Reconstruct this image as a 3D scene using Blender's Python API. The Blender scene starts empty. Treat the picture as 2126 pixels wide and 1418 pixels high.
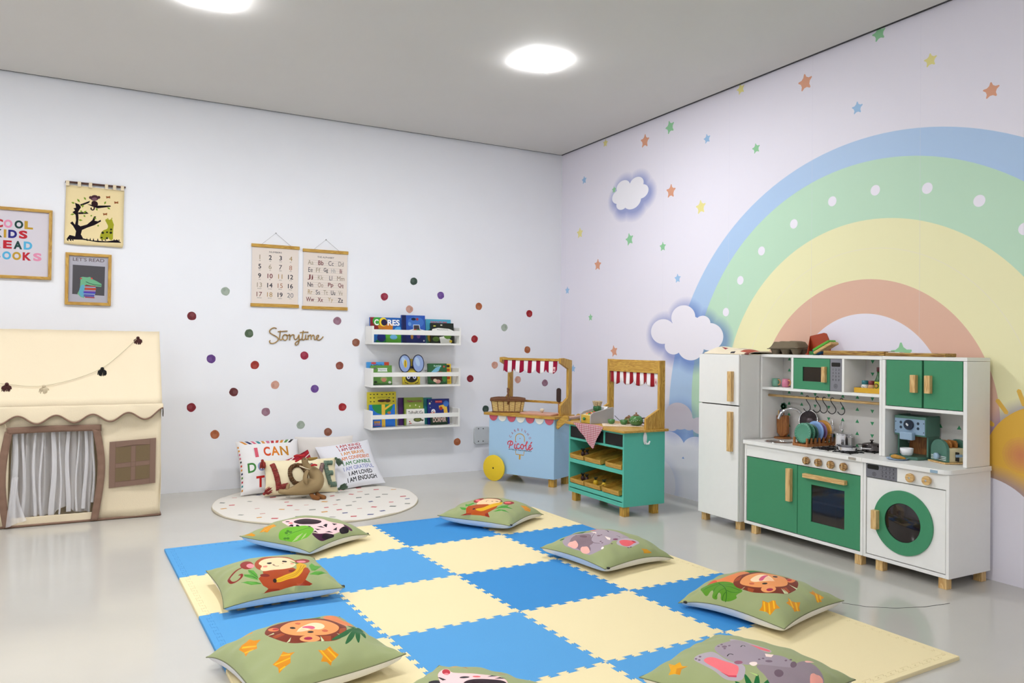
import bpy, bmesh, math, random
import numpy as np
from mathutils import Vector, Matrix
from mathutils.geometry import delaunay_2d_cdt
random.seed(7)
PI = math.pi
sc = bpy.context.scene
col = bpy.data.collections.new('playroom'); sc.collection.children.link(col)

# ------------------------------------------------------------------ camera, world, exposure
RX, RY, RH = 3.3367, 5.3222, 2.5264          # right wall x, far wall y, ceiling height
LX, FY = -2.6, -2.4                          # the two walls behind and beside the camera
YAW, PITCH, ROLL, FPX = 0.4970, 0.0117, 0.0121, 1589.56
cd = bpy.data.cameras.new('camera'); cam = bpy.data.objects.new('camera', cd); col.objects.link(cam)
fwd = Vector((math.sin(YAW)*math.cos(PITCH), math.cos(YAW)*math.cos(PITCH), math.sin(PITCH)))
rt0 = Vector((math.cos(YAW), -math.sin(YAW), 0)); up0 = rt0.cross(fwd)
rgt = rt0*math.cos(ROLL) + up0*math.sin(ROLL); upv = up0*math.cos(ROLL) - rt0*math.sin(ROLL)
cam.matrix_world = Matrix(((rgt.x, upv.x, -fwd.x, 0), (rgt.y, upv.y, -fwd.y, 0), (rgt.z, upv.z, -fwd.z, 0.963), (0, 0, 0, 1)))
cd.sensor_fit = 'HORIZONTAL'; cd.sensor_width = 36; cd.lens = FPX/2126*36
cd.shift_y = -9.0/2126; cd.clip_start = 0.05; cd.clip_end = 50
sc.camera = cam
w = bpy.data.worlds.new('room_air'); sc.world = w; w.use_nodes = True
w.node_tree.nodes['Background'].inputs[0].default_value = (0.8, 0.85, 1, 1)
w.node_tree.nodes['Background'].inputs[1].default_value = 0.0
sc.view_settings.view_transform = 'Standard'; sc.view_settings.look = 'None'
sc.view_settings.gamma = 1; sc.view_settings.use_curve_mapping = False
sc.view_settings.exposure = 0.0
LAMP_W = 136.0                                  # radiance of each ceiling panel
LAMPS = [(0.42, 3.66), (2.11, 3.60), (0.42, 1.40), (-1.30, 3.66), (-1.30, 1.40), (0.42, -0.80), (-1.30, -0.80)]  # first two are in view; the others are added to flatten the light

# ------------------------------------------------------------------ materials
def lin(c):
    o = []
    for v in c[:3]:
        v = v/255.0
        o.append(v/12.92 if v <= 0.04045 else ((v+0.055)/1.055)**2.4)
    return (*o, 1.0)
_M = {}
def mat(name, rgb, rough=0.5, metal=0.0, spec=0.5, kind=None, bump=0.0, scale=60.0, var=0.0, coat=0.0, trans=0.0, sheen=0.0, axis='x', rgb2=None, alpha=1.0):
    if name in _M: return _M[name]
    m = bpy.data.materials.new(name); m.use_nodes = True; _M[name] = m
    nt = m.node_tree; N = nt.nodes; L = nt.links; b = N['Principled BSDF']
    b.inputs['Roughness'].default_value = rough; b.inputs['Metallic'].default_value = metal
    b.inputs['Specular IOR Level'].default_value = spec; b.inputs['Coat Weight'].default_value = coat
    b.inputs['Coat Roughness'].default_value = 0.08
    b.inputs['Transmission Weight'].default_value = trans; b.inputs['Sheen Weight'].default_value = sheen
    b.inputs['Alpha'].default_value = alpha
    c = lin(rgb) if rgb is not None else (1, 1, 1, 1); b.inputs['Base Color'].default_value = c
    tc = N.new('ShaderNodeTexCoord')
    mp = N.new('ShaderNodeMapping'); L.new(tc.outputs['Object'], mp.inputs[0])
    base = None
    if kind == 'print':
        at = N.new('ShaderNodeAttribute'); at.attribute_name = 'ink'; base = at.outputs['Color']
        L.new(base, b.inputs['Base Color'])
    if kind == 'wood':
        s = {'x': (2.2, 26, 26), 'y': (26, 2.2, 26), 'z': (26, 26, 2.2)}[axis]
        mp.inputs['Scale'].default_value = s
        n1 = N.new('ShaderNodeTexNoise'); n1.inputs['Scale'].default_value = 2.2; n1.inputs['Detail'].default_value = 5; n1.inputs['Distortion'].default_value = 1.2
        L.new(mp.outputs[0], n1.inputs['Vector'])
        wv = N.new('ShaderNodeMath'); wv.operation = 'MULTIPLY'; wv.inputs[1].default_value = 34; L.new(n1.outputs[0], wv.inputs[0])
        sn = N.new('ShaderNodeMath'); sn.operation = 'SINE'; L.new(wv.outputs[0], sn.inputs[0])
        mr = N.new('ShaderNodeMapRange'); mr.inputs[1].default_value = -1; mr.inputs[2].default_value = 1; L.new(sn.outputs[0], mr.inputs[0])
        mx = N.new('ShaderNodeMix'); mx.data_type = 'RGBA'; L.new(mr.outputs[0], mx.inputs[0])
        mx.inputs[6].default_value = c; mx.inputs[7].default_value = lin(rgb2 or [v*0.78 for v in rgb])
        L.new(mx.outputs[2], b.inputs['Base Color'])
    elif var > 0 or bump > 0:
        mp.inputs['Scale'].default_value = (scale,)*3
        n1 = N.new('ShaderNodeTexNoise'); n1.inputs['Scale'].default_value = 1; n1.inputs['Detail'].default_value = 4
        L.new(mp.outputs[0], n1.inputs['Vector'])
        if var > 0:
            mr = N.new('ShaderNodeMapRange'); mr.inputs[1].default_value = 0.25; mr.inputs[2].default_value = 0.75
            mr.inputs[3].default_value = 1-var; mr.inputs[4].default_value = 1+var*0.3; L.new(n1.outputs[0], mr.inputs[0])
            mx = N.new('ShaderNodeMix'); mx.data_type = 'RGBA'; mx.blend_type = 'MULTIPLY'; mx.inputs[0].default_value = 1
            if base is not None: L.new(base, mx.inputs[6])
            else: mx.inputs[6].default_value = c
            L.new(mr.outputs[0], mx.inputs[7]); L.new(mx.outputs[2], b.inputs['Base Color'])
        if bump > 0:
            bp = N.new('ShaderNodeBump'); bp.inputs['Strength'].default_value = min(bump, 1); bp.inputs['Distance'].default_value = 0.002
            L.new(n1.outputs[0], bp.inputs['Height']); L.new(bp.outputs[0], b.inputs['Normal'])
    return m

WALLP = mat('white_wall_paint', (239, 240, 245), 0.55, var=0.02, scale=3, bump=0.05)
CEILP = mat('ceiling_paint', (216, 213, 209), 0.7, var=0.02, scale=2)
FLOORM = mat('polished_floor', (198, 195, 187), 0.13, spec=0.6, var=0.05, scale=2.5)
BLACKGAP = mat('ceiling_gap_shade', (22, 22, 24), 0.5, var=0.1)  # black colour stands for shade in the recess along the ceiling edge
INKP = mat('printed_paper', None, 0.6, kind='print', spec=0.3)
INKW = mat('printed_wallpaper', None, 0.5, kind='print', spec=0.35)
INKF = mat('printed_fabric', None, 0.9, kind='print', bump=0.25, scale=420, spec=0.15, sheen=0.15)
INKG = mat('printed_gloss_card', None, 0.3, kind='print', spec=0.45)
WHITE_L = mat('white_laminate', (240, 239, 235), 0.35, spec=0.4, var=0.015, scale=30)
GREEN_L = mat('green_laminate', (66, 142, 102), 0.38, spec=0.4, var=0.02, scale=60)
TEAL_L = mat('teal_laminate', (88, 188, 168), 0.4, spec=0.4, var=0.02, scale=60)
BLUE_L = mat('light_blue_laminate', (168, 204, 234), 0.4, spec=0.4, var=0.02, scale=60)
OAKZ = mat('pale_wood_upright', (226, 192, 132), 0.45, kind='wood', axis='z', rgb2=(196, 152, 92))
OAKY = mat('pale_wood_crosswise', (226, 192, 132), 0.45, kind='wood', axis='y', rgb2=(196, 152, 92))
PINEZ = mat('pine_upright', (206, 164, 72), 0.42, kind='wood', axis='z', rgb2=(172, 126, 44))
PINEX = mat('pine_lengthwise', (206, 164, 72), 0.42, kind='wood', axis='x', rgb2=(172, 126, 44))
PINEY = mat('pine_crosswise', (206, 164, 72), 0.42, kind='wood', axis='y', rgb2=(172, 126, 44))
BROWNW = mat('brown_bamboo', (172, 112, 58), 0.5, kind='wood', axis='z', rgb2=(140, 84, 40))
CHROME = mat('chrome', (225, 225, 228), 0.12, metal=1.0, var=0.02)
DARKMET = mat('dark_metal', (38, 38, 42), 0.35, metal=0.6, var=0.05)
BLACKP = mat('black_plastic', (14, 14, 15), 0.4, var=0.05)
GREYP = mat('grey_panel', (112, 112, 120), 0.45, var=0.03)
WHITEP = mat('white_plastic', (240, 240, 242), 0.3, var=0.01)
SMOKE = mat('smoked_acrylic', (120, 108, 106), 0.06, trans=0.92, spec=0.5, var=0.02)
CREAMF = mat('cream_canvas', (232, 216, 186), 0.92, bump=0.35, scale=260, var=0.02, spec=0.1)
BROWNF = mat('taupe_canvas', (138, 110, 94), 0.92, bump=0.35, scale=260, var=0.05, spec=0.1)
OLIVEF = mat('olive_canvas', (132, 114, 86), 0.92, bump=0.3, scale=260, var=0.03, spec=0.1)
WHITEF = mat('white_cushion_fabric', (242, 242, 245), 0.9, bump=0.3, scale=90, var=0.02, spec=0.1)
TANF = mat('tan_linen', (158, 136, 100), 0.95, bump=0.4, scale=500, var=0.06, spec=0.1)

# ------------------------------------------------------------------ object helpers
def Mw(o):
    m = o.matrix_basis.copy()
    while o.parent is not None:
        o = o.parent; m = o.matrix_basis @ m
    return m
def tag(o, label=None, cat=None, group=None, kind=None):
    if label: o['label'] = label
    if cat: o['category'] = cat
    if group: o['group'] = group
    if kind: o['kind'] = kind
    return o
def thing(name, label, cat, loc=(0, 0, 0), rz=0, group=None, rx=0):
    o = bpy.data.objects.new(name, None); col.objects.link(o); o.location = loc; o.rotation_euler = (rx, 0, rz)
    o.empty_display_size = 0.05
    return tag(o, label, cat, group)
def link(name, me, m=None, parent=None, world=True, smooth=None):
    o = bpy.data.objects.new(name, me); col.objects.link(o)
    if m is not None:
        me.materials.clear(); me.materials.append(m)
    if parent is not None:
        o.parent = parent
        if world: me.transform(Mw(parent).inverted())
    return o
class MB:
    """collects shapes, then becomes one mesh"""
    def __init__(s, T=None): s.v = []; s.f = []; s.T = T; s.sm = False
    def add(s, vs, fs):
        n = len(s.v)
        s.v += [tuple(s.T @ Vector(p)) for p in vs] if s.T is not None else [tuple(p) for p in vs]
        s.f += [tuple(i+n for i in f) for f in fs]; return s
    def box(s, x0, x1, y0, y1, z0, z1, R=None):
        vs = [(x, y, z) for z in (z0, z1) for y in (y0, y1) for x in (x0, x1)]
        if R is not None: vs = [R @ Vector(p) for p in vs]
        return s.add(vs, [(0, 2, 3, 1), (4, 5, 7, 6), (0, 1, 5, 4), (2, 6, 7, 3), (0, 4, 6, 2), (1, 3, 7, 5)])
    def prism(s, poly, ax, a, b):
        f = {'x': lambda p, t: (t, p[0], p[1]), 'y': lambda p, t: (p[0], t, p[1]), 'z': lambda p, t: (p[0], p[1], t)}[ax]
        n = len(poly); vs = [f(p, a) for p in poly]+[f(p, b) for p in poly]
        return s.add(vs, [tuple(range(n))[::-1], tuple(range(n, 2*n))]+[(i, (i+1) % n, n+(i+1) % n, n+i) for i in range(n)])
    def cyl(s, p0, p1, r0, r1=None, seg=20, caps=True):
        return s.tube([p0, p1], [r0, r0 if r1 is None else r1], seg, caps)
    def tube(s, path, r, seg=8, caps=True):
        P = [Vector(p) for p in path]; n = len(P); rs = r if isinstance(r, (list, tuple)) else [r]*n
        vs = []; prev = None
        for i in range(n):
            t = (P[min(i+1, n-1)]-P[max(i-1, 0)])
            t = t.normalized() if t.length > 1e-9 else Vector((0, 0, 1))
            if prev is None: a = t.orthogonal().normalized()
            else:
                a = prev-t*prev.dot(t); a = a.normalized() if a.length > 1e-6 else t.orthogonal().normalized()
            prev = a; b = t.cross(a)
            for k in range(seg):
                q = 2*PI*k/seg; vs.append(P[i]+(a*math.cos(q)+b*math.sin(q))*rs[i])
        fs = [(i*seg+k, i*seg+(k+1) % seg, (i+1)*seg+(k+1) % seg, (i+1)*seg+k) for i in range(n-1) for k in range(seg)]
        if caps: fs += [tuple(range(seg))[::-1], tuple(range((n-1)*seg, n*seg))]
        return s.add(vs, fs)
    def lathe(s, c, prof, seg=28, ax='z', R=None):
        vs = []
        for r, z in prof:
            for k in range(seg):
                q = 2*PI*k/seg; p = (r*math.cos(q), r*math.sin(q), z)
                if ax == 'x': p = (p[2], p[0], p[1])
                if ax == 'y': p = (p[0], p[2], p[1])
                p = Vector(p)
                if R is not None: p = R @ p
                vs.append(p+Vector(c))
        n = len(prof)
        fs = [(i*seg+k, i*seg+(k+1) % seg, (i+1)*seg+(k+1) % seg, (i+1)*seg+k) for i in range(n-1) for k in range(seg)]
        fs += [tuple(range(seg))[::-1], tuple(range((n-1)*seg, n*seg))]
        return s.add(vs, fs)
    def ball(s, c, r, R=None, seg=16, rings=10):
        rr = (r, r, r) if not isinstance(r, (tuple, list)) else r
        vs = []
        for i in range(1, rings):
            a = PI*i/rings
            for k in range(seg):
                q = 2*PI*k/seg; p = Vector((rr[0]*math.sin(a)*math.cos(q), rr[1]*math.sin(a)*math.sin(q), rr[2]*math.cos(a)))
                vs.append((R @ p if R is not None else p)+Vector(c))
        for z in (1, -1):
            p = Vector((0, 0, rr[2]*z)); vs.append((R @ p if R is not None else p)+Vector(c))
        m = rings-1; T = m*seg
        fs = [(i*seg+k, (i+1)*seg+k, (i+1)*seg+(k+1) % seg, i*seg+(k+1) % seg) for i in range(m-1) for k in range(seg)]
        fs += [(T, k, (k+1) % seg) for k in range(seg)]+[(T+1, (m-1)*seg+(k+1) % seg, (m-1)*seg+k) for k in range(seg)]
        return s.add(vs, fs)
    def grid(s, f, nu, nv):
        vs = [f(i/nu, j/nv) for j in range(nv+1) for i in range(nu+1)]
        return s.add(vs, [(j*(nu+1)+i, j*(nu+1)+i+1, (j+1)*(nu+1)+i+1, (j+1)*(nu+1)+i) for j in range(nv) for i in range(nu)])
    def build(s, name, m, parent=None, world=True, bevel=0.0, smooth=False, seg=2, thick=0.0, weld=False):
        me = bpy.data.meshes.new(name); me.from_pydata(s.v, [], s.f); me.update()
        bm = bmesh.new(); bm.from_mesh(me)
        if weld: bmesh.ops.remove_doubles(bm, verts=bm.verts, dist=1e-5)
        bmesh.ops.recalc_face_normals(bm, faces=bm.faces); bm.to_mesh(me); bm.free()
        o = link(name, me, m, parent, world)
        if smooth:
            me.polygons.foreach_set('use_smooth', [True]*len(me.polygons))
            if smooth != 'all': me.set_sharp_from_angle(angle=math.radians(40))
        if thick:
            md = o.modifiers.new('thickness', 'SOLIDIFY'); md.thickness = thick; md.offset = 0
        if bevel:
            md = o.modifiers.new('edge', 'BEVEL'); md.width = bevel; md.segments = seg; md.limit_method = 'ANGLE'; md.angle_limit = math.radians(50)
        return o
def copy_tree(o, parent=None):
    c = o.copy(); col.objects.link(c)
    if parent is not None: c.parent = parent
    for ch in list(o.children): copy_tree(ch, c)
    return c

# ------------------------------------------------------------------ printed sheets: coloured shapes cut into one surface
def chaikin(p, n=2, closed=True):
    p = np.asarray(p, float)
    for _ in range(n):
        if closed:
            q = np.roll(p, -1, 0); a = p*.75+q*.25; b = p*.25+q*.75; p = np.stack([a, b], 1).reshape(-1, p.shape[1])
        else:
            q = p[1:]; r0 = p[:-1]; a = r0*.75+q*.25; b = r0*.25+q*.75
            p = np.concatenate([p[:1], np.stack([a, b], 1).reshape(-1, p.shape[1]), p[-1:]])
    return p
def ell(cx, cy, rx, ry=None, n=18, rot=0.0):
    ry = rx if ry is None else ry; t = np.linspace(0, 2*PI, n, endpoint=False)
    x = rx*np.cos(t); y = ry*np.sin(t); c, s = math.cos(rot), math.sin(rot)
    return np.stack([cx+x*c-y*s, cy+x*s+y*c], 1)
def rect(x0, x1, y0, y1): return np.array([(x0, y0), (x1, y0), (x1, y1), (x0, y1)], float)
def star(cx, cy, r, rot=0.0, ri=0.45, n=5):
    t = np.arange(2*n)*PI/n+PI/2+rot; R = np.where(np.arange(2*n) % 2 == 0, r, r*ri)
    return np.stack([cx+R*np.cos(t), cy+R*np.sin(t)], 1)
def poly(c, *loops, a=1.0): return ('p', c, [np.asarray(l, float) for l in loops], a)
def stroke(c, pts, wd, a=1.0): return ('s', c, np.asarray(pts, float), wd, a)
_G = {}
def glyphs(txt, bold=0.0):
    k = (txt, bold)
    if k in _G: return _G[k]
    cu = bpy.data.curves.new('t', 'FONT'); cu.body = txt; cu.size = 1; cu.resolution_u = 5; cu.fill_mode = 'NONE'
    ob = bpy.data.objects.new('t', cu); sc.collection.objects.link(ob)
    me = bpy.data.meshes.new_from_object(ob.evaluated_get(bpy.context.evaluated_depsgraph_get()))
    sc.collection.objects.unlink(ob); bpy.data.objects.remove(ob); bpy.data.curves.remove(cu)
    V = [(v.co.x, v.co.y) for v in me.vertices]; nb = {}
    for e in me.edges:
        a, b = e.vertices; nb.setdefault(a, []).append(b); nb.setdefault(b, []).append(a)
    seen = set(); loops = []
    for s0 in nb:
        if s0 in seen: continue
        L = [s0]; seen.add(s0); cur = s0
        while True:
            nx = [q for q in nb[cur] if q not in seen]
            if not nx: break
            cur = nx[0]; seen.add(cur); L.append(cur)
        if len(L) > 2: loops.append(np.array([V[i] for i in L]))
    bpy.data.meshes.remove(me)
    if bold and loops:                         # thicken every stroke by moving the outlines outwards
        ar = [0.5*np.sum(l[:, 0]*np.roll(l[:, 1], -1)-np.roll(l[:, 0], -1)*l[:, 1]) for l in loops]
        sg = math.copysign(1, ar[int(np.argmax(np.abs(ar)))])
        for i, l in enumerate(loops):
            e = np.roll(l, -1, 0)-l; ln = np.maximum(np.hypot(e[:, 0], e[:, 1]), 1e-9)[:, None]; e = e/ln; n1 = np.stack([e[:, 1], -e[:, 0]], 1)*sg; n0 = np.roll(n1, 1, 0)
            m = n0+n1; q = np.maximum((m*m).sum(1), .8)[:, None]; loops[i] = l+m*2/q*bold*.5
    A = np.concatenate(loops) if loops else np.zeros((1, 2))
    _G[k] = (loops, A.min(0), A.max(0)); return _G[k]
def text(c, txt, cx, cy, h=None, w=None, bold=0.0, rot=0.0, shear=0.0, size=None):
    """text whose letters fill a box of height h and width w round (cx, cy)"""
    loops, lo, hi = glyphs(txt, bold); W = hi-lo
    sy = size if size else (h/W[1] if h else w/W[0]); sx = w/W[0] if w else sy
    cr, sr = math.cos(rot), math.sin(rot); out = []
    for l in loops:
        q = (l-(lo+hi)/2)*np.array([sx, sy]); q = np.stack([q[:, 0]+q[:, 1]*shear, q[:, 1]], 1)
        out.append(np.stack([cx+q[:, 0]*cr-q[:, 1]*sr, cy+q[:, 0]*sr+q[:, 1]*cr], 1))
    return ('p', c, out, 1.0)
def _inside(P, loop):
    x, y = P[:, 0], P[:, 1]; r = np.zeros(len(P), bool); a = loop; b = np.roll(loop, -1, 0)
    for (x0, y0), (x1, y1) in zip(a, b):
        if y0 == y1: continue
        m = ((y0 > y) != (y1 > y)); r ^= m & (x < (x1-x0)*(y-y0)/(y1-y0)+x0)
    return r
def _outline(pts, wd):
    p = pts; d = np.gradient(p, axis=0); d /= np.maximum(np.hypot(d[:, 0], d[:, 1]), 1e-9)[:, None]
    n = np.stack([-d[:, 1], d[:, 0]], 1)*wd/2; h = wd*.35
    return np.concatenate([p+n, p[-1:]+d[-1:]*h, (p-n)[::-1], p[:1]-d[:1]*h])
def _seg(P, pts):
    D = np.full(len(P), 1e9)
    for a, b in zip(pts[:-1], pts[1:]):
        ab = b-a; L = max(ab@ab, 1e-12); t = np.clip(((P-a)@ab)/L, 0, 1); q = a+t[:, None]*ab
        D = np.minimum(D, np.hypot(P[:, 0]-q[:, 0], P[:, 1]-q[:, 1]))
    return D
def sheet(name, place, outline, base, shapes, m, parent=None, grid=0.0, world=True, smooth=False, thick=0.0):
    """outline: (x0, x1, y0, y1) or a loop; place: N x 2 -> N x 3"""
    ol = rect(*outline) if not isinstance(outline, np.ndarray) else outline
    lo, hi = ol.min(0), ol.max(0); V = [tuple(p) for p in ol]; Eg = [(i, (i+1) % len(ol)) for i in range(len(ol))]
    def addloop(l, closed=True):
        l = np.clip(l, lo, hi); n0 = len(V); V.extend(map(tuple, l)); k = len(l)
        Eg.extend((n0+i, n0+(i+1) % k) for i in range(k))
    for s in shapes:
        if s[0] == 'p':
            for l in s[2]: addloop(l)
        elif s[0] == 'u':                      # union of discs: only the outer arcs become edges
            D = np.array(s[2], float)
            for i, (cx, cy, rx_, ry_) in enumerate(D):
                l = ell(cx, cy, rx_, ry_, n=s[4]); oth = np.delete(D, i, 0); nx_ = np.roll(l, -1, 0); mid = (l+nx_)/2
                keep = np.ones(len(l), bool)
                for ox, oy, oa, ob in oth: keep &= np.hypot((mid[:, 0]-ox)/oa, (mid[:, 1]-oy)/ob) > .99
                for a_, b_, k_ in zip(np.clip(l, lo, hi), np.clip(nx_, lo, hi), keep):
                    if k_ and tuple(a_) != tuple(b_):
                        V.append(tuple(a_)); V.append(tuple(b_)); Eg.append((len(V)-2, len(V)-1))
        else: addloop(_outline(s[2], s[3]))
    if grid:
        nx = max(2, int((hi[0]-lo[0])/grid)); ny = max(2, int((hi[1]-lo[1])/grid))
        for i in range(nx+1):
            for j in range(ny+1):
                V.append((lo[0]+(hi[0]-lo[0])*i/nx, lo[1]+(hi[1]-lo[1])*j/ny))
    sp = float(max(hi-lo))
    vs, es, fs = delaunay_2d_cdt([Vector(v) for v in V], Eg, [], 0, sp*2e-6, False)[:3]
    vs = np.array([tuple(v) for v in vs]); fs = np.array([f for f in fs if len(f) == 3])
    C = vs[fs].mean(1)
    area = np.abs(np.cross(vs[fs[:, 1]]-vs[fs[:, 0]], vs[fs[:, 2]]-vs[fs[:, 0]]))
    ok = _inside(C, ol) & (area > 1e-14); fs = fs[ok]; C = C[ok]
    colr = np.tile(np.array(lin(base))[:3], (len(fs), 1))
    for s in shapes:
        if s[0] == 'p':
            allp = np.concatenate(s[2]); l2, h2 = allp.min(0), allp.max(0)
            cand = np.where((C >= l2).all(1) & (C <= h2).all(1))[0]
            if not len(cand): continue
            r = np.zeros(len(cand), bool)
            for l in s[2]: r ^= _inside(C[cand], l)
            a = s[3]
        elif s[0] == 'u':
            cand = np.arange(len(C)); r = np.zeros(len(C), bool); a = s[3]
            for cx, cy, rx_, ry_ in s[2]: r |= np.hypot((C[:, 0]-cx)/rx_, (C[:, 1]-cy)/ry_) < 1
        else:
            l2, h2 = s[2].min(0)-s[3], s[2].max(0)+s[3]
            cand = np.where((C >= l2).all(1) & (C <= h2).all(1))[0]
            if not len(cand): continue
            r = _seg(C[cand], s[2]) <= s[3]*.5; a = s[4]
        idx = cand[r]; cc = np.array(lin(s[1]))[:3]
        colr[idx] = colr[idx]*(1-a)+cc*a
    P = place(vs); me = bpy.data.meshes.new(name)
    me.from_pydata([tuple(p) for p in P], [], [tuple(int(i) for i in f) for f in fs]); me.update()
    at = me.color_attributes.new('ink', 'FLOAT_COLOR', 'CORNER')
    buf = np.ones((len(fs)*3, 4)); buf[:, :3] = np.repeat(colr, 3, 0); at.data.foreach_set('color', buf.ravel())
    o = link(name, me, m, parent, world)
    if smooth: me.polygons.foreach_set('use_smooth', [True]*len(me.polygons))
    if thick:
        md = o.modifiers.new('thickness', 'SOLIDIFY'); md.thickness = thick; md.offset = 0
    return o
def onxz(y): return lambda p: np.stack([p[:, 0], np.full(len(p), y), p[:, 1]], 1)
def onyz(x, flip=False): return lambda p: np.stack([np.full(len(p), x), -p[:, 0] if flip else p[:, 0], p[:, 1]], 1)
def hexc(s): return tuple(int(s[i:i+2], 16) for i in (0, 2, 4))

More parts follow.
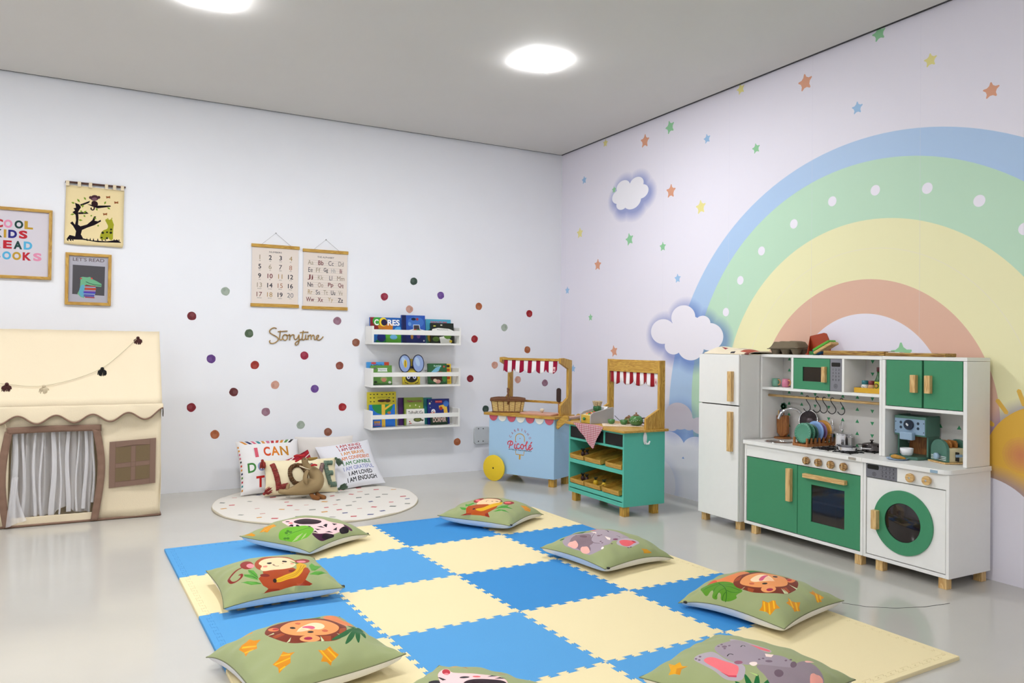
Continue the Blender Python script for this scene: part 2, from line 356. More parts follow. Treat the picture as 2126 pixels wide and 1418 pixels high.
# ---- printed artwork, as outlines on the unit cushion or in metres on the wall
ART={
 'lionB':[
  ((25,110,45),1,0,[.22,.508,.308,.358,.37,.183,.358,.133,.108,.17,.045,.308]),
  ((226,130,72),1,0,[-.655,.708,-.48,.708,-.455,.568,-.168,.52,.145,.558,.207,.408,-.042,.145,-.524,.117,-.59,.472,-.648,.566]),
  ((214,80,50),1,0,[-.642,.733,-.467,.695,-.517,.577,-.593,.539,-.63,.645]),
  ((85,140,32),1,0,[-.755,.77,-.63,.745,-.55,.5,-.53,.417,-.53,.279,-.594,.139,-.66,.033,-.705,-.059,-.759,-.059,-.852,-.004,-.894,-.068,-.95,.016,-.97,.15,-.962,.218,-.895,.246,-.867,.312,-.919,.31,-.969,.269,-.97,.345,-.942,.397,-.84,.434,-.795,.481,-.826,.508,-.943,.49,-.882,.613]),
  ((40,95,25),1,0.012,[-.593,.497,-.698,.334,-.802,.203,-.915,.131,-.97,.117]),
  ((50,105,25),1,0.012,[-.637,.424,-.738,.471,-.831,.44]),
  ((50,105,25),1,0.012,[-.617,.458,-.713,.603,-.802,.654]),
  ((50,105,25),1,0.012,[-.762,.252,-.825,.316,-.946,.331]),
  ((50,105,25),1,0.012,[-.818,.192,-.889,.211,-.958,.182]),
  ((50,105,25),1,0.012,[-.696,.32,-.678,.152,-.717,-.002]),
  ((50,105,25),1,0.012,[-.795,.215,-.797,.046,-.761,-.028]),
  ((50,105,25),1,0.012,[-.666,.372,-.608,.262,-.593,.206]),
  ((118,42,16),1,0,[-.523,.253,-.342,.307,-.08,.32,.157,.27,.383,.17,.458,-.092,.52,-.28,.57,-.405,.308,-.585,.058,-.666,-.159,-.679,-.33,-.63,-.545,-.431,-.669,-.181,-.68,.021,-.628,.159]),
  ((160,70,28),0,0,[-.367,.283,-.18,.283,-.412,.187,-.507,.252]),
  ((160,70,28),0,0,[-.58,-.08,-.563,-.201,-.648,-.217,-.669,-.134]),
  ((160,70,28),0,0,[-.217,-.519,-.034,-.53,-.112,-.652,-.242,-.646]),
  ((236,152,88),1,0,[-.471,.15,-.255,.206,-.005,.207,.207,.133,.42,.02,.483,-.18,.245,-.406,.077,-.499,-.156,-.486,-.326,-.388,-.504,-.198,-.548,-.029,-.542,.082]),
  ((235,155,95),1,0,[-.292,-.48,-.346,-.497,-.412,-.491,-.473,-.464,-.517,-.421,-.536,-.371,-.528,-.325,-.496,-.291,-.445,-.277,-.382,-.284,-.32,-.31,-.272,-.351,-.248,-.399,-.255,-.445]),
  ((165,40,72),1,0,[-.36,-.459,-.382,-.465,-.41,-.461,-.436,-.449,-.457,-.431,-.467,-.409,-.465,-.39,-.453,-.376,-.431,-.37,-.405,-.374,-.378,-.386,-.357,-.404,-.345,-.425,-.346,-.444]),
  ((225,125,66),1,0,[.57,-.38,.458,-.434,.358,-.467,.283,-.475,.233,-.465,.207,-.442,.22,-.411,.258,-.377,.333,-.342,.42,-.317,.52,-.292,.545,-.317,.545,-.355,.558,-.38]),
  ((180,25,35),1,0,[.433,-.38,.383,-.405,.345,-.411,.308,-.417,.283,-.411,.27,-.4,.27,-.385,.283,-.368,.32,-.355,.37,-.342,.42,-.33,.445,-.33,.47,-.342,.47,-.355]),
  ((252,218,176),1,0,[-.267,.062,-.042,.066,.095,.028,.133,-.067,.07,-.186,-.03,-.304,-.13,-.221,-.23,-.133,-.321,-.074,-.334,.001]),
  ((215,90,122),1,0,[-.192,-.067,-.042,-.035,.108,-.046,.133,-.092,-.055,-.11,-.168,-.15,-.23,-.116]),
  ((250,200,158),0,0,[-.142,-.135,.058,-.107,-.017,-.3,-.105,-.239]),
  ((12,10,12),1,0,[-.23,-.273,-.245,-.278,-.268,-.276,-.292,-.266,-.306,-.25,-.317,-.233,-.317,-.216,-.305,-.205,-.283,-.2,-.267,-.202,-.242,-.212,-.23,-.227,-.217,-.245,-.217,-.261]),
  ((12,10,12),1,0,[.27,-.192,.245,-.205,.207,-.211,.17,-.211,.157,-.202,.145,-.187,.133,-.17,.157,-.155,.195,-.137,.233,-.13,.27,-.13,.308,-.13,.32,-.142,.295,-.168]),
  ((205,98,62),1,0,[-.392,-.106,-.41,-.112,-.432,-.109,-.45,-.097,-.462,-.08,-.467,-.059,-.459,-.04,-.445,-.026,-.43,-.02,-.405,-.022,-.385,-.034,-.373,-.051,-.37,-.072,-.38,-.091]),
  ((205,212,165),0,0,[-.194,-.523,-.204,-.664,-.28,-.634]),
  ((205,212,165),0,0,[.133,-.488,.157,-.646,.108,-.652]),
  ((205,212,165),0,0,[-.155,-.532,-.18,-.658,-.205,-.655]),
  ((205,212,165),0,0,[-.582,-.03,-.636,-.033,-.691,-.01]),
  ((216,142,22),0,0,[-.739,-.459,-.722,-.559,-.63,-.595,-.599,-.634,-.666,-.685,-.692,-.776,-.772,-.725,-.919,-.7,-.887,-.615,-.93,-.499,-.845,-.508]),
  ((216,142,22),0,0,[-.297,-.715,-.321,-.783,-.255,-.826,-.162,-.876,-.292,-.922,-.333,-.97,-.401,-.951,-.492,-.944,-.464,-.875,-.488,-.779,-.397,-.777]),
  ((216,142,22),0,0,[.458,-.749,.458,-.811,.533,-.856,.551,-.915,.395,-.945,.395,-.97,.242,-.965,.304,-.885,.258,-.803,.357,-.809]),
  ((240,182,30),0,0.025,[-.755,-.499,-.893,-.587]),
  ((240,182,30),0,0.024,[-.721,-.574,-.898,-.682]),
  ((240,182,30),0,0.025,[-.635,-.614,-.771,-.701]),
  ((240,182,30),0,0.034,[-.317,-.757,-.446,-.889]),
  ((240,182,30),0,0.035,[-.256,-.842,-.401,-.951]),
  ((240,182,30),0,0.037,[.44,-.837,.283,-.956]),
  ((240,182,30),0,0.031,[.508,-.871,.414,-.927]),
 ],
 'lionA':[
  ((40,120,50),1,0,[-.13,.558,.045,.533,.27,.508,.508,.52,.364,.345,.12,.445,-.005,.545]),
  ((228,130,74),1,0,[.483,.52,.795,.67,.845,.245,.833,-.155,.808,-.042,.602,-.055,.445,.195]),
  ((118,42,16),1,0,[-.485,.32,-.292,.608,-.155,.57,.008,.533,.27,.52,.481,.27,.62,.045,.604,-.142,.446,-.408,.295,-.526,.154,-.539,-.024,-.472,-.245,-.405,-.381,-.27,-.469,-.055,-.506,.183]),
  ((160,70,28),0,0,[-.468,.058,-.34,.045,-.316,-.042,-.463,-.036]),
  ((160,70,28),0,0,[.056,-.493,.078,-.377,.22,-.397,.159,-.528]),
  ((160,70,28),0,0,[.459,-.196,.572,-.168,.471,-.343,.358,-.367]),
  ((236,152,88),1,0,[-.319,.183,-.19,.37,.008,.458,.193,.345,.429,.157,.509,-.067,.415,-.255,.226,-.353,.071,-.36,-.153,-.252,-.314,-.028]),
  ((235,155,95),1,0,[.044,-.435,.016,-.463,-.031,-.473,-.089,-.463,-.145,-.433,-.188,-.389,-.211,-.339,-.208,-.295,-.181,-.267,-.134,-.26,-.078,-.274,-.021,-.306,.023,-.349,.047,-.395]),
  ((165,40,72),1,0,[-.054,-.39,-.065,-.402,-.085,-.407,-.109,-.402,-.133,-.388,-.151,-.369,-.16,-.348,-.159,-.33,-.147,-.317,-.127,-.313,-.103,-.319,-.08,-.332,-.062,-.351,-.052,-.372]),
  ((225,125,66),1,0,[-.309,.207,-.33,.17,-.355,.17,-.381,.183,-.401,.233,-.411,.289,-.408,.345,-.392,.408,-.367,.445,-.339,.445,-.316,.433,-.301,.37,-.294,.32,-.297,.258]),
  ((180,30,45),1,0,[-.307,.22,-.318,.207,-.333,.207,-.348,.22,-.359,.244,-.366,.27,-.365,.308,-.358,.333,-.345,.345,-.33,.358,-.316,.345,-.305,.32,-.3,.293,-.3,.258]),
  ((252,218,176),1,0,[-.166,-.07,-.034,.082,.114,.145,.214,.12,.291,-.005,.261,-.12,.153,-.18,.082,-.13,-.074,-.102]),
  ((215,90,122),1,0,[-.042,.058,.039,.09,.128,.008,.125,-.097,.051,-.13,.028,-.042]),
  ((250,200,158),0,0,[-.166,-.07,-.034,.028,-.003,-.131,-.095,-.117]),
  ((12,10,12),1,0,[-.107,.083,-.118,.07,-.133,.07,-.149,.075,-.163,.09,-.171,.108,-.173,.139,-.168,.157,-.157,.17,-.141,.183,-.126,.17,-.112,.163,-.104,.133,-.102,.108]),
  ((12,10,12),1,0,[.035,-.228,.025,-.24,.009,-.245,-.009,-.243,-.026,-.233,-.039,-.217,-.045,-.205,-.043,-.184,-.033,-.172,-.017,-.168,.001,-.17,.019,-.18,.032,-.195,.038,-.212]),
  ((205,98,62),1,0,[.251,-.242,.238,-.259,.219,-.269,.198,-.271,.179,-.267,.166,-.251,.161,-.233,.165,-.214,.177,-.197,.196,-.192,.217,-.184,.236,-.19,.25,-.205,.255,-.222]),
  ((205,98,62),1,0,[.035,.233,.024,.22,.008,.207,-.008,.207,-.021,.233,-.03,.258,-.031,.283,-.025,.308,-.013,.32,.002,.32,.018,.32,.031,.295,.039,.283,.04,.258]),
  ((205,212,165),0,0,[-.511,.157,-.411,.151,-.418,.108]),
  ((205,212,165),0,0,[-.384,-.26,-.281,-.168,-.333,-.259]),
  ((205,212,165),0,0,[.334,-.336,.401,-.419,.37,-.436]),
  ((205,212,165),0,0,[.071,-.375,.075,-.5,.032,-.496]),
  ((22,92,42),1,0,[.82,-.042,.552,-.255,.353,-.383,.128,-.53,.324,-.503,.502,-.408]),
  ((22,92,42),1,0,[.82,-.042,.557,-.345,.407,-.52,.273,-.707,.435,-.6,.576,-.443]),
  ((22,92,42),1,0,[.82,-.042,.607,-.38,.527,-.543,.488,-.704,.609,-.526,.713,-.33]),
  ((22,92,42),1,0,[.82,-.042,.688,-.33,.658,-.468,.675,-.586,.774,-.342,.833,-.155]),
  ((22,92,42),1,0,[.82,-.042,.795,-.217,.845,-.267,.858,-.405,.845,-.267,.833,-.155]),
  ((22,92,42),1,0,[.82,-.042,.833,.07,.77,.058,.651,-.017,.658,-.142,.706,-.155]),
  ((214,138,24),0,0,[-.686,.345,-.666,.219,-.594,.157,-.675,.104,-.719,-.03,-.81,.026,-.88,-.033,-.853,.098,-.874,.242,-.814,.29,-.748,.295]),
  ((214,138,24),0,0,[-.5,-.432,-.461,-.517,-.375,-.55,-.454,-.593,-.499,-.718,-.593,-.733,-.676,-.778,-.658,-.683,-.697,-.576,-.614,-.553]),
  ((214,138,24),0,0,[-.083,-.643,-.002,-.673,.099,-.624,.11,-.727,.143,-.812,.086,-.842,.014,-.878,-.021,-.927,-.054,-.874,-.124,-.842,-.065,-.768]),
  ((214,138,24),0,0,[-.705,.745,-.593,.695,-.505,.67,-.555,.57,-.655,.658]),
  ((238,180,30),0,0.03,[-.831,.22,-.699,.06]),
  ((238,180,30),0,0.03,[-.846,.079,-.771,.018]),
  ((238,180,30),0,0.022,[-.672,-.603,-.476,-.632]),
  ((238,180,30),0,0.022,[-.647,-.732,-.577,-.725]),
  ((238,180,30),0,0.022,[-.553,-.5,-.45,-.562]),
  ((238,180,30),0,0.021,[-.05,-.665,.002,-.875]),
  ((238,180,30),0,0.022,[.053,-.662,.092,-.829]),
 ],
 'monkeyA':[
  ((132,32,22),1,0.046,[-.592,-.017,-.693,-.017,-.811,-.117,-.866,-.23,-.847,-.38,-.771,-.455,-.697,-.443,-.642,-.38,-.645,-.292,-.681,-.292]),
  ((88,158,55),0,0,[-.399,-.654,-.481,-.555,-.525,-.355,-.517,-.23,-.435,-.342,-.404,-.53]),
  ((88,158,55),0,0,[-.406,-.7,-.512,-.601,-.609,-.43,-.609,-.342,-.493,-.467]),
  ((88,158,55),0,0,[-.361,-.804,-.534,-.767,-.699,-.606,-.591,-.648,-.445,-.72]),
  ((88,158,55),0,0,[.556,-.605,.572,-.392,.691,-.155,.7,-.342,.845,-.28,.619,-.593]),
  ((88,158,55),0,0,[.469,-.742,.61,-.617,.769,-.505,.895,-.48,.645,-.705]),
  ((50,105,35),0,0.012,[-.517,-.267,-.407,-.63]),
  ((50,105,35),0,0.012,[-.605,-.392,-.412,-.658]),
  ((50,105,35),0,0.012,[-.683,-.62,-.382,-.781]),
  ((142,36,26),1,0,[-.391,-.105,-.418,-.192,-.46,-.23,-.509,-.217,-.556,-.168,-.589,-.067,-.601,.058,-.588,.195,-.551,.308,-.5,.37,-.45,.358,-.414,.27,-.39,.133,-.382,.008]),
  ((238,140,150),1,0,[-.388,-.142,-.402,-.18,-.426,-.205,-.455,-.205,-.483,-.18,-.503,-.117,-.512,-.055,-.509,-.017,-.492,.045,-.467,.07,-.438,.07,-.412,.032,-.393,-.03,-.384,-.092]),
  ((142,36,26),1,0,[.695,-.005,.651,-.105,.581,-.205,.504,-.255,.431,-.28,.375,-.255,.344,-.23,.343,-.168,.375,-.105,.435,-.042,.514,.02,.599,.095,.67,.095,.708,.083]),
  ((238,140,150),1,0,[.593,-.117,.571,-.155,.534,-.192,.49,-.217,.447,-.23,.412,-.23,.393,-.205,.392,-.18,.41,-.142,.444,-.117,.489,-.08,.535,-.067,.573,-.055,.594,-.08]),
  ((164,70,30),1,0,[-.369,-.03,-.283,.17,-.072,.333,.106,.233,.283,.133,.374,-.042,.381,-.28,.253,-.46,.001,-.499,-.307,-.467,-.387,-.28]),
  ((162,66,26),0,0,[-.298,-.486,.003,-.492,.249,-.474,.284,-.542,.341,-.567,.414,-.486,.515,-.499,.522,-.63,.434,-.778,.373,-.863,.472,-.937,.418,-.958,.183,-.946,.026,-.961,-.093,-.969,-.224,-.97,-.386,-.97,-.349,-.969,-.273,-.928,-.344,-.852,-.4,-.663,-.358,-.621,-.306,-.605]),
  ((140,45,20),0,0,[-.273,-.928,-.09,-.949,-.093,-.969,-.224,-.97,-.386,-.97,-.349,-.969]),
  ((140,45,20),0,0,[.373,-.863,.472,-.937,.418,-.958,.242,-.948]),
  ((120,38,26),1,0,[-.204,-.652,-.215,-.668,-.24,-.674,-.274,-.67,-.309,-.656,-.34,-.634,-.359,-.609,-.364,-.585,-.353,-.569,-.328,-.563,-.295,-.57,-.259,-.585,-.228,-.607,-.209,-.631]),
  ((120,38,26),1,0,[.265,-.589,.254,-.608,.233,-.622,.206,-.63,.179,-.625,.156,-.617,.143,-.596,.142,-.58,.152,-.557,.173,-.543,.2,-.536,.228,-.542,.251,-.55,.264,-.568]),
  ((250,212,168),1,0,[-.312,-.055,-.188,.133,.011,.133,.196,.058,.345,-.055,.369,-.292,.264,-.467,.064,-.501,-.125,-.498,-.289,-.505,-.333,-.367,-.253,-.242]),
  ((216,166,26),1,0,[-.138,-.821,-.115,-.735,.016,-.719,.193,-.649,.309,-.542,.34,-.33,.436,-.23,.531,-.317,.517,-.455,.429,-.53,.379,-.659,.242,-.801,.049,-.848]),
  ((170,120,20),1,0.012,[-.106,-.779,.131,-.756,.328,-.617,.426,-.395]),
  ((170,120,20),1,0.012,[-.11,-.802,.155,-.808,.392,-.567,.481,-.392]),
  ((40,25,20),1,0,[-.107,-.787,-.114,-.805,-.125,-.819,-.139,-.824,-.153,-.821,-.164,-.81,-.17,-.793,-.17,-.772,-.163,-.752,-.151,-.737,-.137,-.731,-.123,-.734,-.112,-.747,-.106,-.766]),
  ((14,10,10),1,0,[-.075,-.192,-.084,-.217,-.099,-.219,-.119,-.23,-.138,-.217,-.153,-.192,-.162,-.168,-.161,-.142,-.153,-.13,-.137,-.117,-.118,-.13,-.098,-.13,-.083,-.155,-.075,-.168]),
  ((14,10,10),1,0,[.205,-.217,.196,-.23,.179,-.242,.158,-.242,.138,-.231,.121,-.23,.111,-.205,.111,-.192,.119,-.18,.136,-.155,.157,-.168,.178,-.168,.195,-.18,.204,-.192]),
  ((60,25,20),1,0.015,[-.079,-.28,-.045,-.367,.019,-.367]),
  ((60,25,20),0,0.012,[-.066,-.267,-.046,-.305]),
  ((60,25,20),0,0.012,[.097,-.267,.12,-.292]),
  ((240,140,120),1,0,[-.181,-.33,-.189,-.342,-.203,-.355,-.22,-.355,-.238,-.343,-.252,-.33,-.259,-.305,-.259,-.28,-.25,-.255,-.236,-.255,-.219,-.255,-.201,-.255,-.187,-.273,-.18,-.305]),
  ((240,150,125),1,0,[.309,-.317,.302,-.33,.29,-.342,.275,-.342,.26,-.342,.248,-.342,.241,-.33,.241,-.317,.248,-.292,.261,-.28,.276,-.28,.291,-.28,.303,-.292,.31,-.292]),
  ((60,120,30),1,0,[.231,-.18,.319,-.217,.417,-.292,.353,-.33]),
  ((226,150,40),0,0,[-.718,.67,-.617,.595,-.555,.545,-.605,.583,-.667,.633,-.711,.67]),
 ],
 'monkeyB':[
  ((70,150,50),0,0,[-.642,.62,-.742,.37,-.818,.343,-.808,.456]),
  ((70,150,50),0,0,[-.68,.425,-.492,.533,-.555,.42,-.38,.358,-.455,.283,-.655,.344]),
  ((70,150,50),0,0,[-.605,-.399,-.355,-.465,-.092,-.58,-.242,-.593,-.192,-.749,-.342,-.625,-.517,-.5]),
  ((70,150,50),0,0,[-.721,-.407,-.58,-.498,-.492,-.645,-.492,-.777,-.605,-.592]),
  ((150,30,30),1,0,[-.267,.445,-.03,.47,.045,.245,-.305,.133,-.443,.258]),
  ((235,110,115),1,0,[-.217,.233,-.255,.22,-.292,.22,-.305,.245,-.305,.283,-.28,.333,-.242,.37,-.192,.408,-.142,.433,-.105,.433,-.092,.408,-.105,.358,-.142,.308,-.18,.258]),
  ((150,30,30),1,0,[.22,-.58,.133,-.601,.032,-.606,-.067,-.586,-.142,-.546,-.18,-.496,-.168,-.447,-.142,-.41,-.067,-.392,.02,-.392,.12,-.417,.207,-.443,.27,-.48,.27,-.53]),
  ((238,120,120),1,0,[.12,-.53,.083,-.542,.032,-.54,-.017,-.526,-.067,-.501,-.105,-.471,-.105,-.443,-.08,-.423,-.055,-.417,-.005,-.419,.058,-.443,.108,-.456,.133,-.482,.145,-.517]),
  ((120,42,30),1,0,[-.33,.183,.02,.207,.145,.07,.207,-.092,.032,-.33,-.13,-.344]),
  ((248,205,160),1,0,[-.505,.22,-.242,.258,-.067,.17,.045,.02,.108,-.142,-.017,-.319,-.28,-.346,-.492,-.13,-.555,.082]),
  ((172,76,22),0,0,[-.767,.358,-.655,.358,-.58,.207,-.53,.17,-.455,-.109,-.48,-.22,-.38,-.382,-.542,-.413,-.811,-.293,-.925,-.402,-.931,-.274,-.92,-.117,-.946,.102,-.97,.404,-.904,.277]),
  ((140,40,20),0,0,[-.97,.404,-.904,.277,-.913,.135,-.947,.116]),
  ((140,40,20),0,0,[-.859,-.238,-.811,-.293,-.925,-.402,-.931,-.274]),
  ((220,170,26),1,0,[-.774,.086,-.655,-.052,-.455,-.192,-.23,-.319,-.055,-.342,-.192,-.438,-.405,-.408,-.611,-.274,-.78,-.119,-.826,.043]),
  ((45,28,20),1,0,[-.755,.101,-.767,.093,-.783,.093,-.798,.099,-.808,.111,-.813,.127,-.811,.142,-.805,.154,-.79,.162,-.774,.162,-.759,.156,-.755,.144,-.742,.129,-.744,.114]),
  ((14,10,10),1,0.013,[-.305,.02,-.217,.045,-.18,.008]),
  ((14,10,10),1,0,[-.092,-.255,-.105,-.267,-.13,-.255,-.142,-.242,-.155,-.23,-.168,-.217,-.168,-.192,-.155,-.192,-.142,-.18,-.117,-.192,-.105,-.205,-.08,-.217,-.08,-.23,-.08,-.255]),
  ((60,25,20),1,0,[-.205,-.155,-.217,-.149,-.23,-.147,-.242,-.142,-.242,-.13,-.242,-.117,-.242,-.105,-.23,-.105,-.23,-.092,-.217,-.095,-.192,-.105,-.192,-.117,-.192,-.13,-.192,-.142]),
  ((60,100,30),1,0,[-.155,-.292,-.03,-.28,-.005,-.355,-.13,-.344]),
  ((214,140,36),0,0,[.245,-.734,.408,-.813,.52,-.914,.358,-.97,.295,-.955,.145,-.923,.207,-.853]),
  ((236,170,40),0,0.013,[.245,-.797,.37,-.97]),
  ((236,170,40),0,0.025,[.333,-.831,.458,-.928]),
 ],
 'zebraA':[
  ((247,205,205),1,0,[-.392,.445,-.292,.408,-.23,.395,-.155,.22,.233,-.255,.183,-.542,.408,-.699,.433,-.773,.241,-.928,-.078,-.939,-.393,-.819,-.534,-.64,-.473,-.381,-.567,-.168,-.605,.032]),
  ((105,172,42),1,0,[-.97,-.03,-.823,.07,-.66,.028,-.575,-.092,-.389,-.367,-.375,-.577,-.483,-.655,-.734,-.719,-.859,-.63,-.957,-.443,-.97,-.33,-.97,-.18]),
  ((35,90,30),1,0.013,[-.866,-.192,-.653,-.363,-.383,-.524]),
  ((170,190,125),0,0,[-.961,-.425,-.8,-.437,-.67,-.499,-.872,-.502]),
  ((170,190,125),0,0,[-.862,-.602,-.708,-.575,-.644,-.588,-.748,-.631]),
  ((70,125,35),1,0,[-.929,-.242,-.946,-.242,-.956,-.217,-.954,-.179,-.941,-.153,-.924,-.151,-.913,-.176,-.915,-.214]),
  ((70,125,35),1,0,[-.919,-.32,-.937,-.321,-.947,-.295,-.946,-.258,-.933,-.232,-.916,-.23,-.903,-.255,-.905,-.292]),
  ((70,125,35),1,0,[-.97,-.279,-.97,-.274,-.97,-.243,-.97,-.207,-.97,-.192,-.97,-.192,-.965,-.218,-.966,-.255]),
  ((70,125,35),1,0,[-.73,-.147,-.759,-.158,-.776,-.138,-.772,-.098,-.75,-.063,-.72,-.055,-.705,-.07,-.706,-.11]),
  ((70,125,35),1,0,[-.739,-.234,-.768,-.245,-.785,-.225,-.783,-.187,-.762,-.152,-.734,-.142,-.715,-.16,-.717,-.205]),
  ((70,125,35),1,0,[-.792,-.155,-.818,-.168,-.833,-.142,-.83,-.105,-.81,-.07,-.784,-.06,-.767,-.081,-.771,-.12]),
  ((35,6,22),1,0,[.032,-.443,-.03,-.472,-.105,-.481,-.187,-.462,-.28,-.417,-.345,-.346,-.405,-.257,-.43,-.157,-.421,-.067,-.405,.02,-.355,.083,-.305,.108,-.242,.108,-.18,.07,-.105,.008,-.042,-.067,.008,-.155,.058,-.242,.07,-.317,.07,-.392]),
  ((30,10,25),1,0,[-.367,.183,-.38,.183,-.392,.195,-.405,.207,-.405,.233,-.405,.27,-.392,.295,-.367,.32,-.355,.333,-.342,.32,-.33,.308,-.33,.283,-.33,.245,-.342,.22]),
  ((226,112,112),1,0,[-.443,.02,-.455,.008,-.462,.02,-.48,.032,-.48,.058,-.48,.095,-.48,.12,-.467,.145,-.443,.145,-.43,.145,-.417,.12,-.407,.106,-.417,.07,-.418,.045]),
  ((20,12,22),0,0,[-.593,.02,-.505,.02,-.496,-.042,-.567,-.105]),
  ((20,12,22),0,0,[-.48,-.105,-.455,-.142,-.497,-.255,-.535,-.168]),
  ((20,12,22),0,0,[-.092,-.597,.008,-.58,.045,-.61,-.08,-.694]),
  ((20,12,22),0,0,[-.267,-.555,-.155,-.594,-.117,-.683,-.205,-.627]),
  ((20,12,22),0,0,[.183,-.62,.308,-.68,.145,-.718]),
  ((20,12,22),0,0,[-.017,-.831,.157,-.802,.043,-.889]),
  ((20,12,22),0,0,[-.257,-.807,-.117,-.806,-.068,-.889]),
  ((20,12,22),0,0,[-.373,-.586,-.26,-.698,-.367,-.67]),
  ((20,12,22),0,0,[-.505,-.643,-.42,-.659,-.427,-.748]),
  ((20,12,22),0,0,[-.392,-.388,-.355,-.48,-.418,-.455]),
  ((62,12,46),1,0,[-.58,-.661,-.444,-.763,-.334,-.827,-.217,-.856,-.072,-.934,-.155,-.97,-.337,-.97,-.555,-.945,-.62,-.821]),
  ((28,8,20),1,0,[-.113,-.961,-.149,-.97,-.217,-.97,-.292,-.97,-.371,-.962,-.43,-.935,-.451,-.902,-.437,-.869,-.392,-.848,-.33,-.842,-.253,-.853,-.184,-.876,-.133,-.907,-.107,-.937]),
  ((78,16,62),1,0,[.408,-.73,.57,-.825,.533,-.941,.432,-.951,.402,-.862]),
  ((24,6,18),1,0,[.4,-.939,.345,-.968,.283,-.97,.223,-.97,.156,-.97,.112,-.964,.095,-.937,.12,-.9,.178,-.863,.257,-.833,.333,-.818,.395,-.825,.433,-.855,.43,-.898]),
  ((216,146,34),0,0,[-.851,.62,-.617,.708,-.517,.533,-.655,.32,-.721,.395,-.87,.368,-.84,.52]),
  ((216,146,34),0,0,[-.959,.932,-.929,.82,-.83,.858,-.907,.754,-.93,.641,-.97,.658,-.97,.783]),
  ((238,176,40),0,0.025,[-.818,.569,-.58,.495]),
  ((238,176,40),0,0.013,[-.837,.438,-.655,.358]),
 ],
 'zebraB':[
  ((20,12,22),1,0,[-.62,-.057,-.526,.02,-.392,-.017,-.272,-.084,-.257,-.249]),
  ((247,205,205),1,0,[-.615,.22,-.67,.445,-.57,.458,-.395,.22,.029,.395,.167,.445,.328,.37,.421,.22,-.274,-.221,-.396,-.075]),
  ((190,20,46),1,0,[-.456,.295,-.432,.245,-.431,.207,-.445,.195,-.473,.195,-.512,.22,-.555,.258,-.595,.32,-.62,.37,-.633,.42,-.619,.445,-.583,.433,-.532,.395,-.493,.345]),
  ((232,130,140),1,0,[-.432,.22,-.428,.207,-.431,.195,-.443,.183,-.46,.193,-.481,.195,-.5,.207,-.515,.233,-.52,.245,-.518,.258,-.505,.258,-.487,.27,-.466,.245,-.447,.245]),
  ((12,8,14),1,0,[-.096,.155,-.094,.133,-.104,.117,-.124,.101,-.151,.09,-.18,.089,-.204,.095,-.219,.108,-.222,.128,-.211,.145,-.19,.162,-.162,.17,-.134,.17,-.111,.169]),
  ((226,100,105),1,0,[.013,.254,.017,.233,.011,.214,-.003,.195,-.023,.182,-.045,.178,-.065,.183,-.077,.195,-.081,.215,-.075,.235,-.06,.245,-.04,.267,-.018,.27,.001,.267]),
  ((35,6,22),1,0,[.372,.278,.382,.22,.371,.157,.34,.087,.289,.018,.224,-.04,.152,-.081,.078,-.103,.011,-.106,-.041,-.089,-.073,-.058,-.081,-.017,-.065,.037,-.026,.094,.031,.153,.097,.212,.167,.258,.235,.301,.294,.318,.341,.308]),
  ((14,8,14),0,0,[.077,.306,.086,.42,.172,.445]),
  ((14,8,14),0,0,[.182,.308,.206,.408,.296,.407]),
  ((14,8,14),0,0,[-.539,.106,-.507,.108,-.367,.032,-.404,.003]),
  ((232,140,40),0,0,[-.633,.633,-.607,.708,-.532,.683,-.557,.583]),
  ((190,60,35),0,0.013,[-.532,.683,-.32,.52]),
  ((205,90,40),0,0.025,[.105,.595,.171,.645]),
 ],
 'elephA':[
  ((180,168,176),1,0,[.245,.44,.295,.276,.27,.016,.233,-.254,.092,-.26,.093,.009,.12,.256]),
  ((232,105,112),1,0,[.195,.253,.22,.076,.22,-.23,.139,-.247,.095,-.067,.145,.168]),
  ((22,100,46),1,0,[-.826,-.473,-.724,-.42,-.647,-.34,-.568,-.205,-.718,-.3,-.791,-.378]),
  ((22,100,46),1,0,[-.82,-.485,-.71,-.487,-.605,-.448,-.47,-.355,-.646,-.382,-.746,-.419]),
  ((22,100,46),1,0,[-.813,-.496,-.725,-.549,-.612,-.563,-.427,-.537,-.59,-.494,-.704,-.482]),
  ((22,100,46),1,0,[-.838,-.45,-.781,-.369,-.756,-.279,-.752,-.15,-.824,-.268,-.848,-.356]),
  ((22,100,46),1,0,[-.807,-.508,-.771,-.582,-.7,-.635,-.558,-.679,-.642,-.595,-.716,-.544]),
  ((22,100,46),1,0,[-.844,-.438,-.836,-.35,-.854,-.268,-.897,-.161,-.903,-.279,-.888,-.362]),
  ((175,205,120),0,0,[-.529,-.262,-.513,-.382,-.545,-.382]),
  ((146,130,138),1,0,[-.338,-.273,-.193,-.435,.03,-.608,.244,-.588,.421,-.614,.458,-.74,.37,-.895,.168,-.97,-.684,-.671,-.482,-.487,-.414,-.323]),
  ((176,164,172),1,0,[-.545,.515,-.466,.497,-.371,.421,-.319,.353,-.429,.134,-.453,.012,-.419,-.173,-.691,-.27,-.758,-.183,-.784,-.033,-.737,.127,-.668,.287,-.62,.471]),
  ((236,116,122),1,0,[-.569,.366,-.496,.351,-.458,.277,-.481,.122,-.478,-.017,-.498,-.119,-.691,-.169,-.721,-.076,-.708,.051,-.66,.198,-.607,.32]),
  ((205,70,90),0,0,[-.711,.049,-.706,-.068,-.663,-.156,-.695,-.168,-.726,-.078]),
  ((160,146,155),1,0,[-.18,.422,-.017,.452,.12,.374,.283,.306,.258,.156,.133,-.051,.058,-.259,.207,-.407,.195,-.519,.157,-.631,.03,-.608,-.193,-.435,-.338,-.273,-.428,-.162,-.446,-.001,-.404,.146,-.325,.317]),
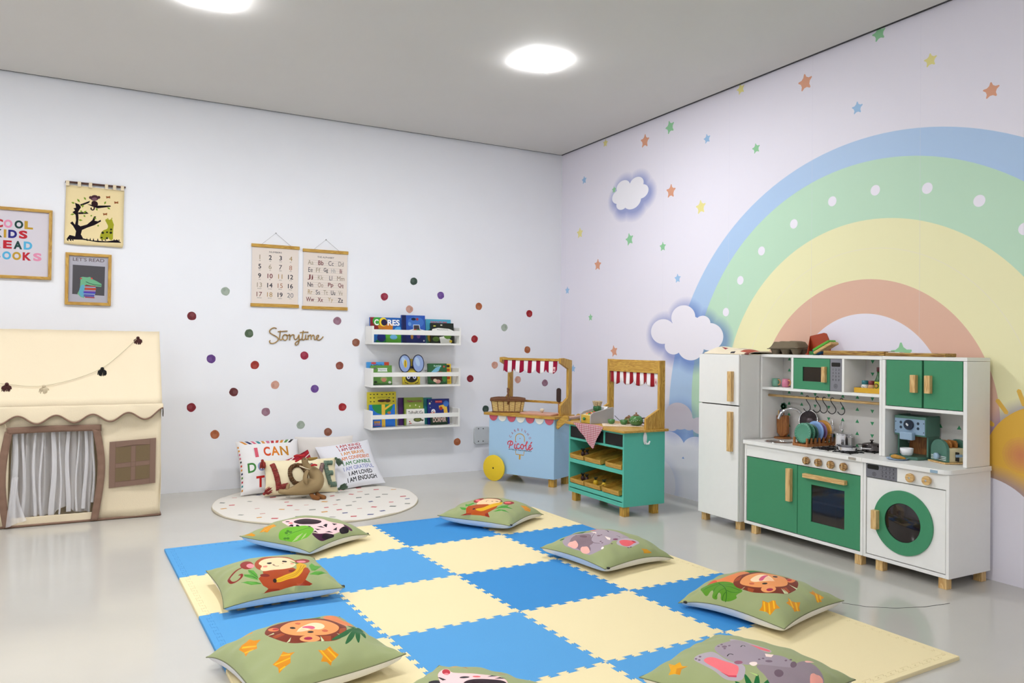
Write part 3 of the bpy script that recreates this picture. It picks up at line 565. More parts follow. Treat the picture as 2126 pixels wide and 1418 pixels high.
  ((250,225,215),1,0,[-.369,-.18,-.312,-.199,-.268,-.259,-.339,-.288,-.406,-.258]),
  ((250,225,215),0,0,[.039,-.225,.12,-.313,.023,-.323,-.03,-.27]),
  ((15,10,14),1,0.013,[-.35,.134,-.296,.142,-.271,.122,-.278,.084]),
  ((15,10,14),1,0.014,[-.022,.099,.045,.114,.069,.098,.032,.061]),
  ((150,92,112),1,0,[-.386,-.108,-.407,-.112,-.429,-.106,-.449,-.09,-.463,-.069,-.467,-.047,-.461,-.027,-.447,-.014,-.427,-.01,-.404,-.016,-.384,-.031,-.371,-.052,-.366,-.075,-.372,-.095]),
  ((110,88,100),1,0,[-.214,-.6,-.255,-.611,-.299,-.612,-.337,-.602,-.362,-.584,-.369,-.561,-.357,-.538,-.33,-.519,-.289,-.508,-.245,-.507,-.205,-.516,-.18,-.534,-.171,-.557,-.184,-.581]),
  ((120,98,112),1,0,[-.083,.275,-.105,.267,-.13,.268,-.138,.277,-.144,.291,-.142,.309,-.13,.326,-.11,.34,-.092,.348,-.067,.348,-.055,.339,-.046,.325,-.055,.306,-.067,.289]),
  ((120,98,112),1,0,[-.068,-.383,-.087,-.386,-.11,-.382,-.134,-.372,-.155,-.357,-.163,-.341,-.164,-.327,-.155,-.318,-.137,-.315,-.117,-.319,-.092,-.329,-.071,-.343,-.06,-.359,-.059,-.373]),
  ((110,88,100),1,0,[.181,-.609,.141,-.622,.1,-.627,.065,-.624,.043,-.614,.037,-.599,.045,-.581,.077,-.565,.116,-.552,.157,-.545,.195,-.547,.22,-.556,.226,-.572,.207,-.591]),
  ((115,92,108),1,0,[-.105,.374,-.13,.369,-.136,.378,-.131,.396,-.112,.412,-.092,.418,-.08,.409,-.083,.391]),
  ((115,92,108),1,0,[-.017,.373,-.042,.366,-.048,.375,-.043,.393,-.03,.41,-.005,.417,.018,.409,.008,.39]),
  ((115,92,108),1,0,[-.03,.247,-.055,.241,-.067,.249,-.067,.265,-.046,.281,-.03,.286,-.008,.279,-.01,.262]),
  ((115,92,108),1,0,[-.162,.248,-.181,.245,-.194,.253,-.192,.269,-.18,.283,-.158,.287,-.145,.279,-.147,.263]),
  ((115,92,108),1,0,[-.568,.452,-.581,.45,-.589,.461,-.586,.477,-.575,.49,-.561,.491,-.554,.481,-.556,.465]),
  ((115,92,108),1,0,[-.506,.429,-.52,.427,-.528,.437,-.526,.453,-.514,.466,-.499,.468,-.491,.458,-.494,.442]),
  ((115,92,108),1,0,[-.582,.396,-.595,.395,-.602,.405,-.601,.421,-.591,.433,-.578,.434,-.57,.424,-.572,.408]),
  ((115,92,108),1,0,[-.168,-.259,-.183,-.261,-.198,-.254,-.205,-.243,-.195,-.233,-.18,-.23,-.162,-.237,-.157,-.249]),
  ((115,92,108),1,0,[-.097,-.282,-.117,-.285,-.132,-.278,-.137,-.266,-.13,-.256,-.11,-.254,-.093,-.26,-.088,-.272]),
  ((115,92,108),1,0,[.145,-.492,.127,-.496,.106,-.492,.095,-.482,.106,-.472,.12,-.469,.149,-.473,.157,-.483]),
  ((115,92,108),1,0,[.233,-.521,.215,-.525,.192,-.522,.182,-.512,.191,-.502,.214,-.498,.238,-.501,.245,-.511]),
  ((242,166,150),1,0,[.089,-.817,.257,-.802,.261,-.829,.332,-.856,.285,-.926,.083,-.97,-.153,-.947]),
  ((240,180,170),1,0,[.395,-.609,.508,-.645,.557,-.699,.383,-.656]),
  ((222,160,26),0,0,[-.687,.803,-.71,.7,-.655,.656,-.735,.575,-.744,.483,-.803,.54,-.895,.506,-.878,.593,-.9,.663,-.817,.686]),
  ((204,134,18),0,0,[-.776,.627,-.746,.49,-.803,.54,-.893,.508,-.876,.579]),
 ],
 'elephB':[
  ((20,98,42),1,0,[-.705,.77,-.63,.72,-.705,.545,-.742,.658]),
  ((20,98,42),1,0,[-.63,.72,-.58,.695,-.392,.595,-.217,.495,-.142,.458,-.492,.37,-.542,.67,-.617,.708]),
  ((222,92,92),1,0,[-.13,.47,-.017,.395,.145,.308,-.03,.157,-.092,.32]),
  ((165,150,160),1,0,[-.782,.57,-.593,.695,-.467,.608,-.342,.37,-.205,.27,-.03,.333,.207,.245,.258,-.042,.233,-.33,.258,-.517,.006,-.558,-.146,-.532,-.245,-.455,-.421,-.555,-.59,-.505,-.614,-.571,-.711,-.589,-.894,-.48,-.948,-.31,-.928,-.05,-.954,.159,-.879,.47]),
  ((132,112,120),1,0,[-.542,.483,-.38,.32,-.33,.157,-.574,-.12,-.642,-.255,-.739,-.211,-.798,-.355,-.915,-.355,-.934,-.135,-.896,-.017,-.921,.032,-.872,.307]),
  ((170,155,164),1,0,[-.042,.32,.207,.245,.245,-.055,.22,-.342,.005,-.499,-.105,-.492,-.217,-.402,-.392,-.544,-.525,-.437,-.618,-.268,-.574,-.12,-.417,.045]),
  ((185,170,180),1,0,[-.292,-.602,-.105,-.492,.27,-.505,.37,-.708,.119,-.814,-.173,-.76]),
  ((232,98,104),1,0,[-.13,-.517,.12,-.58,.245,-.7,.108,-.747,-.095,-.759,-.2,-.689]),
  ((190,30,50),1,0,[.157,-.613,.233,-.639,.257,-.705,.157,-.73]),
  ((246,178,165),1,0,[-.89,.317,-.799,.327,-.803,.243,-.754,.207,-.793,.108,-.827,.028,-.9,0,-.937,.059,-.927,.207]),
  ((246,178,165),1,0,[-.903,-.106,-.838,-.084,-.828,-.143,-.787,-.201,-.8,-.265,-.847,-.369,-.915,-.355,-.953,-.274,-.947,-.18]),
  ((250,232,222),0,0,[-.257,-.22,-.21,-.355,-.292,-.423,-.317,-.363]),
  ((250,232,222),0,0,[-.192,.32,-.168,.157,-.255,.058]),
  ((250,232,222),1,0,[-.704,-.552,-.623,-.508,-.598,-.557,-.677,-.596]),
  ((15,10,14),1,0.013,[.02,-.317,.045,-.355,.032,-.418]),
  ((15,10,14),1,0.025,[.095,.12,.12,.095,.07,-.005]),
  ((128,72,98),1,0,[-.094,-.48,-.117,-.49,-.142,-.494,-.168,-.49,-.192,-.478,-.205,-.462,-.217,-.444,-.205,-.428,-.192,-.417,-.158,-.417,-.13,-.418,-.106,-.43,-.092,-.445,-.085,-.463]),
  ((110,82,92),1,0,[-.494,.108,-.519,.083,-.545,.095,-.568,.12,-.582,.157,-.584,.207,-.58,.245,-.555,.283,-.53,.295,-.505,.295,-.48,.27,-.467,.233,-.467,.183,-.48,.133]),
  ((120,95,105),1,0,[-.305,-.13,-.31,-.135,-.33,-.142,-.355,-.131,-.367,-.117,-.367,-.105,-.367,-.08,-.355,-.067,-.333,-.055,-.317,-.055,-.305,-.055,-.292,-.08,-.292,-.092,-.283,-.117]),
  ((100,75,85),1,0.014,[-.595,-.168,-.617,-.247,-.557,-.368]),
  ((100,75,85),1,0.012,[-.517,-.055,-.342,.058,-.205,.145]),
  ((112,86,96),1,0,[-.242,-.13,-.255,-.13,-.274,-.13,-.28,-.105,-.27,-.092,-.255,-.08,-.23,-.08,-.23,-.105]),
  ((112,86,96),1,0,[-.492,-.418,-.507,-.423,-.524,-.415,-.532,-.398,-.53,-.382,-.512,-.377,-.496,-.386,-.487,-.403]),
  ((112,86,96),1,0,[-.337,-.564,-.355,-.57,-.373,-.564,-.385,-.551,-.381,-.537,-.367,-.531,-.346,-.536,-.334,-.55]),
  ((112,86,96),1,0,[-.472,-.346,-.487,-.352,-.505,-.343,-.512,-.325,-.506,-.309,-.491,-.305,-.474,-.312,-.467,-.33]),
  ((112,86,96),1,0,[-.555,.37,-.567,.37,-.58,.383,-.568,.408,-.555,.433,-.542,.445,-.53,.433,-.53,.408]),
  ((112,86,96),1,0,[.017,-.797,-.005,-.804,-.023,-.803,-.042,-.796,-.04,-.785,-.023,-.779,-.005,-.779,.018,-.787]),
  ((112,86,96),1,0,[-.056,-.795,-.072,-.801,-.096,-.8,-.112,-.791,-.117,-.781,-.096,-.775,-.073,-.776,-.056,-.784]),
  ((214,152,28),0,0,[.186,-.898,.363,-.889,.435,-.961,.407,-.97,.32,-.97,.201,-.97,.22,-.932]),
 ],
}
TAPESTRY=[((22,12,22),0,0.0,[-0.125,1.585,-0.12,1.625,-0.137,1.656,-0.152,1.671,-0.14,1.682,-0.126,1.663,-0.121,1.69,-0.124,1.723,-0.141,1.737,-0.127,1.749,-0.136,1.761,-0.122,1.766,-0.128,1.795,-0.105,1.787,-0.096,1.771,-0.11,1.744,-0.108,1.704,-0.11,1.665,-0.097,1.656,-0.063,1.669,-0.035,1.698,-0.026,1.722,-0.015,1.723,-0.023,1.696,-0.005,1.694,0.009,1.705,0.012,1.695,-0.022,1.669,-0.063,1.649,-0.088,1.634,-0.094,1.607,-0.082,1.585]),
 ((22,12,22),0,0.0,[-0.102,1.787,-0.048,1.816,-0.054,1.802,-0.096,1.778]),
 ((22,12,22),0,0.0,[-0.065,1.793,-0.007,1.79,0.061,1.797,0.064,1.79,-0.007,1.773,-0.036,1.781]),
 ((22,12,22),0,0.0117,[-0.107,1.734,-0.064,1.74]),
 ((22,12,22),0,0.0,[-0.17,1.571,-0.153,1.599,-0.119,1.592,-0.073,1.582,-0.033,1.575,0.043,1.575,0.102,1.589,0.125,1.572,-0.003,1.566,-0.084,1.575]),
 ((22,12,22),0,0.0,[-0.166,1.565,-0.162,1.588,-0.157,1.561]),
 ((22,12,22),0,0.0,[-0.152,1.566,-0.147,1.589,-0.142,1.562]),
 ((22,12,22),0,0.0,[-0.14,1.567,-0.136,1.589,-0.131,1.563]),
 ((22,12,22),0,0.0,[-0.066,1.573,-0.062,1.59,-0.057,1.569]),
 ((22,12,22),0,0.0,[-0.049,1.574,-0.044,1.591,-0.039,1.57]),
 ((22,12,22),0,0.0,[-0.031,1.575,-0.027,1.591,-0.022,1.572]),
 ((22,12,22),0,0.0,[-0.008,1.577,-0.004,1.592,0.001,1.573]),
 ((22,12,22),0,0.0,[0.015,1.579,0.02,1.592,0.025,1.575]),
 ((22,12,22),0,0.0,[0.033,1.58,0.037,1.592,0.042,1.576]),
 ((22,12,22),0,0.0,[0.08,1.584,0.085,1.593,0.09,1.58]),
 ((22,12,22),0,0.0,[0.095,1.585,0.099,1.594,0.104,1.581]),
 ((22,12,22),0,0.0,[0.107,1.586,0.111,1.594,0.116,1.582]),
 ((120,150,40),0,0.0,[-0.128,1.791,-0.137,1.799,-0.148,1.796,-0.139,1.788]),
 ((120,150,40),0,0.0,[-0.102,1.8,-0.106,1.815,-0.118,1.82,-0.114,1.806]),
 ((120,150,40),0,0.0,[-0.071,1.817,-0.072,1.83,-0.082,1.835,-0.081,1.823]),
 ((120,150,40),0,0.0,[-0.088,1.789,-0.093,1.778,-0.088,1.769,-0.083,1.779]),
 ((120,150,40),0,0.0,[-0.102,1.748,-0.095,1.741,-0.087,1.746,-0.094,1.753]),
 ((120,150,40),0,0.0,[-0.127,1.729,-0.141,1.73,-0.152,1.72,-0.139,1.719]),
 ((120,150,40),0,0.0,[-0.084,1.736,-0.072,1.74,-0.066,1.753,-0.078,1.749]),
 ((120,150,40),0,0.0,[-0.081,1.727,-0.081,1.716,-0.072,1.713,-0.073,1.724]),
 ((120,150,40),0,0.0,[-0.109,1.694,-0.099,1.687,-0.086,1.692,-0.097,1.699]),
 ((120,150,40),0,0.0,[-0.047,1.723,-0.04,1.719,-0.035,1.726,-0.041,1.73]),
 ((120,150,40),0,0.0,[-0.026,1.715,-0.022,1.706,-0.013,1.706,-0.017,1.716]),
 ((120,150,40),0,0.0,[-0.002,1.674,-0.009,1.668,-0.005,1.661,0.002,1.666]),
 ((120,150,40),0,0.0,[0.028,1.8,0.037,1.808,0.037,1.821,0.027,1.813]),
 ((120,150,40),0,0.0,[-0.015,1.776,-0.017,1.764,-0.009,1.757,-0.007,1.769]),
 ((120,150,40),0,0.0,[0.043,1.785,0.049,1.774,0.061,1.773,0.055,1.784]),
 ((120,150,40),0,0.0,[-0.096,1.781,-0.089,1.774,-0.079,1.78,-0.087,1.786]),
 ((70,40,50),1,0.0,[-0.003,1.837,-0.006,1.827,-0.014,1.82,-0.025,1.816,-0.036,1.818,-0.044,1.823,-0.047,1.832,-0.044,1.842,-0.036,1.85,-0.025,1.853,-0.014,1.852,-0.006,1.846]),
 ((70,40,50),1,0.0,[-0.039,1.837,-0.04,1.832,-0.043,1.828,-0.047,1.826,-0.051,1.827,-0.054,1.83,-0.055,1.835,-0.054,1.84,-0.051,1.843,-0.047,1.845,-0.043,1.844,-0.04,1.841]),
 ((70,40,50),1,0.0,[0.006,1.841,0.005,1.836,0.002,1.833,-0.002,1.831,-0.006,1.832,-0.009,1.835,-0.01,1.84,-0.009,1.844,-0.006,1.848,-0.002,1.85,0.002,1.849,0.005,1.846]),
 ((120,85,95),1,0.0,[-0.011,1.83,-0.012,1.824,-0.018,1.82,-0.025,1.817,-0.032,1.818,-0.038,1.821,-0.04,1.827,-0.038,1.832,-0.032,1.836,-0.025,1.839,-0.018,1.838,-0.013,1.835]),
 ((45,25,30),1,0.0,[-0.039,1.817,-0.01,1.816,-0.004,1.79,-0.024,1.782,-0.043,1.79]),
 ((45,25,30),1,0.0075,[-0.027,1.785,-0.025,1.768,-0.033,1.759,-0.043,1.763,-0.042,1.773]),
 ((160,160,40),1,0.0,[0.032,1.707,0.044,1.715,0.053,1.706,0.071,1.717,0.077,1.694,0.083,1.681,0.08,1.668,0.078,1.627,0.079,1.584,0.058,1.586,0.052,1.605,0.043,1.585,0.005,1.582,0.01,1.622,0.025,1.643,0.048,1.652,0.051,1.672,0.042,1.688]),
 ((160,160,40),0,0.005,[0.047,1.718,0.053,1.706]),
 ((160,160,40),0,0.005,[0.071,1.721,0.066,1.707]),
 ((35,40,20),1,0.0,[0.03,1.627,0.028,1.621,0.022,1.618,0.017,1.62,0.014,1.626,0.017,1.631,0.022,1.634,0.027,1.632]),
 ((35,40,20),1,0.0,[0.051,1.632,0.05,1.628,0.046,1.625,0.041,1.627,0.04,1.631,0.041,1.635,0.045,1.637,0.05,1.636]),
 ((35,40,20),1,0.0,[0.074,1.651,0.072,1.646,0.067,1.643,0.063,1.645,0.061,1.649,0.062,1.654,0.067,1.657,0.072,1.655]),
 ((35,40,20),1,0.0,[0.074,1.63,0.072,1.625,0.066,1.622,0.061,1.624,0.058,1.629,0.061,1.635,0.066,1.638,0.072,1.636]),
 ((35,40,20),1,0.0,[0.053,1.595,0.051,1.59,0.046,1.588,0.041,1.589,0.039,1.594,0.041,1.599,0.046,1.602,0.051,1.6]),
 ((35,40,20),1,0.0,[0.023,1.596,0.021,1.592,0.017,1.59,0.013,1.591,0.011,1.595,0.012,1.6,0.017,1.602,0.021,1.6]),
 ((150,90,50),0,0.0,[0.036,1.852,0.048,1.85,0.058,1.856,0.059,1.84,0.048,1.842,0.039,1.837]),
 ((150,90,50),0,0.0,[0.081,1.825,0.093,1.822,0.103,1.828,0.104,1.812,0.093,1.814,0.083,1.809]),
 ((150,90,50),0,0.0,[0.021,1.747,0.033,1.745,0.044,1.751,0.044,1.735,0.033,1.737,0.024,1.732])]
CROC=[((76,74,78),0,0.0,[-0.134,1.422,0.038,1.419,0.037,1.241,-0.134,1.245]),
 ((110,175,135),0,0.0,[-0.092,1.347,-0.081,1.351,-0.058,1.349,-0.041,1.353,-0.029,1.34,-0.005,1.328,0.021,1.313,0.02,1.295,-0.011,1.296,-0.063,1.306,-0.068,1.292,-0.071,1.259,-0.07,1.223,-0.09,1.229,-0.107,1.248,-0.094,1.278,-0.092,1.317]),
 ((95,165,190),1,0.0,[-0.094,1.294,-0.069,1.312,-0.073,1.229,-0.087,1.229,-0.099,1.251]),
 ((190,50,55),0,0.0,[-0.083,1.341,-0.085,1.337,-0.089,1.336,-0.094,1.337,-0.096,1.34,-0.094,1.343,-0.089,1.345,-0.085,1.344]),
 ((190,50,55),0,0.0,[-0.026,1.344,-0.028,1.34,-0.032,1.338,-0.036,1.34,-0.037,1.343,-0.036,1.347,-0.032,1.349,-0.028,1.347]),
 ((170,50,50),0,0.0,[-0.068,1.3,-0.011,1.3,-0.011,1.294,-0.068,1.294]),
 ((150,170,200),0,0.0,[-0.071,1.293,-0.011,1.293,-0.01,1.287,-0.071,1.287]),
 ((200,80,40),0,0.0,[-0.067,1.286,-0.008,1.286,-0.007,1.28,-0.067,1.28]),
 ((190,60,50),0,0.0,[-0.068,1.279,-0.01,1.279,-0.01,1.273,-0.068,1.273]),
 ((160,160,180),0,0.0,[-0.071,1.272,-0.01,1.272,-0.01,1.266,-0.071,1.266]),
 ((110,60,170),0,0.0,[-0.075,1.265,-0.011,1.265,-0.011,1.259,-0.075,1.259]),
 ((50,70,190),0,0.0,[-0.075,1.258,-0.011,1.258,-0.011,1.252,-0.075,1.252]),
 ((150,165,200),0,0.0,[-0.073,1.251,-0.013,1.251,-0.013,1.245,-0.073,1.246]),
 ((50,60,170),0,0.0,[-0.074,1.244,-0.017,1.244,-0.017,1.238,-0.074,1.239]),
 ((70,50,140),0,0.0,[-0.073,1.238,-0.017,1.237,-0.017,1.231,-0.073,1.232]),
 ((160,40,60),0,0.0,[-0.066,1.231,-0.015,1.23,-0.015,1.224,-0.066,1.225]),
 ((40,60,50),0,0.0034,[-0.063,1.322,-0.028,1.307,0.018,1.304])]
SCRIPT=[[1.07,1.061,1.057,1.069,1.041,1.065,1.024,1.051,1.023,1.034,1.045,1.021,1.072,1.007,1.085,0.994,1.076,0.976,1.052,0.962,1.032,0.962,1.022,0.972,1.029,0.983],[1.095,1.049,1.093,1.022,1.089,0.994,1.096,0.984,1.109,0.991],[1.078,1.042,1.102,1.044,1.125,1.046,1.142,1.047],[1.109,0.991,1.11,1.009,1.12,1.023,1.135,1.022,1.144,1.005,1.137,0.986,1.121,0.983,1.11,0.998,1.112,1.016,1.126,1.025,1.148,1.017],[1.148,1.017,1.157,1.027,1.16,1.012,1.158,0.984],[1.158,1.002,1.167,1.019,1.184,1.025,1.187,1.016],[1.187,1.023,1.186,0.999,1.195,0.988,1.208,0.996,1.22,1.024],[1.22,1.024,1.222,0.989,1.219,0.964,1.205,0.95,1.194,0.957,1.198,0.971,1.222,0.985,1.239,0.996],[1.249,1.052,1.244,1.017,1.241,0.993,1.25,0.986,1.262,0.996],[1.225,1.038,1.249,1.042,1.284,1.042],[1.267,1.026,1.264,1.0,1.269,0.99,1.279,0.997],[1.283,1.023,1.283,0.99],[1.284,1.011,1.295,1.025,1.304,1.022,1.303,0.99],[1.304,1.011,1.316,1.025,1.325,1.019,1.324,0.994,1.333,0.99],[1.334,0.994,1.351,1.005,1.358,1.019,1.349,1.025,1.339,1.012,1.342,0.991,1.359,0.987,1.375,0.998,1.387,1.014]]

def art(L, ox=0.0, oy=0.0, sx=1.0, sy=1.0):
    o = []
    for c, sm, wd, f in L:
        p = np.array(f, float).reshape(-1, 2)*(sx, sy)+(ox, oy)
        if wd: o.append(stroke(c, chaikin(p, 2, False) if len(p) > 2 else p, wd))
        else: o.append(poly(c, chaikin(p, 2) if sm else p))
    return o

# ================================================================== THE ROOM
def struct(name, mb, m, parent=None, **k):
    o = mb.build(name, m, parent, **k); o['kind'] = 'structure'; return o
struct('floor', MB().box(LX-.1, RX+.1, FY-.1, RY+.1, -.1, 0), FLOORM)
struct('wall_far', MB().box(LX-.1, RX+.1, RY, RY+.1, 0, RH+.1), WALLP)
wr = struct('wall_right', MB().box(RX+.001, RX+.1, FY-.1, RY, 0, RH+.1), WALLP)
struct('wall_left', MB().box(LX-.1, LX, FY-.1, RY, 0, RH+.1), WALLP)
struct('wall_back', MB().box(LX, RX, FY-.1, FY, 0, RH+.1), WALLP)
struct('ceiling', MB().box(LX, RX-.03, FY, RY-.03, RH, RH+.05), CEILP)
struct('shade_strip_1', MB().box(LX, RX, RY-.03, RY, RH+.006, RH+.05), BLACKGAP)  # black strips fill the ceiling recess to paint its shade
struct('shade_strip_2', MB().box(RX-.03, RX, FY, RY-.03, RH+.006, RH+.05), BLACKGAP)

# printed wallpaper on the wall to the side: rainbow, stars, clouds, half a sun
SC_ = {'B': (158, 196, 232), 'G': (148, 206, 158), 'O': (226, 164, 134), 'Y': (236, 226, 150)}
BG = (237, 233, 244)
shp = []
for r_, c_, cc in ((1.505, (180, 207, 240), (2.457, .513)), (1.256, (194, 227, 200), (2.487, .642)), (.962, (243, 238, 190), (2.487, .646)), (.665, (228, 186, 163), (2.512, .65)), (.427, (237, 233, 245), (2.505, .718))):
    shp.append(poly(c_, ell(cc[0], cc[1], r_, n=160)))
    if r_ == .962: shp.append(stroke((242, 236, 200), ell(2.495, .665, .80, n=120), .005))
for i in range(9):
    shp.append(stroke((222, 219, 234), [(5.26-.61*i, 0), (5.26-.61*i, 2.6)], .0016, .5))
for y_, z_, r_ in ((2.691, 1.733, .026), (2.442, 1.747, .026), (2.175, 1.71, .026), (1.939, 1.614, .026), (1.754, 1.469, .026), (2.939, 1.649, .026), (3.169, 1.525, .026), (3.331, 1.368, .026), (3.447, 1.184, .026), (3.55, .97, .026)):
    shp.append(poly((244, 240, 250), ell(y_, z_, r_)))
def cloud(L, c, glow=(70, 104, 190), dy=-.02, dz=-.02, g=.075, st=.13):
    for k in range(9):
        e = g*(1-k/9.0)
        shp.append(('u', glow, [(q[0]+dy, q[1]+dz, q[2]+e, q[-1]+e) for q in L], st*(.5+k/12.0), 30))
    shp.append(('u', c, [(q[0], q[1], q[2], q[-1]) for q in L], 1.0, 72))
random.seed(3)
STARS = [(2.427, 2.511, .04, 'G'), (2.163, 2.296, .034, 'Y'), (2.869, 2.404, .05, 'O'), (1.891, 2.078, .038, 'O'), (2.546, 2.179, .034, 'B'), (3.341, 2.505, .034, 'Y'), (3.978, 2.435, .048, 'G'), (4.243, 2.403, .051, 'O'), (3.623, 2.275, .032, 'B'), (3.216, 2.124, .032, 'G'), (4.716, 2.497, .032, 'Y'), (4.996, 2.27, .034, 'B'), (3.962, 2.004, .05, 'O'), (3.674, 1.854, .048, 'Y'), (5.049, 1.861, .045, 'Y'), (4.407, 1.736, .048, 'G'), (4.04, 1.644, .034, 'G'), (4.799, 1.588, .047, 'O'), (3.887, 1.419, .032, 'B'), (5.223, 1.418, .033, 'B'), (4.889, 1.191, .03, 'G'), (4.579, .935, .046, 'O'), (5.124, .791, .034, 'B'), (2.299, .946, .06, 'G')]
for y_, z_, r_, k in STARS:
    shp.append(poly(SC_[k], chaikin(star(y_, z_, r_*1.12, random.uniform(-.25, .1), .42), 1)))
sun = (1.665, .50, .262)
cloud([(1.665, .50, .25)], (236, 186, 74), glow=(120, 110, 170), dy=.0, dz=0.0, g=.05, st=.1)
for k in range(10):
    an = PI*.2+k*PI*.095; a_ = np.array([sun[0]+math.cos(an)*.262, sun[1]+math.sin(an)*.262]); b_ = np.array([sun[0]+math.cos(an)*.325, sun[1]+math.sin(an)*.325])
    shp.append(stroke((236, 190, 84), [a_, b_], .018))
for k in range(7): shp.append(poly((214, 120, 104), ell(1.765, .54, .075*(1-k/7.0)), a=.16))
cloud([(3.958, .311, .158, .103), (3.686, .306, .144, .099), (3.42, .33, .15, .11), (3.15, .30, .16, .12), (2.85, .33, .19, .14), (2.5, .30, .18, .14), (2.2, .3, .2, .15), (1.93, .22, .25, .215), (1.55, .20, .25, .24), (1.2, .22, .2, .2), (4.15, .24, .1, .08), (4.35, .19, .12, .08)], (238, 234, 244), st=.10)
shp.append(poly((238, 234, 244), rect(1.0, 4.4, 0, .25)))
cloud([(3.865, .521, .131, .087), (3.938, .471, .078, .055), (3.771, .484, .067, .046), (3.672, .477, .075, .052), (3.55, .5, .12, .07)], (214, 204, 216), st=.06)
cloud([(3.831, 1.163, .115, .078), (3.649, 1.12, .07, .048), (3.588, 1.036, .121, .085), (3.757, .97, .123, .084), (3.923, .978, .087, .057), (4.031, 1.073, .125, .083), (3.794, 1.061, .17, .115)], (243, 239, 248))
cloud([(4.489, 2.125, .081, .049), (4.334, 2.119, .081, .05), (4.277, 2.057, .079, .049), (4.383, 2.012, .103, .063), (4.502, 2.005, .068, .042), (4.541, 2.063, .082, .05), (4.415, 2.068, .103, .063)], (246, 244, 250))
shp.append(poly(SC_['G'], chaikin(star(4.6, 2.125, .03), 1)))
cloud([(4.05, .06, .16, .16), (4.3, .05, .12, .12)], (228, 224, 236), st=.03)
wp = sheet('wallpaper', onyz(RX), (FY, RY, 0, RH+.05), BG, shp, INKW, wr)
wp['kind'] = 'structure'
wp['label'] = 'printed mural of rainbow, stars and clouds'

# ceiling lamps: two real ones, the rest added unseen as fill light
LAMPM = bpy.data.materials.new('lit_diffuser'); LAMPM.use_nodes = True
_b = LAMPM.node_tree.nodes['Principled BSDF']; _b.inputs['Emission Color'].default_value = (.97, .98, 1, 1); _b.inputs['Emission Strength'].default_value = LAMP_W
_b.inputs['Base Color'].default_value = (.9, .9, .9, 1)
def lamp(x, y, label):
    t = thing('ceiling_lamp', label, 'lamp', (x, y, RH), group='square ceiling lamps')
    MB().box(-.106, .106, -.106, .106, -.004, 0).build('lamp_frame', WHITEP, t, world=False)
    MB().box(-.11, .11, -.11, .11, -.014, -.004).build('diffuser', LAMPM, t, world=False, bevel=.004)
for i, (x, y) in enumerate(LAMPS):
    lamp(x, y, {0: 'glowing square ceiling lamp over the storytime wall, cut by the top edge', 1: 'glowing square ceiling lamp nearest the corner of the two walls'}.get(i, ['', '', 'added square fill lamp outside the frame, over the near end of the foam mat', 'added square fill lamp outside the frame, over the play tent', 'added square fill lamp outside the frame, on the tent side halfway back', 'added square fill lamp behind the camera, on the mat side', 'added square fill lamp behind the camera, on the tent side'][i]))

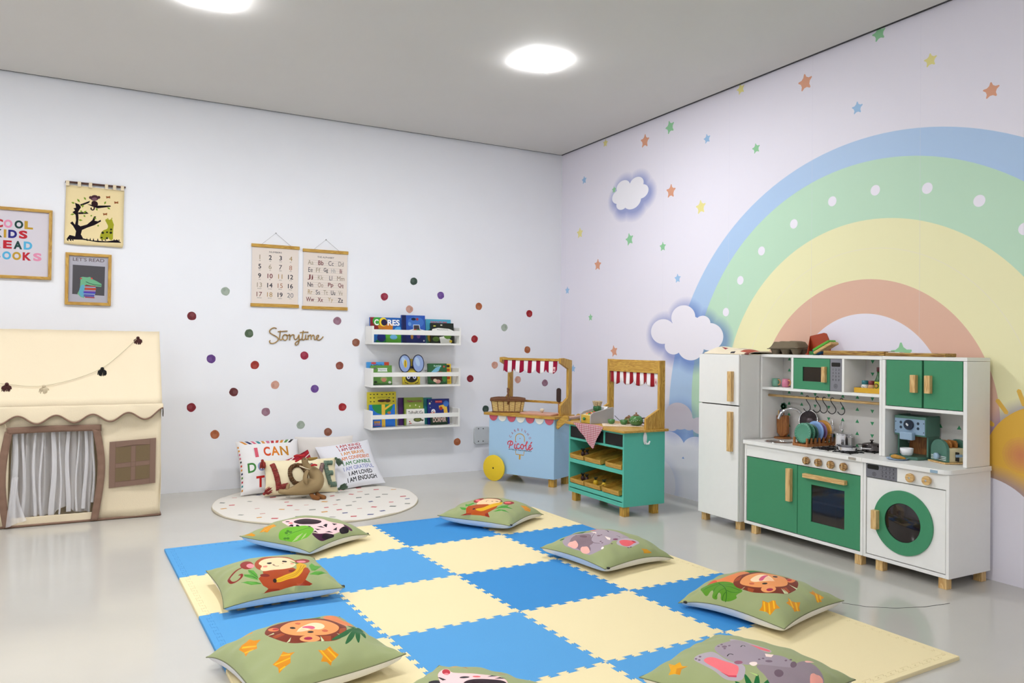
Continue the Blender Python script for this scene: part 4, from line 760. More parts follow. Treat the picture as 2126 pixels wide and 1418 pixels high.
# ================================================================== WALL STICKERS
DC = {'sage': (160, 172, 158), 'maroon': (112, 40, 46), 'green': (82, 100, 76), 'purple': (98, 62, 130), 'brick': (158, 52, 44), 'dark': (98, 46, 48), 'wine': (130, 36, 46), 'orange': (172, 98, 60), 'peach': (206, 156, 138), 'mauve': (150, 112, 128), 'brown': (140, 86, 66), 'raspberry': (150, 44, 66), 'violet': (108, 74, 146), 'red': (158, 36, 42), 'rust': (140, 76, 62), 'deep': (58, 76, 66)}
DOTS = [(.739, 1.3, 'sage', 'pale sage dot sticker, highest on the storytime side of the wall'), (.536, 1.132, 'maroon', 'dark maroon dot sticker above the purple one, nearest the small framed print'),
 (.892, 1.027, 'green', 'olive green dot sticker just before the wooden word sign'), (.657, .856, 'purple', 'deep purple dot sticker beside the play tent roof'),
 (.932, .815, 'brick', 'brick red dot sticker below the start of the wooden word sign'), (.801, .637, 'dark', 'dark brown dot sticker above and outside the striped edge pillow'),
 (.543, .543, 'wine', 'wine red dot sticker nearest the tent side wall'), (.688, .363, 'orange', 'orange-brown dot sticker lowest beside the tent'),
 (1.066, .681, 'peach', 'peach dot sticker over the pillows, under the wooden word sign'), (1.009, .501, 'mauve', 'greyish mauve dot sticker right over the I CAN pillow'),
 (1.242, .404, 'sage', 'sage dot sticker just over the blank white pillow'), (1.432, .347, 'brown', 'brown dot sticker half hidden above the blank white pillow top edge'),
 (1.261, .881, 'raspberry', 'raspberry dot sticker below the end of the wooden word sign'), (1.334, .651, 'violet', 'violet dot sticker between the pillows and the word sign'),
 (1.486, 1.126, 'mauve', 'pinkish mauve dot sticker under the alphabet chart'), (1.623, .976, 'brown', 'brown dot sticker next to the topmost book ledge'),
 (1.507, .811, 'rust', 'rust dot sticker next to the middle book ledge'), (1.532, .519, 'red', 'red dot sticker next to the lowest book ledge'),
 (1.829, 1.31, 'raspberry', 'raspberry dot sticker above the CORES book'), (2.054, 1.434, 'deep', 'dark green dot sticker, highest above the book ledges'),
 (2.023, 1.226, 'peach', 'peach dot sticker just above the dark blue book'), (2.272, 1.339, 'violet', 'violet dot sticker above the sea book'),
 (2.591, 1.267, 'orange', 'brown-orange dot sticker between ledges and corner, upper one'), (2.558, 1.014, 'red', 'red dot sticker beside the end of the topmost ledge'),
 (2.525, .71, 'wine', 'crimson dot sticker beside the end of the middle ledge'), (2.817, 1.108, 'sage', 'sage dot sticker between the two red ones near the corner'),
 (3.042, 1.225, 'red', 'red dot sticker closest to the wall corner'), (3.028, .936, 'orange', 'orange-brown dot sticker just above the striped canopy'),
 (2.736, .813, 'peach', 'peach dot sticker by the near end of the striped canopy'), (2.944, .698, 'peach', 'peach dot sticker partly behind the ice cream cart post'),
 (3.194, .668, 'mauve', 'mauve dot sticker seen through the ice cream cart frame'), (2.661, .473, 'deep', 'dark green dot sticker beside the ice cream cart counter'),
 (2.423, .231, 'orange', 'orange-brown dot sticker lowest of all, near the wall box')]
rs = np.random.RandomState(5)
for x, z, k, lab in DOTS:
    t = np.linspace(0, 2*PI, 14, endpoint=False); rr = .0285*(1+rs.uniform(-.06, .06, 14)); lp = chaikin(np.stack([x+rr*np.cos(t), z+rr*np.sin(t)], 1), 2)
    c = DC[k]; lt = tuple(int(v*.75+255*.25) for v in c); dk = tuple(int(v*.85) for v in c)
    an = rs.uniform(0, 6); o = sheet('dot_sticker', onxz(RY-.0008), lp, c, [poly(lt, ell(x+.008*math.cos(an), z+.008*math.sin(an), .015, .013, rot=an), a=.28), poly(dk, ell(x-.012*math.cos(an), z-.012*math.sin(an), .008, .012), a=.5)], INKP, thick=.0006)
    tag(o, lab, 'wall sticker', 'watercolour dot stickers')

# ================================================================== WALL ART
def frame(t, x0, x1, z0, z1, wd, y0, dep, m1=PINEX, m2=PINEZ):
    for P_ in ([(x0, z0), (x1, z0), (x1-wd, z0+wd), (x0+wd, z0+wd)], [(x0, z1), (x1, z1), (x1-wd, z1-wd), (x0+wd, z1-wd)]): MB().prism(P_, 'y', y0-dep, y0).build('frame_rail', m1, t, bevel=.0015)
    for P_ in ([(x0, z0), (x0+wd, z0+wd), (x0+wd, z1-wd), (x0, z1)], [(x1, z0), (x1-wd, z0+wd), (x1-wd, z1-wd), (x1, z1)]): MB().prism(P_, 'y', y0-dep, y0).build('frame_stile', m2, t, bevel=.0015)
RED, PINK, DGR, MUS, NAVY, SKY = (186, 28, 44), (222, 142, 172), (12, 56, 52), (190, 150, 44), (24, 22, 118), (84, 172, 212)
t = thing('framed_print', 'pine framed print of multicoloured capitals, cut by the photo edge', 'picture', (-.42, RY, 1.53), group=None)
frame(t, -.60, -.243, 1.323, 1.737, .017, RY-.001, .02)
S = []
for txt, z, xs, cs in (('COOL', 1.640, (-.51, -.464, -.411, -.362), (RED, PINK, DGR, MUS)), ('KIDS', 1.582, (-.512, -.478, -.441, -.389), (DGR, MUS, NAVY, RED)), ('READ', 1.519, (-.516, -.465, -.414, -.364), (PINK, RED, DGR, SKY)), ('BOOKS', 1.455, (-.52, -.468, -.419, -.368, -.316), (NAVY, SKY, MUS, RED, PINK))):
    for ch, x, c in zip(txt, xs, cs): S.append(text(c, ch, x, z, .048, .013 if ch == 'I' else .043, bold=.10))
sheet('print', onxz(RY-.008), (-.585, -.258, 1.338, 1.722), (214, 208, 216), S, INKP, t)
MB().box(-.59, -.25, RY-.0075, RY-.001, 1.33, 1.73).build('backing_board', WHITEP, t)

t = thing('framed_print', 'small pine framed LET\'S READ print with green crocodile holding books', 'picture', (-.05, RY, 1.33))
frame(t, -.172, .073, 1.18, 1.494, .018, RY-.001, .018)
S = [text((84, 66, 64), "LET'S READ", -.05, 1.456, .021, .167, bold=.01)] + art(CROC)
sheet('print', onxz(RY-.008), (-.156, .057, 1.196, 1.478), (176, 174, 184), S, INKP, t)
MB().box(-.165, .066, RY-.0075, RY-.001, 1.187, 1.487).build('backing_board', WHITEP, t)

t = thing('wall_tapestry', 'cream fabric tapestry with monkey in tree and giraffe', 'wall hanging', (-.02, RY, 1.9))
tf = lambda p: np.stack([p[:, 0], RY-.012+.003*np.sin(p[:, 0]*40)*np.sin(p[:, 1]*16), p[:, 1]], 1)
ol = np.array([(-.181, 1.546), (-.1, 1.542), (.02, 1.545), (.131, 1.541), (.136, 1.56), (.134, 1.75), (.136, 1.896), (.03, 1.897), (-.08, 1.899), (-.176, 1.9), (-.178, 1.7)])
sheet('cloth', tf, ol, (238, 218, 168), art(TAPESTRY), INKF, t, grid=.03, thick=.004, smooth=True)
MB().cyl((-.18, RY-.014, 1.917), (.143, RY-.014, 1.917), .006).build('rod', mat('dark_brown_wood', (84, 44, 28), .5, kind='wood', axis='x'), t)
for x in (-.168, -.107, -.048, .038, .082, .125):
    m_ = MB(); m_.prism([(RY-.022, 1.893), (RY-.022, 1.919), (RY-.018, 1.925), (RY-.010, 1.925), (RY-.006, 1.919), (RY-.006, 1.893), (RY-.008, 1.893), (RY-.008, 1.918), (RY-.011, 1.9225), (RY-.017, 1.9225), (RY-.020, 1.918), (RY-.020, 1.893)], 'x', x-.009, x+.009)
    m_.build('hanging_loop', CREAMF, t)

def chart(x0, x1, z0, z1, nail, knots, label, S, title):
    t = thing('hanging_chart', label, 'poster', ((x0+x1)/2, RY, z1), group='canvas charts on wooden rails')
    sheet('canvas', onxz(RY-.006), (x0+.006, x1-.006, z0+.006, z1-.006), (228, 216, 206), S, INKP, t, thick=.001)
    MB().box(x0, x1, RY-.014, RY-.001, z1-.022, z1).build('top_rail', PINEX, t, bevel=.002)
    MB().box(x0, x1, RY-.014, RY-.001, z0, z0+.022).build('bottom_rail', PINEX, t, bevel=.002)
    MB().tube([(knots[0], RY-.006, z1-.002), (nail[0], RY-.005, nail[1]), (knots[1], RY-.006, z1-.002)], .0009, 6).build('string', mat('grey_string', (150, 148, 146), .9, var=.1), t)
    MB().lathe((nail[0], RY, nail[1]), [(.0015, 0), (.0015, -.006), (.004, -.006), (.004, -.008)], 10, 'y').build('nail', CHROME, t)
TB, TR, TG, TN, TBR = (40, 40, 52), (112, 44, 50), (150, 136, 110), (44, 50, 66), (160, 116, 80)
S = [text(TB, 'NUMBERS', 1.055, 1.578, .011, .082, bold=.012)]
words_ = 'one two three four five six seven eight nine ten eleven twelve thirteen fourteen fifteen sixteen seventeen eighteen nineteen twenty'.split()
cols = [TG, TB, TB, (150, 124, 70), TB, TG, (10, 16, 34), (166, 110, 84), TB, TR, (166, 130, 62), TB, TG, TB, (160, 104, 70), TB, (110, 50, 40), (166, 130, 62), TB, (110, 112, 116)]
for i in range(20):
    x = .953+(i % 4)*.068; z = 1.541-(i//4)*.0625-(.002*(i % 4)*0); n = str(i+1)
    S.append(text(cols[i], n, x, z, .031, bold=.035 if cols[i] in (TB, TR) else 0.0))
    S.append(text(TB, words_[i], x, z-.024, .0055, .0055*.75*len(words_[i])*.8, bold=.01))
chart(.897, 1.215, 1.207, 1.628, (1.055, 1.708), (.963, 1.159), 'beige hanging chart of numbers one to twenty, nearer the tapestry', S, 'n')
S = [text(TB, 'THE ALPHABET', 1.397, 1.566, .011, .118, bold=.012)]
rows = [('Aa', 'Bb', 'Cc', 'Dd'), ('Ee', 'Ff', 'Gg', 'Hh', 'Ii'), ('Jj', 'Kk', 'Ll', 'Mm'), ('Nn', 'Oo', 'Pp', 'Qq'), ('Rr', 'Ss', 'Tt', 'Uu', 'Vv'), ('Ww', 'Xx', 'Yy', 'Zz')]
rc = [(TG, TR, TN, (120, 112, 104)), (TN, TG, TB, (150, 150, 150), TR), (TR, TG, TN, (140, 120, 96)), (TB, (150, 120, 100), TR, TR), ((160, 130, 70), TN, TG, TB, TG), (TR, TR, (166, 140, 80), TB)]
for j, (rw, rcs) in enumerate(zip(rows, rc)):
    z = 1.526-j*.0512; n = len(rw)
    for dz in (-.0155, 0.0, .0155): S.append(stroke((150, 140, 134), [(1.272, z+dz), (1.522, z+dz)], .0009))
    for i, (q, c) in enumerate(zip(rw, rcs)):
        x = 1.292+i*(.213/(n-1)); S.append(text(c, q, x, z, .031 if q not in ('Gg', 'Jj', 'Pp', 'Qq', 'Yy') else .036, {'Ii': .015, 'Ll': .020, 'Mm': .052, 'Ww': .056}.get(q, .037 if n == 4 else .030), bold=.03 if c in (TB, TR) else 0.0))
chart(1.237, 1.556, 1.201, 1.618, (1.397, 1.69), (1.312, 1.492), 'beige hanging chart of the alphabet, nearer the book ledges', S, 'a')

sg = MB()
for q in SCRIPT:
    p = chaikin(np.array(q).reshape(-1, 2), 2, False)
    sg.tube([(a, RY-.006, b) for a, b in p], .0035, 8)
tag(sg.build('word_sign', mat('gold_wood', (176, 140, 70), .4, kind='wood', axis='x', rgb2=(140, 104, 46)), smooth='all'), 'wooden cursive word sign reading Storytime', 'wall sign')

# grey wall box near the floor
t = thing('wall_box', 'pale grey blank cover plate with four screws beside the ice cream cart', 'wall box', (2.625, RY, .27))
MB().prism([(x, z) for x, z in [(2.572, .205), (2.678, .207), (2.688, .22), (2.690, .27), (2.688, .325), (2.678, .338), (2.572, .340), (2.560, .326), (2.558, .27), (2.560, .218)]], 'y', RY-.022, RY-.0005).build('cover', mat('pale_grey_plastic', (198, 202, 204), .45, var=.02), t, bevel=.003)
for x, z in ((2.592, .325), (2.632, .324), (2.592, .228), (2.632, .228)):
    MB().lathe((x, RY-.022, z), [(.0045, 0), (.0045, -.001), (.003, -.0018)], 10, 'y').build('screw', DARKMET, t)

# ================================================================== BOOK LEDGES
FYL = RY-.16
def ledge(zb, zr0, zr1, zt, label):
    t = thing('book_ledge', label, 'shelf', (2.03, RY, zb), group='white book ledges')
    x0, x1 = 1.69, 2.37
    MB().box(x0, x1, FYL, RY-.001, zb, zb+.013).build('base_board', WHITE_L, t, bevel=.001)
    for a, b in ((x0, x0+.013), (x1-.013, x1)): MB().box(a, b, FYL, RY-.001, zb+.013, zt).build('side_panel', WHITE_L, t, bevel=.001)
    MB().box(x0+.013, x1-.013, FYL, FYL+.012, zr0, zr1).build('front_rail', WHITE_L, t, bevel=.001)
    MB().box(x0+.013, x1-.013, RY-.012, RY-.001, zb+.013, zt-.03).build('back_rail', WHITE_L, t, bevel=.001)
ledge(.964, 1.034, 1.069, 1.093, 'white wall book ledge, topmost of three, holding the CORES book')
ledge(.662, .736, .766, .795, 'white wall book ledge, middle of three, holding the bee book')
ledge(.364, .438, .468, .497, 'white wall book ledge, lowest of three, holding the yellow tree book')
def book(label, x0, x1, z0, z1, dy, cover, S, edge=(236, 230, 220), spine=None, th=.018, lean=.10):
    """a board book leaning on the ledge back; dy = distance of its foot from the wall"""
    t = thing('picture_book', label, 'book', ((x0+x1)/2, RY-dy, z0), rx=-lean, group='picture books on the wall ledges')
    h = (z1-z0); W = x1-x0
    sheet('cover', lambda p: np.stack([p[:, 0]*W-W/2, np.full(len(p), -.0006), p[:, 1]*h], 1), (0, 1, 0, 1), cover, S, INKG, t, world=False, thick=.001)
    MB().box(-W/2+.001, W/2-.002, 0.0002, th, .001, h-.001).build('pages', mat('board_pages_%d_%d_%d' % edge, edge, .6, var=.03), t, world=False)
    sp = spine or cover
    MB().box(-W/2-.0012, -W/2+.001, -.001, th+.001, 0, h).build('spine', mat('spine_%d_%d_%d' % tuple(sp), sp, .4, var=.03), t, world=False)
    MB().box(-W/2, W/2, th+.0002, th+.0012, 0, h).build('back_cover', mat('spine_%d_%d_%d' % tuple(sp), sp, .4, var=.03), t, world=False)
    return t
E2 = lambda c, *a, **k: poly(c, ell(*a, **k))
def grass(c, n, y, h, seed=1):
    r = np.random.RandomState(seed); x = np.sort(r.uniform(0, 1, n)); return [poly(c, [(a-.03, 0), (a+r.uniform(-.05, .05), y+r.uniform(0, h)), (a+.04, 0)]) for a in x]
# topmost ledge
book('square CORES colour book with large white title, at the start of the topmost ledge', 1.703, 1.932, .978, 1.158, .085, (24, 90, 170), [
    poly((130, 24, 36), [(0, 1), (.25, 1), (.3, .5), (0, .45)]), poly((200, 120, 30), [(.2, .8), (.75, .75), (.7, .4), (.3, .45)]), poly((30, 130, 60), ell(.35, .25, .3, .3)), poly((40, 120, 200), ell(.12, .25, .14, .2)), poly((190, 40, 40), ell(.38, .42, .1, .12)),
    poly((30, 40, 120), ell(.35, .2, .14, .18)), poly((90, 170, 50), rect(.5, 1, 0, .4)), poly((110, 180, 220), ell(.75, .22, .12, .1)), poly((80, 160, 220), ell(.92, .5, .14, .14)), poly((60, 160, 60), ell(.22, .85, .14, .18)), poly((240, 210, 50), ell(.42, .82, .13, .18)), poly((30, 20, 60), ell(.45, .8, .1, .13)),
    text((250, 250, 250), 'C', .2, .8, .24, .14, bold=.06), text((250, 250, 250), 'RES', .76, .8, .24, .40, bold=.06)])
book('dark blue night coloured book, tallest in the middle of the topmost ledge', 1.938, 2.118, .978, 1.180, .09, (40, 84, 176), [
    poly((14, 24, 80), rect(0, .18, 0, 1)), poly((18, 30, 100), rect(.18, 1, 0, .42)), poly((60, 110, 190), ell(.6, .75, .35, .2)),
    poly((100, 150, 210), ell(.33, .68, .07)), poly((220, 230, 240), [(.3, .36), (.3, .46), (.48, .5), (.48, .66), (.75, .66), (.78, .5), (.98, .46), (.98, .36)]), poly((60, 50, 60), [(.32, .36), (.32, .44), (.5, .48), (.5, .64), (.73, .64), (.76, .48), (.96, .44), (.96, .36)]), poly((190, 70, 40), rect(.5, .62, .36, .5)), poly((60, 120, 70), rect(.62, .74, .36, .5)), poly((90, 50, 110), ell(.7, .24, .08)), poly((170, 120, 50), ell(.42, .22, .06, .09)), poly((230, 230, 230), ell(.93, .08, .03)), poly((150, 50, 60), ell(.66, .86, .06, .05)), poly((20, 30, 60), ell(.5, .86, .1, .05))])
book('turquoise FUNDO DO MAR sea book at the far end of the topmost ledge', 2.136, 2.336, .978, 1.156, .062, (70, 160, 190), [text((190, 40, 50), 'FUNDO DO MAR', .52, .87, .10, .66, bold=.05), poly((40, 90, 70), [(0, 0), (0, .5), (.3, .65), (.7, .6), (1, .5), (1, 0)]), poly((150, 120, 40), ell(.15, .25, .1, .2)), poly((170, 60, 50), ell(.93, .75, .05))])
book('black and white A LAGARTA caterpillar book in front of the sea book', 2.165, 2.346, .978, 1.128, .09, (26, 30, 22), [poly((236, 236, 230), [(0, .52), (.05, .7), (.3, .76), (.8, .72), (1, .62), (1, .5), (.1, .5)]), text((30, 30, 30), 'A LAGARTA', .52, .585, .075, .7, bold=.03), text((40, 40, 40), 'desobediente', .5, .68, .05, .5), poly((80, 110, 40), ell(.2, .2, .15, .12)), poly((238, 238, 230), [(.35, .3), (.6, .36), (.9, .15), (.85, 0), (.4, 0)]), poly((90, 130, 50), ell(.72, .35, .16, .14)), poly((240, 210, 40), chaikin(star(.85, .1, .1), 1)), poly((200, 200, 80), ell(.15, .85, .06, .03)), poly((220, 220, 200), ell(.45, .9, .05, .03))])
# middle ledge
book('small blue A MENINA book peeping out at the start of the middle ledge', 1.692, 1.856, .676, .838, .058, (70, 150, 216), [text((40, 50, 120), 'A MENINA', .5, .84, .12, .7, bold=.05), poly((190, 70, 40), rect(.78, 1, .7, 1)), poly((60, 140, 70), rect(0, 1, 0, .3)), poly((190, 60, 60), ell(.3, .95, .12, .05))], th=.015)
book('grass green book with white title ribbon at the start of the middle ledge', 1.714, 1.868, .676, .815, .085, (98, 148, 66), [poly((232, 236, 232), [(.3, .86), (.78, .86), (.75, .78), (.78, .68), (.3, .68), (.33, .77)]), text((50, 80, 90), 'Vaquinha', .53, .77, .09, .36, bold=.02), poly((120, 90, 110), ell(.18, .85, .05)), poly((214, 60, 100), ell(.6, .25, .11, .1)), poly((190, 180, 120), ell(.6, .3, .16, .13), a=.5), poly((30, 50, 30), ell(.2, .15, .08, .05)), poly((230, 230, 220), ell(.88, .12, .07)), poly((60, 110, 50), rect(0, 1, 0, .06))])
t = book('yellow ladybird shaped book with pale wings in the middle of the middle ledge', 1.950, 2.080, .676, .862, .088, (206, 186, 50), [poly((150, 130, 40), rect(.3, .7, .55, 1)), poly((24, 22, 26), rect(.36, .64, .62, .72)), poly((24, 22, 26), ell(.5, .25, .36, .17)), poly((240, 240, 240), ell(.32, .29, .1, .08)), poly((240, 240, 240), ell(.68, .29, .1, .08)), poly((90, 90, 160), ell(.33, .28, .05, .04)), poly((90, 90, 160), ell(.67, .28, .05, .04)), stroke((20, 20, 20), [(.08, .2), (.12, .08), (.3, .03)], .03), stroke((20, 20, 20), [(.92, .2), (.88, .08), (.7, .03)], .03)])
for s_, cx in ((-1, -.052), (1, .052)):
    sheet('wing', lambda p: np.stack([p[:, 0], np.full(len(p), -.006-.002), p[:, 1]], 1), ell(cx, .152, .046, .066, n=36), (22, 26, 60), [poly((146, 168, 214), ell(cx, .152, .040, .060, n=36)), poly((176, 200, 226), ell(cx-.006, .165, .016, .035, rot=.3))]+([poly((224, 190, 50), ell(cx+.004, .150, .013, .03)), stroke((60, 40, 20), [(cx+.004, .13), (cx+.004, .17)], .004)] if s_ < 0 else []), INKG, t, world=False, thick=.003)
book('dark green jungle book, larger of the two at the far end of the middle ledge', 2.150, 2.298, .676, .828, .082, (44, 96, 56), [poly((120, 180, 210), [(.0, .45), (.4, .8), (.7, .9), (.45, .45)]), text((190, 230, 220), 'PLANTAS', .5, .88, .09, .4, bold=.04), poly((130, 80, 50), ell(.62, .5, .26, .12)), poly((60, 36, 26), ell(.5, .3, .4, .2)), poly((210, 150, 140), ell(.5, .12, .15, .1)), poly((230, 200, 170), ell(.35, .18, .1, .08)), poly((190, 70, 60), ell(.85, .85, .05)), poly((60, 130, 60), ell(.85, .3, .12, .2))])
book('yellow and orange book with square pictures behind the jungle book', 2.20, 2.342, .676, .825, .058, (224, 190, 50), [poly((60, 30, 20), rect(.7, .93, .82, .95)), poly((190, 80, 30), rect(.7, .93, .62, .76)), poly((60, 30, 20), rect(.7, .93, .42, .56)), poly((190, 80, 30), rect(.7, .93, .22, .36)), poly((200, 160, 40), rect(.7, .93, .04, .16))])
# lowest ledge
book('tall yellow book with rows of small dark animals, back of the lowest ledge', 1.702, 1.914, .378, .624, .062, (214, 200, 50), [E2((40, 40, 30), x_, y_, .03, .015) for x_, y_ in ((.1, .93), (.22, .93), (.34, .93), (.5, .92), (.66, .92), (.78, .93), (.9, .93), (.1, .83), (.22, .83), (.75, .83), (.9, .82), (.1, .72), (.22, .72), (.9, .72), (.93, .5), (.93, .4), (.93, .3))]+[text((90, 80, 30), 'INSTINTO', .52, .835, .05, .36), poly((70, 30, 20), ell(.5, .74, .16, .04)), poly((80, 40, 24), ell(.7, .74, .1, .05))])
book('blue and green book with a yellow tree trunk at the start of the lowest ledge', 1.708, 1.894, .378, .536, .09, (34, 110, 200), [poly((36, 132, 64), ell(.5, .98, .42, .42)), poly((224, 180, 60), rect(.46, .6, 0, 1)), poly((224, 180, 60), [(.55, .7), (.9, .97), (.92, 1), (.8, 1), (.55, .8)]), poly((200, 120, 40), ell(.76, .62, .07, .06)), poly((200, 140, 50), rect(.15, .4, .18, .26))]+[poly((200, 140, 50), rect(.16+.05*i, .18+.05*i, .06+.03, .2)) for i in range(5)]+[stroke((180, 50, 60), [(0, .07), (.44, .07)], .02)])
book('olive green book with a half wheel dial cover on the lowest ledge', 1.972, 2.12, .378, .580, .07, (128, 150, 58), [text((150, 40, 90), 'Masha e o Urso', .54, .87, .08, .76, bold=.06), poly((40, 44, 66), ell(.5, .3, .34, .3)), poly((60, 130, 100), [(.5, .3), (.2, .42), (.3, .55)]), poly((190, 90, 50), [(.5, .3), (.6, .6), (.75, .5)]), poly((220, 210, 170), ell(.3, .7, .03)), poly((220, 210, 170), ell(.6, .72, .03)), poly((220, 210, 170), ell(.8, .66, .03))], spine=(70, 90, 40))
book('dark purple book standing behind the olive one on the lowest ledge', 1.940, 2.02, .378, .578, .045, (70, 34, 96), [], th=.014)
book('white TARTARUGA turtle book in front of the olive one on the lowest ledge', 1.984, 2.118, .378, .498, .093, (238, 236, 230), [text((40, 36, 40), 'TaRtaRUGa', .5, .78, .2, .88, bold=.03), poly((70, 84, 40), ell(.6, .35, .24, .14)), poly((110, 120, 50), ell(.6, .34, .15, .08)), poly((70, 60, 40), ell(.88, .3, .07, .05)), poly((200, 60, 50), ell(.14, .24, .04)), poly((200, 60, 50), ell(.2, .14, .04)), poly((120, 60, 50), ell(.12, .12, .03))])
book('thin teal book standing behind the night sky book on the lowest ledge', 2.135, 2.20, .378, .575, .045, (40, 130, 130), [], th=.012)
book('night sky book with owl and yellow dog on the lowest ledge', 2.158, 2.328, .378, .566, .070, (30, 42, 120), [poly((196, 40, 46), rect(.34, .66, .84, .93)), text((250, 230, 225), 'fisher-price', .5, .885, .05, .27), poly((226, 184, 70), [(.5, .72), (.7, .76), (.88, .7), (.92, .4), (.75, .36), (.72, .6), (.52, .6)]), poly((60, 110, 190), ell(.85, .8, .13, .12)), poly((236, 236, 240), ell(.24, .5, .1, .1)), poly((200, 90, 50), [(.1, .45), (.24, .56), (.36, .36), (.22, .25)]), poly((240, 240, 240), ell(.2, .5, .05)), poly((20, 20, 20), ell(.2, .5, .02)), poly((230, 230, 180), ell(.08, .82, .04)), poly((230, 230, 180), ell(.16, .9, .015)), poly((230, 230, 180), ell(.1, .66, .015)), poly((170, 60, 30), ell(.6, .62, .08, .07))])
book('dark green DORMIR book in front of the night sky book on the lowest ledge', 2.168, 2.302, .378, .448, .093, (32, 58, 40), [text((224, 190, 180), 'DORMIR', .52, .5, .5, .8, bold=.05), text((190, 200, 180), 'hora de', .3, .87, .1, .3)], th=.012)

# ================================================================== PLAY TENT
TX0, TX1 = -1.3, .322
t = thing('play_tent', 'cream canvas play tent with sheer curtained doorway and taupe window', 'play tent', (-.49, 4.95, 0))
def wr_(x, z): return .004*math.sin(x*23+z*7)+.003*math.sin(z*31-x*9)
def panel(mb, x0, x1, z0, z1, y=4.67, n=18, amp=1.0, f0=None, f1=None):
    def f(a, b):
        x = x0+(x1-x0)*a; zb = f0(x) if f0 else z0; zt = f1(x) if f1 else z1; z = zb+(zt-zb)*b
        return (x, y+wr_(x, z)*amp, z)
    return mb.grid(f, max(2, int((x1-x0)*n/.4)), 12)
fw = MB(); panel(fw, TX0, -.385, .004, .62); panel(fw, -.385, .022, .50, .62); panel(fw, -.385, .022, .004, .05, amp=.5); panel(fw, .022, TX1, .004, .62)
fw.build('front_wall', CREAMF, t, smooth='all', thick=.003)
sw = MB(); sw.grid(lambda a, b: (TX1+.004*math.sin(a*9+b*6)*b*(1-b)*4, 4.67+.60*a, .004+b*(.616+(.40*(1-abs(a*2-1)) if True else 0))), 20, 16); sw.build('side_wall', CREAMF, t, smooth='all', thick=.003)
bk_ = MB(); bk_.box(TX0, TX1, 5.265, 5.27, .004, .62); bk_.build('rear_wall', CREAMF, t)
MB().box(TX0, TX1-.005, 4.69, 5.25, .001, .004).build('groundsheet', CREAMF, t)
rf = MB(); rf.grid(lambda a, b: (TX0+(TX1+.003-TX0)*a, 4.655+.315*b, .62+.402*b-.008*math.sin(PI*b)+.0015*math.sin(a*70)), 60, 10)
rf.grid(lambda a, b: (TX0+(TX1+.003-TX0)*a, 5.285-.315*b, .62+.402*b-.008*math.sin(PI*b)), 40, 10); rf.build('roof', CREAMF, t, smooth='all', thick=.004)
def sc_(x): return .553+.021*math.cos((x+.18)/.1685*2*PI)+.03*max(0, x-.02)+(.05*max(0, (x-.27))/.05)**1.5*1.2
vl = MB(); XV = lambda a: TX0+(TX1+.008-TX0)*a
vl.grid(lambda a, b: (XV(a), 4.650-.010*math.sin(b*1.6)-.006*math.sin(XV(a)*19)*b, .622+(sc_(XV(a))-.622)*b), 150, 8); vl.build('valance', CREAMF, t, smooth='all', thick=.003)
MB().tube([(XV(a/200), 4.638-.006*math.sin(XV(a/200)*19), sc_(XV(a/200))) for a in range(201)], .004, 8).build('valance_piping', BROWNF, t, smooth='all')
MB().tube([(TX0, 4.668, .007), (TX1-.003, 4.666, .007)], .006, 8).build('bottom_piping', BROWNF, t, smooth='all')
MB().tube([(TX1+.003, 4.668, .007), (TX1+.003, 5.26, .007)], .006, 8).build('bottom_piping', BROWNF, t, smooth='all')
dl = lambda z: -.385-.028*math.sin(PI*min(1, max(0, z/.5)))
dr = lambda z: .005+.028*math.sin(PI*min(1, max(0, z/.5))**1.2)
def strip(f, s_):
    m_ = MB(); m_.grid(lambda a, b: (f(b*.5)+s_*.036*a-.018*s_, 4.656-.002*math.sin(b*60), .006+.49*b), 3, 40); return m_
strip(dl, 1).build('door_binding', BROWNF, t, smooth='all', thick=.004)
strip(dr, 1).build('door_binding', BROWNF, t, smooth='all', thick=.004)
MB().grid(lambda a, b: (-.395+.425*a, 4.655-.001*math.sin(a*40), .482+.034*b+.004*math.sin(a*3)), 30, 3).build('door_header', BROWNF, t, smooth='all', thick=.004)
cm = mat('sheer_voile', (244, 242, 244), .9, alpha=.42, sheen=.2, bump=.1, scale=500)
def fold(x): return .014*math.sin(x*88)+.009*math.sin(x*151+1)+.004*math.sin(x*260+2)
cu_ = MB(); cu_.grid(lambda a, b: (-.37+.36*a+.006*math.sin(a*30+b*5)*(1-b)+(-.02*(1-b) if a < .2 else 0), 4.702+fold(-.37+.36*a)*(1.1-.3*b), .05+.44*b+(.035*max(0, math.sin(a*11+.5))*(1-b) if a > .3 else -.02*(1-b)*(1-a/.3))), 150, 24)
for cx, wd_, b0 in ((-.362, .026, .02), (-.322, .014, .05), (-.272, .013, .05), (-.243, .010, .05), (-.19, .024, .05), (-.158, .008, .05), (-.122, .020, .06), (-.079, .009, .06), (-.042, .017, .07), (-.006, .012, .10)):
    for dy in (.0, .004): cu_.grid(lambda a, b: (cx+(a-.5)*wd_*(1.1-.3*b)+.006*math.sin(b*5+cx*40), 4.680+dy-.004*math.sin(a*PI), b0+(.49-b0)*b), 4, 20)
cu_.build('curtain', cm, t, smooth='all')
MB().grid(lambda a, b: (-.37+.03*a+.06*(1-b)**2*a-.02*(1-b), 4.655-.012*math.sin(a*9)-.02*(1-b), .012+.25*b+.03*a*(1-b)), 16, 20).build('curtain_end', cm, t, smooth='all')
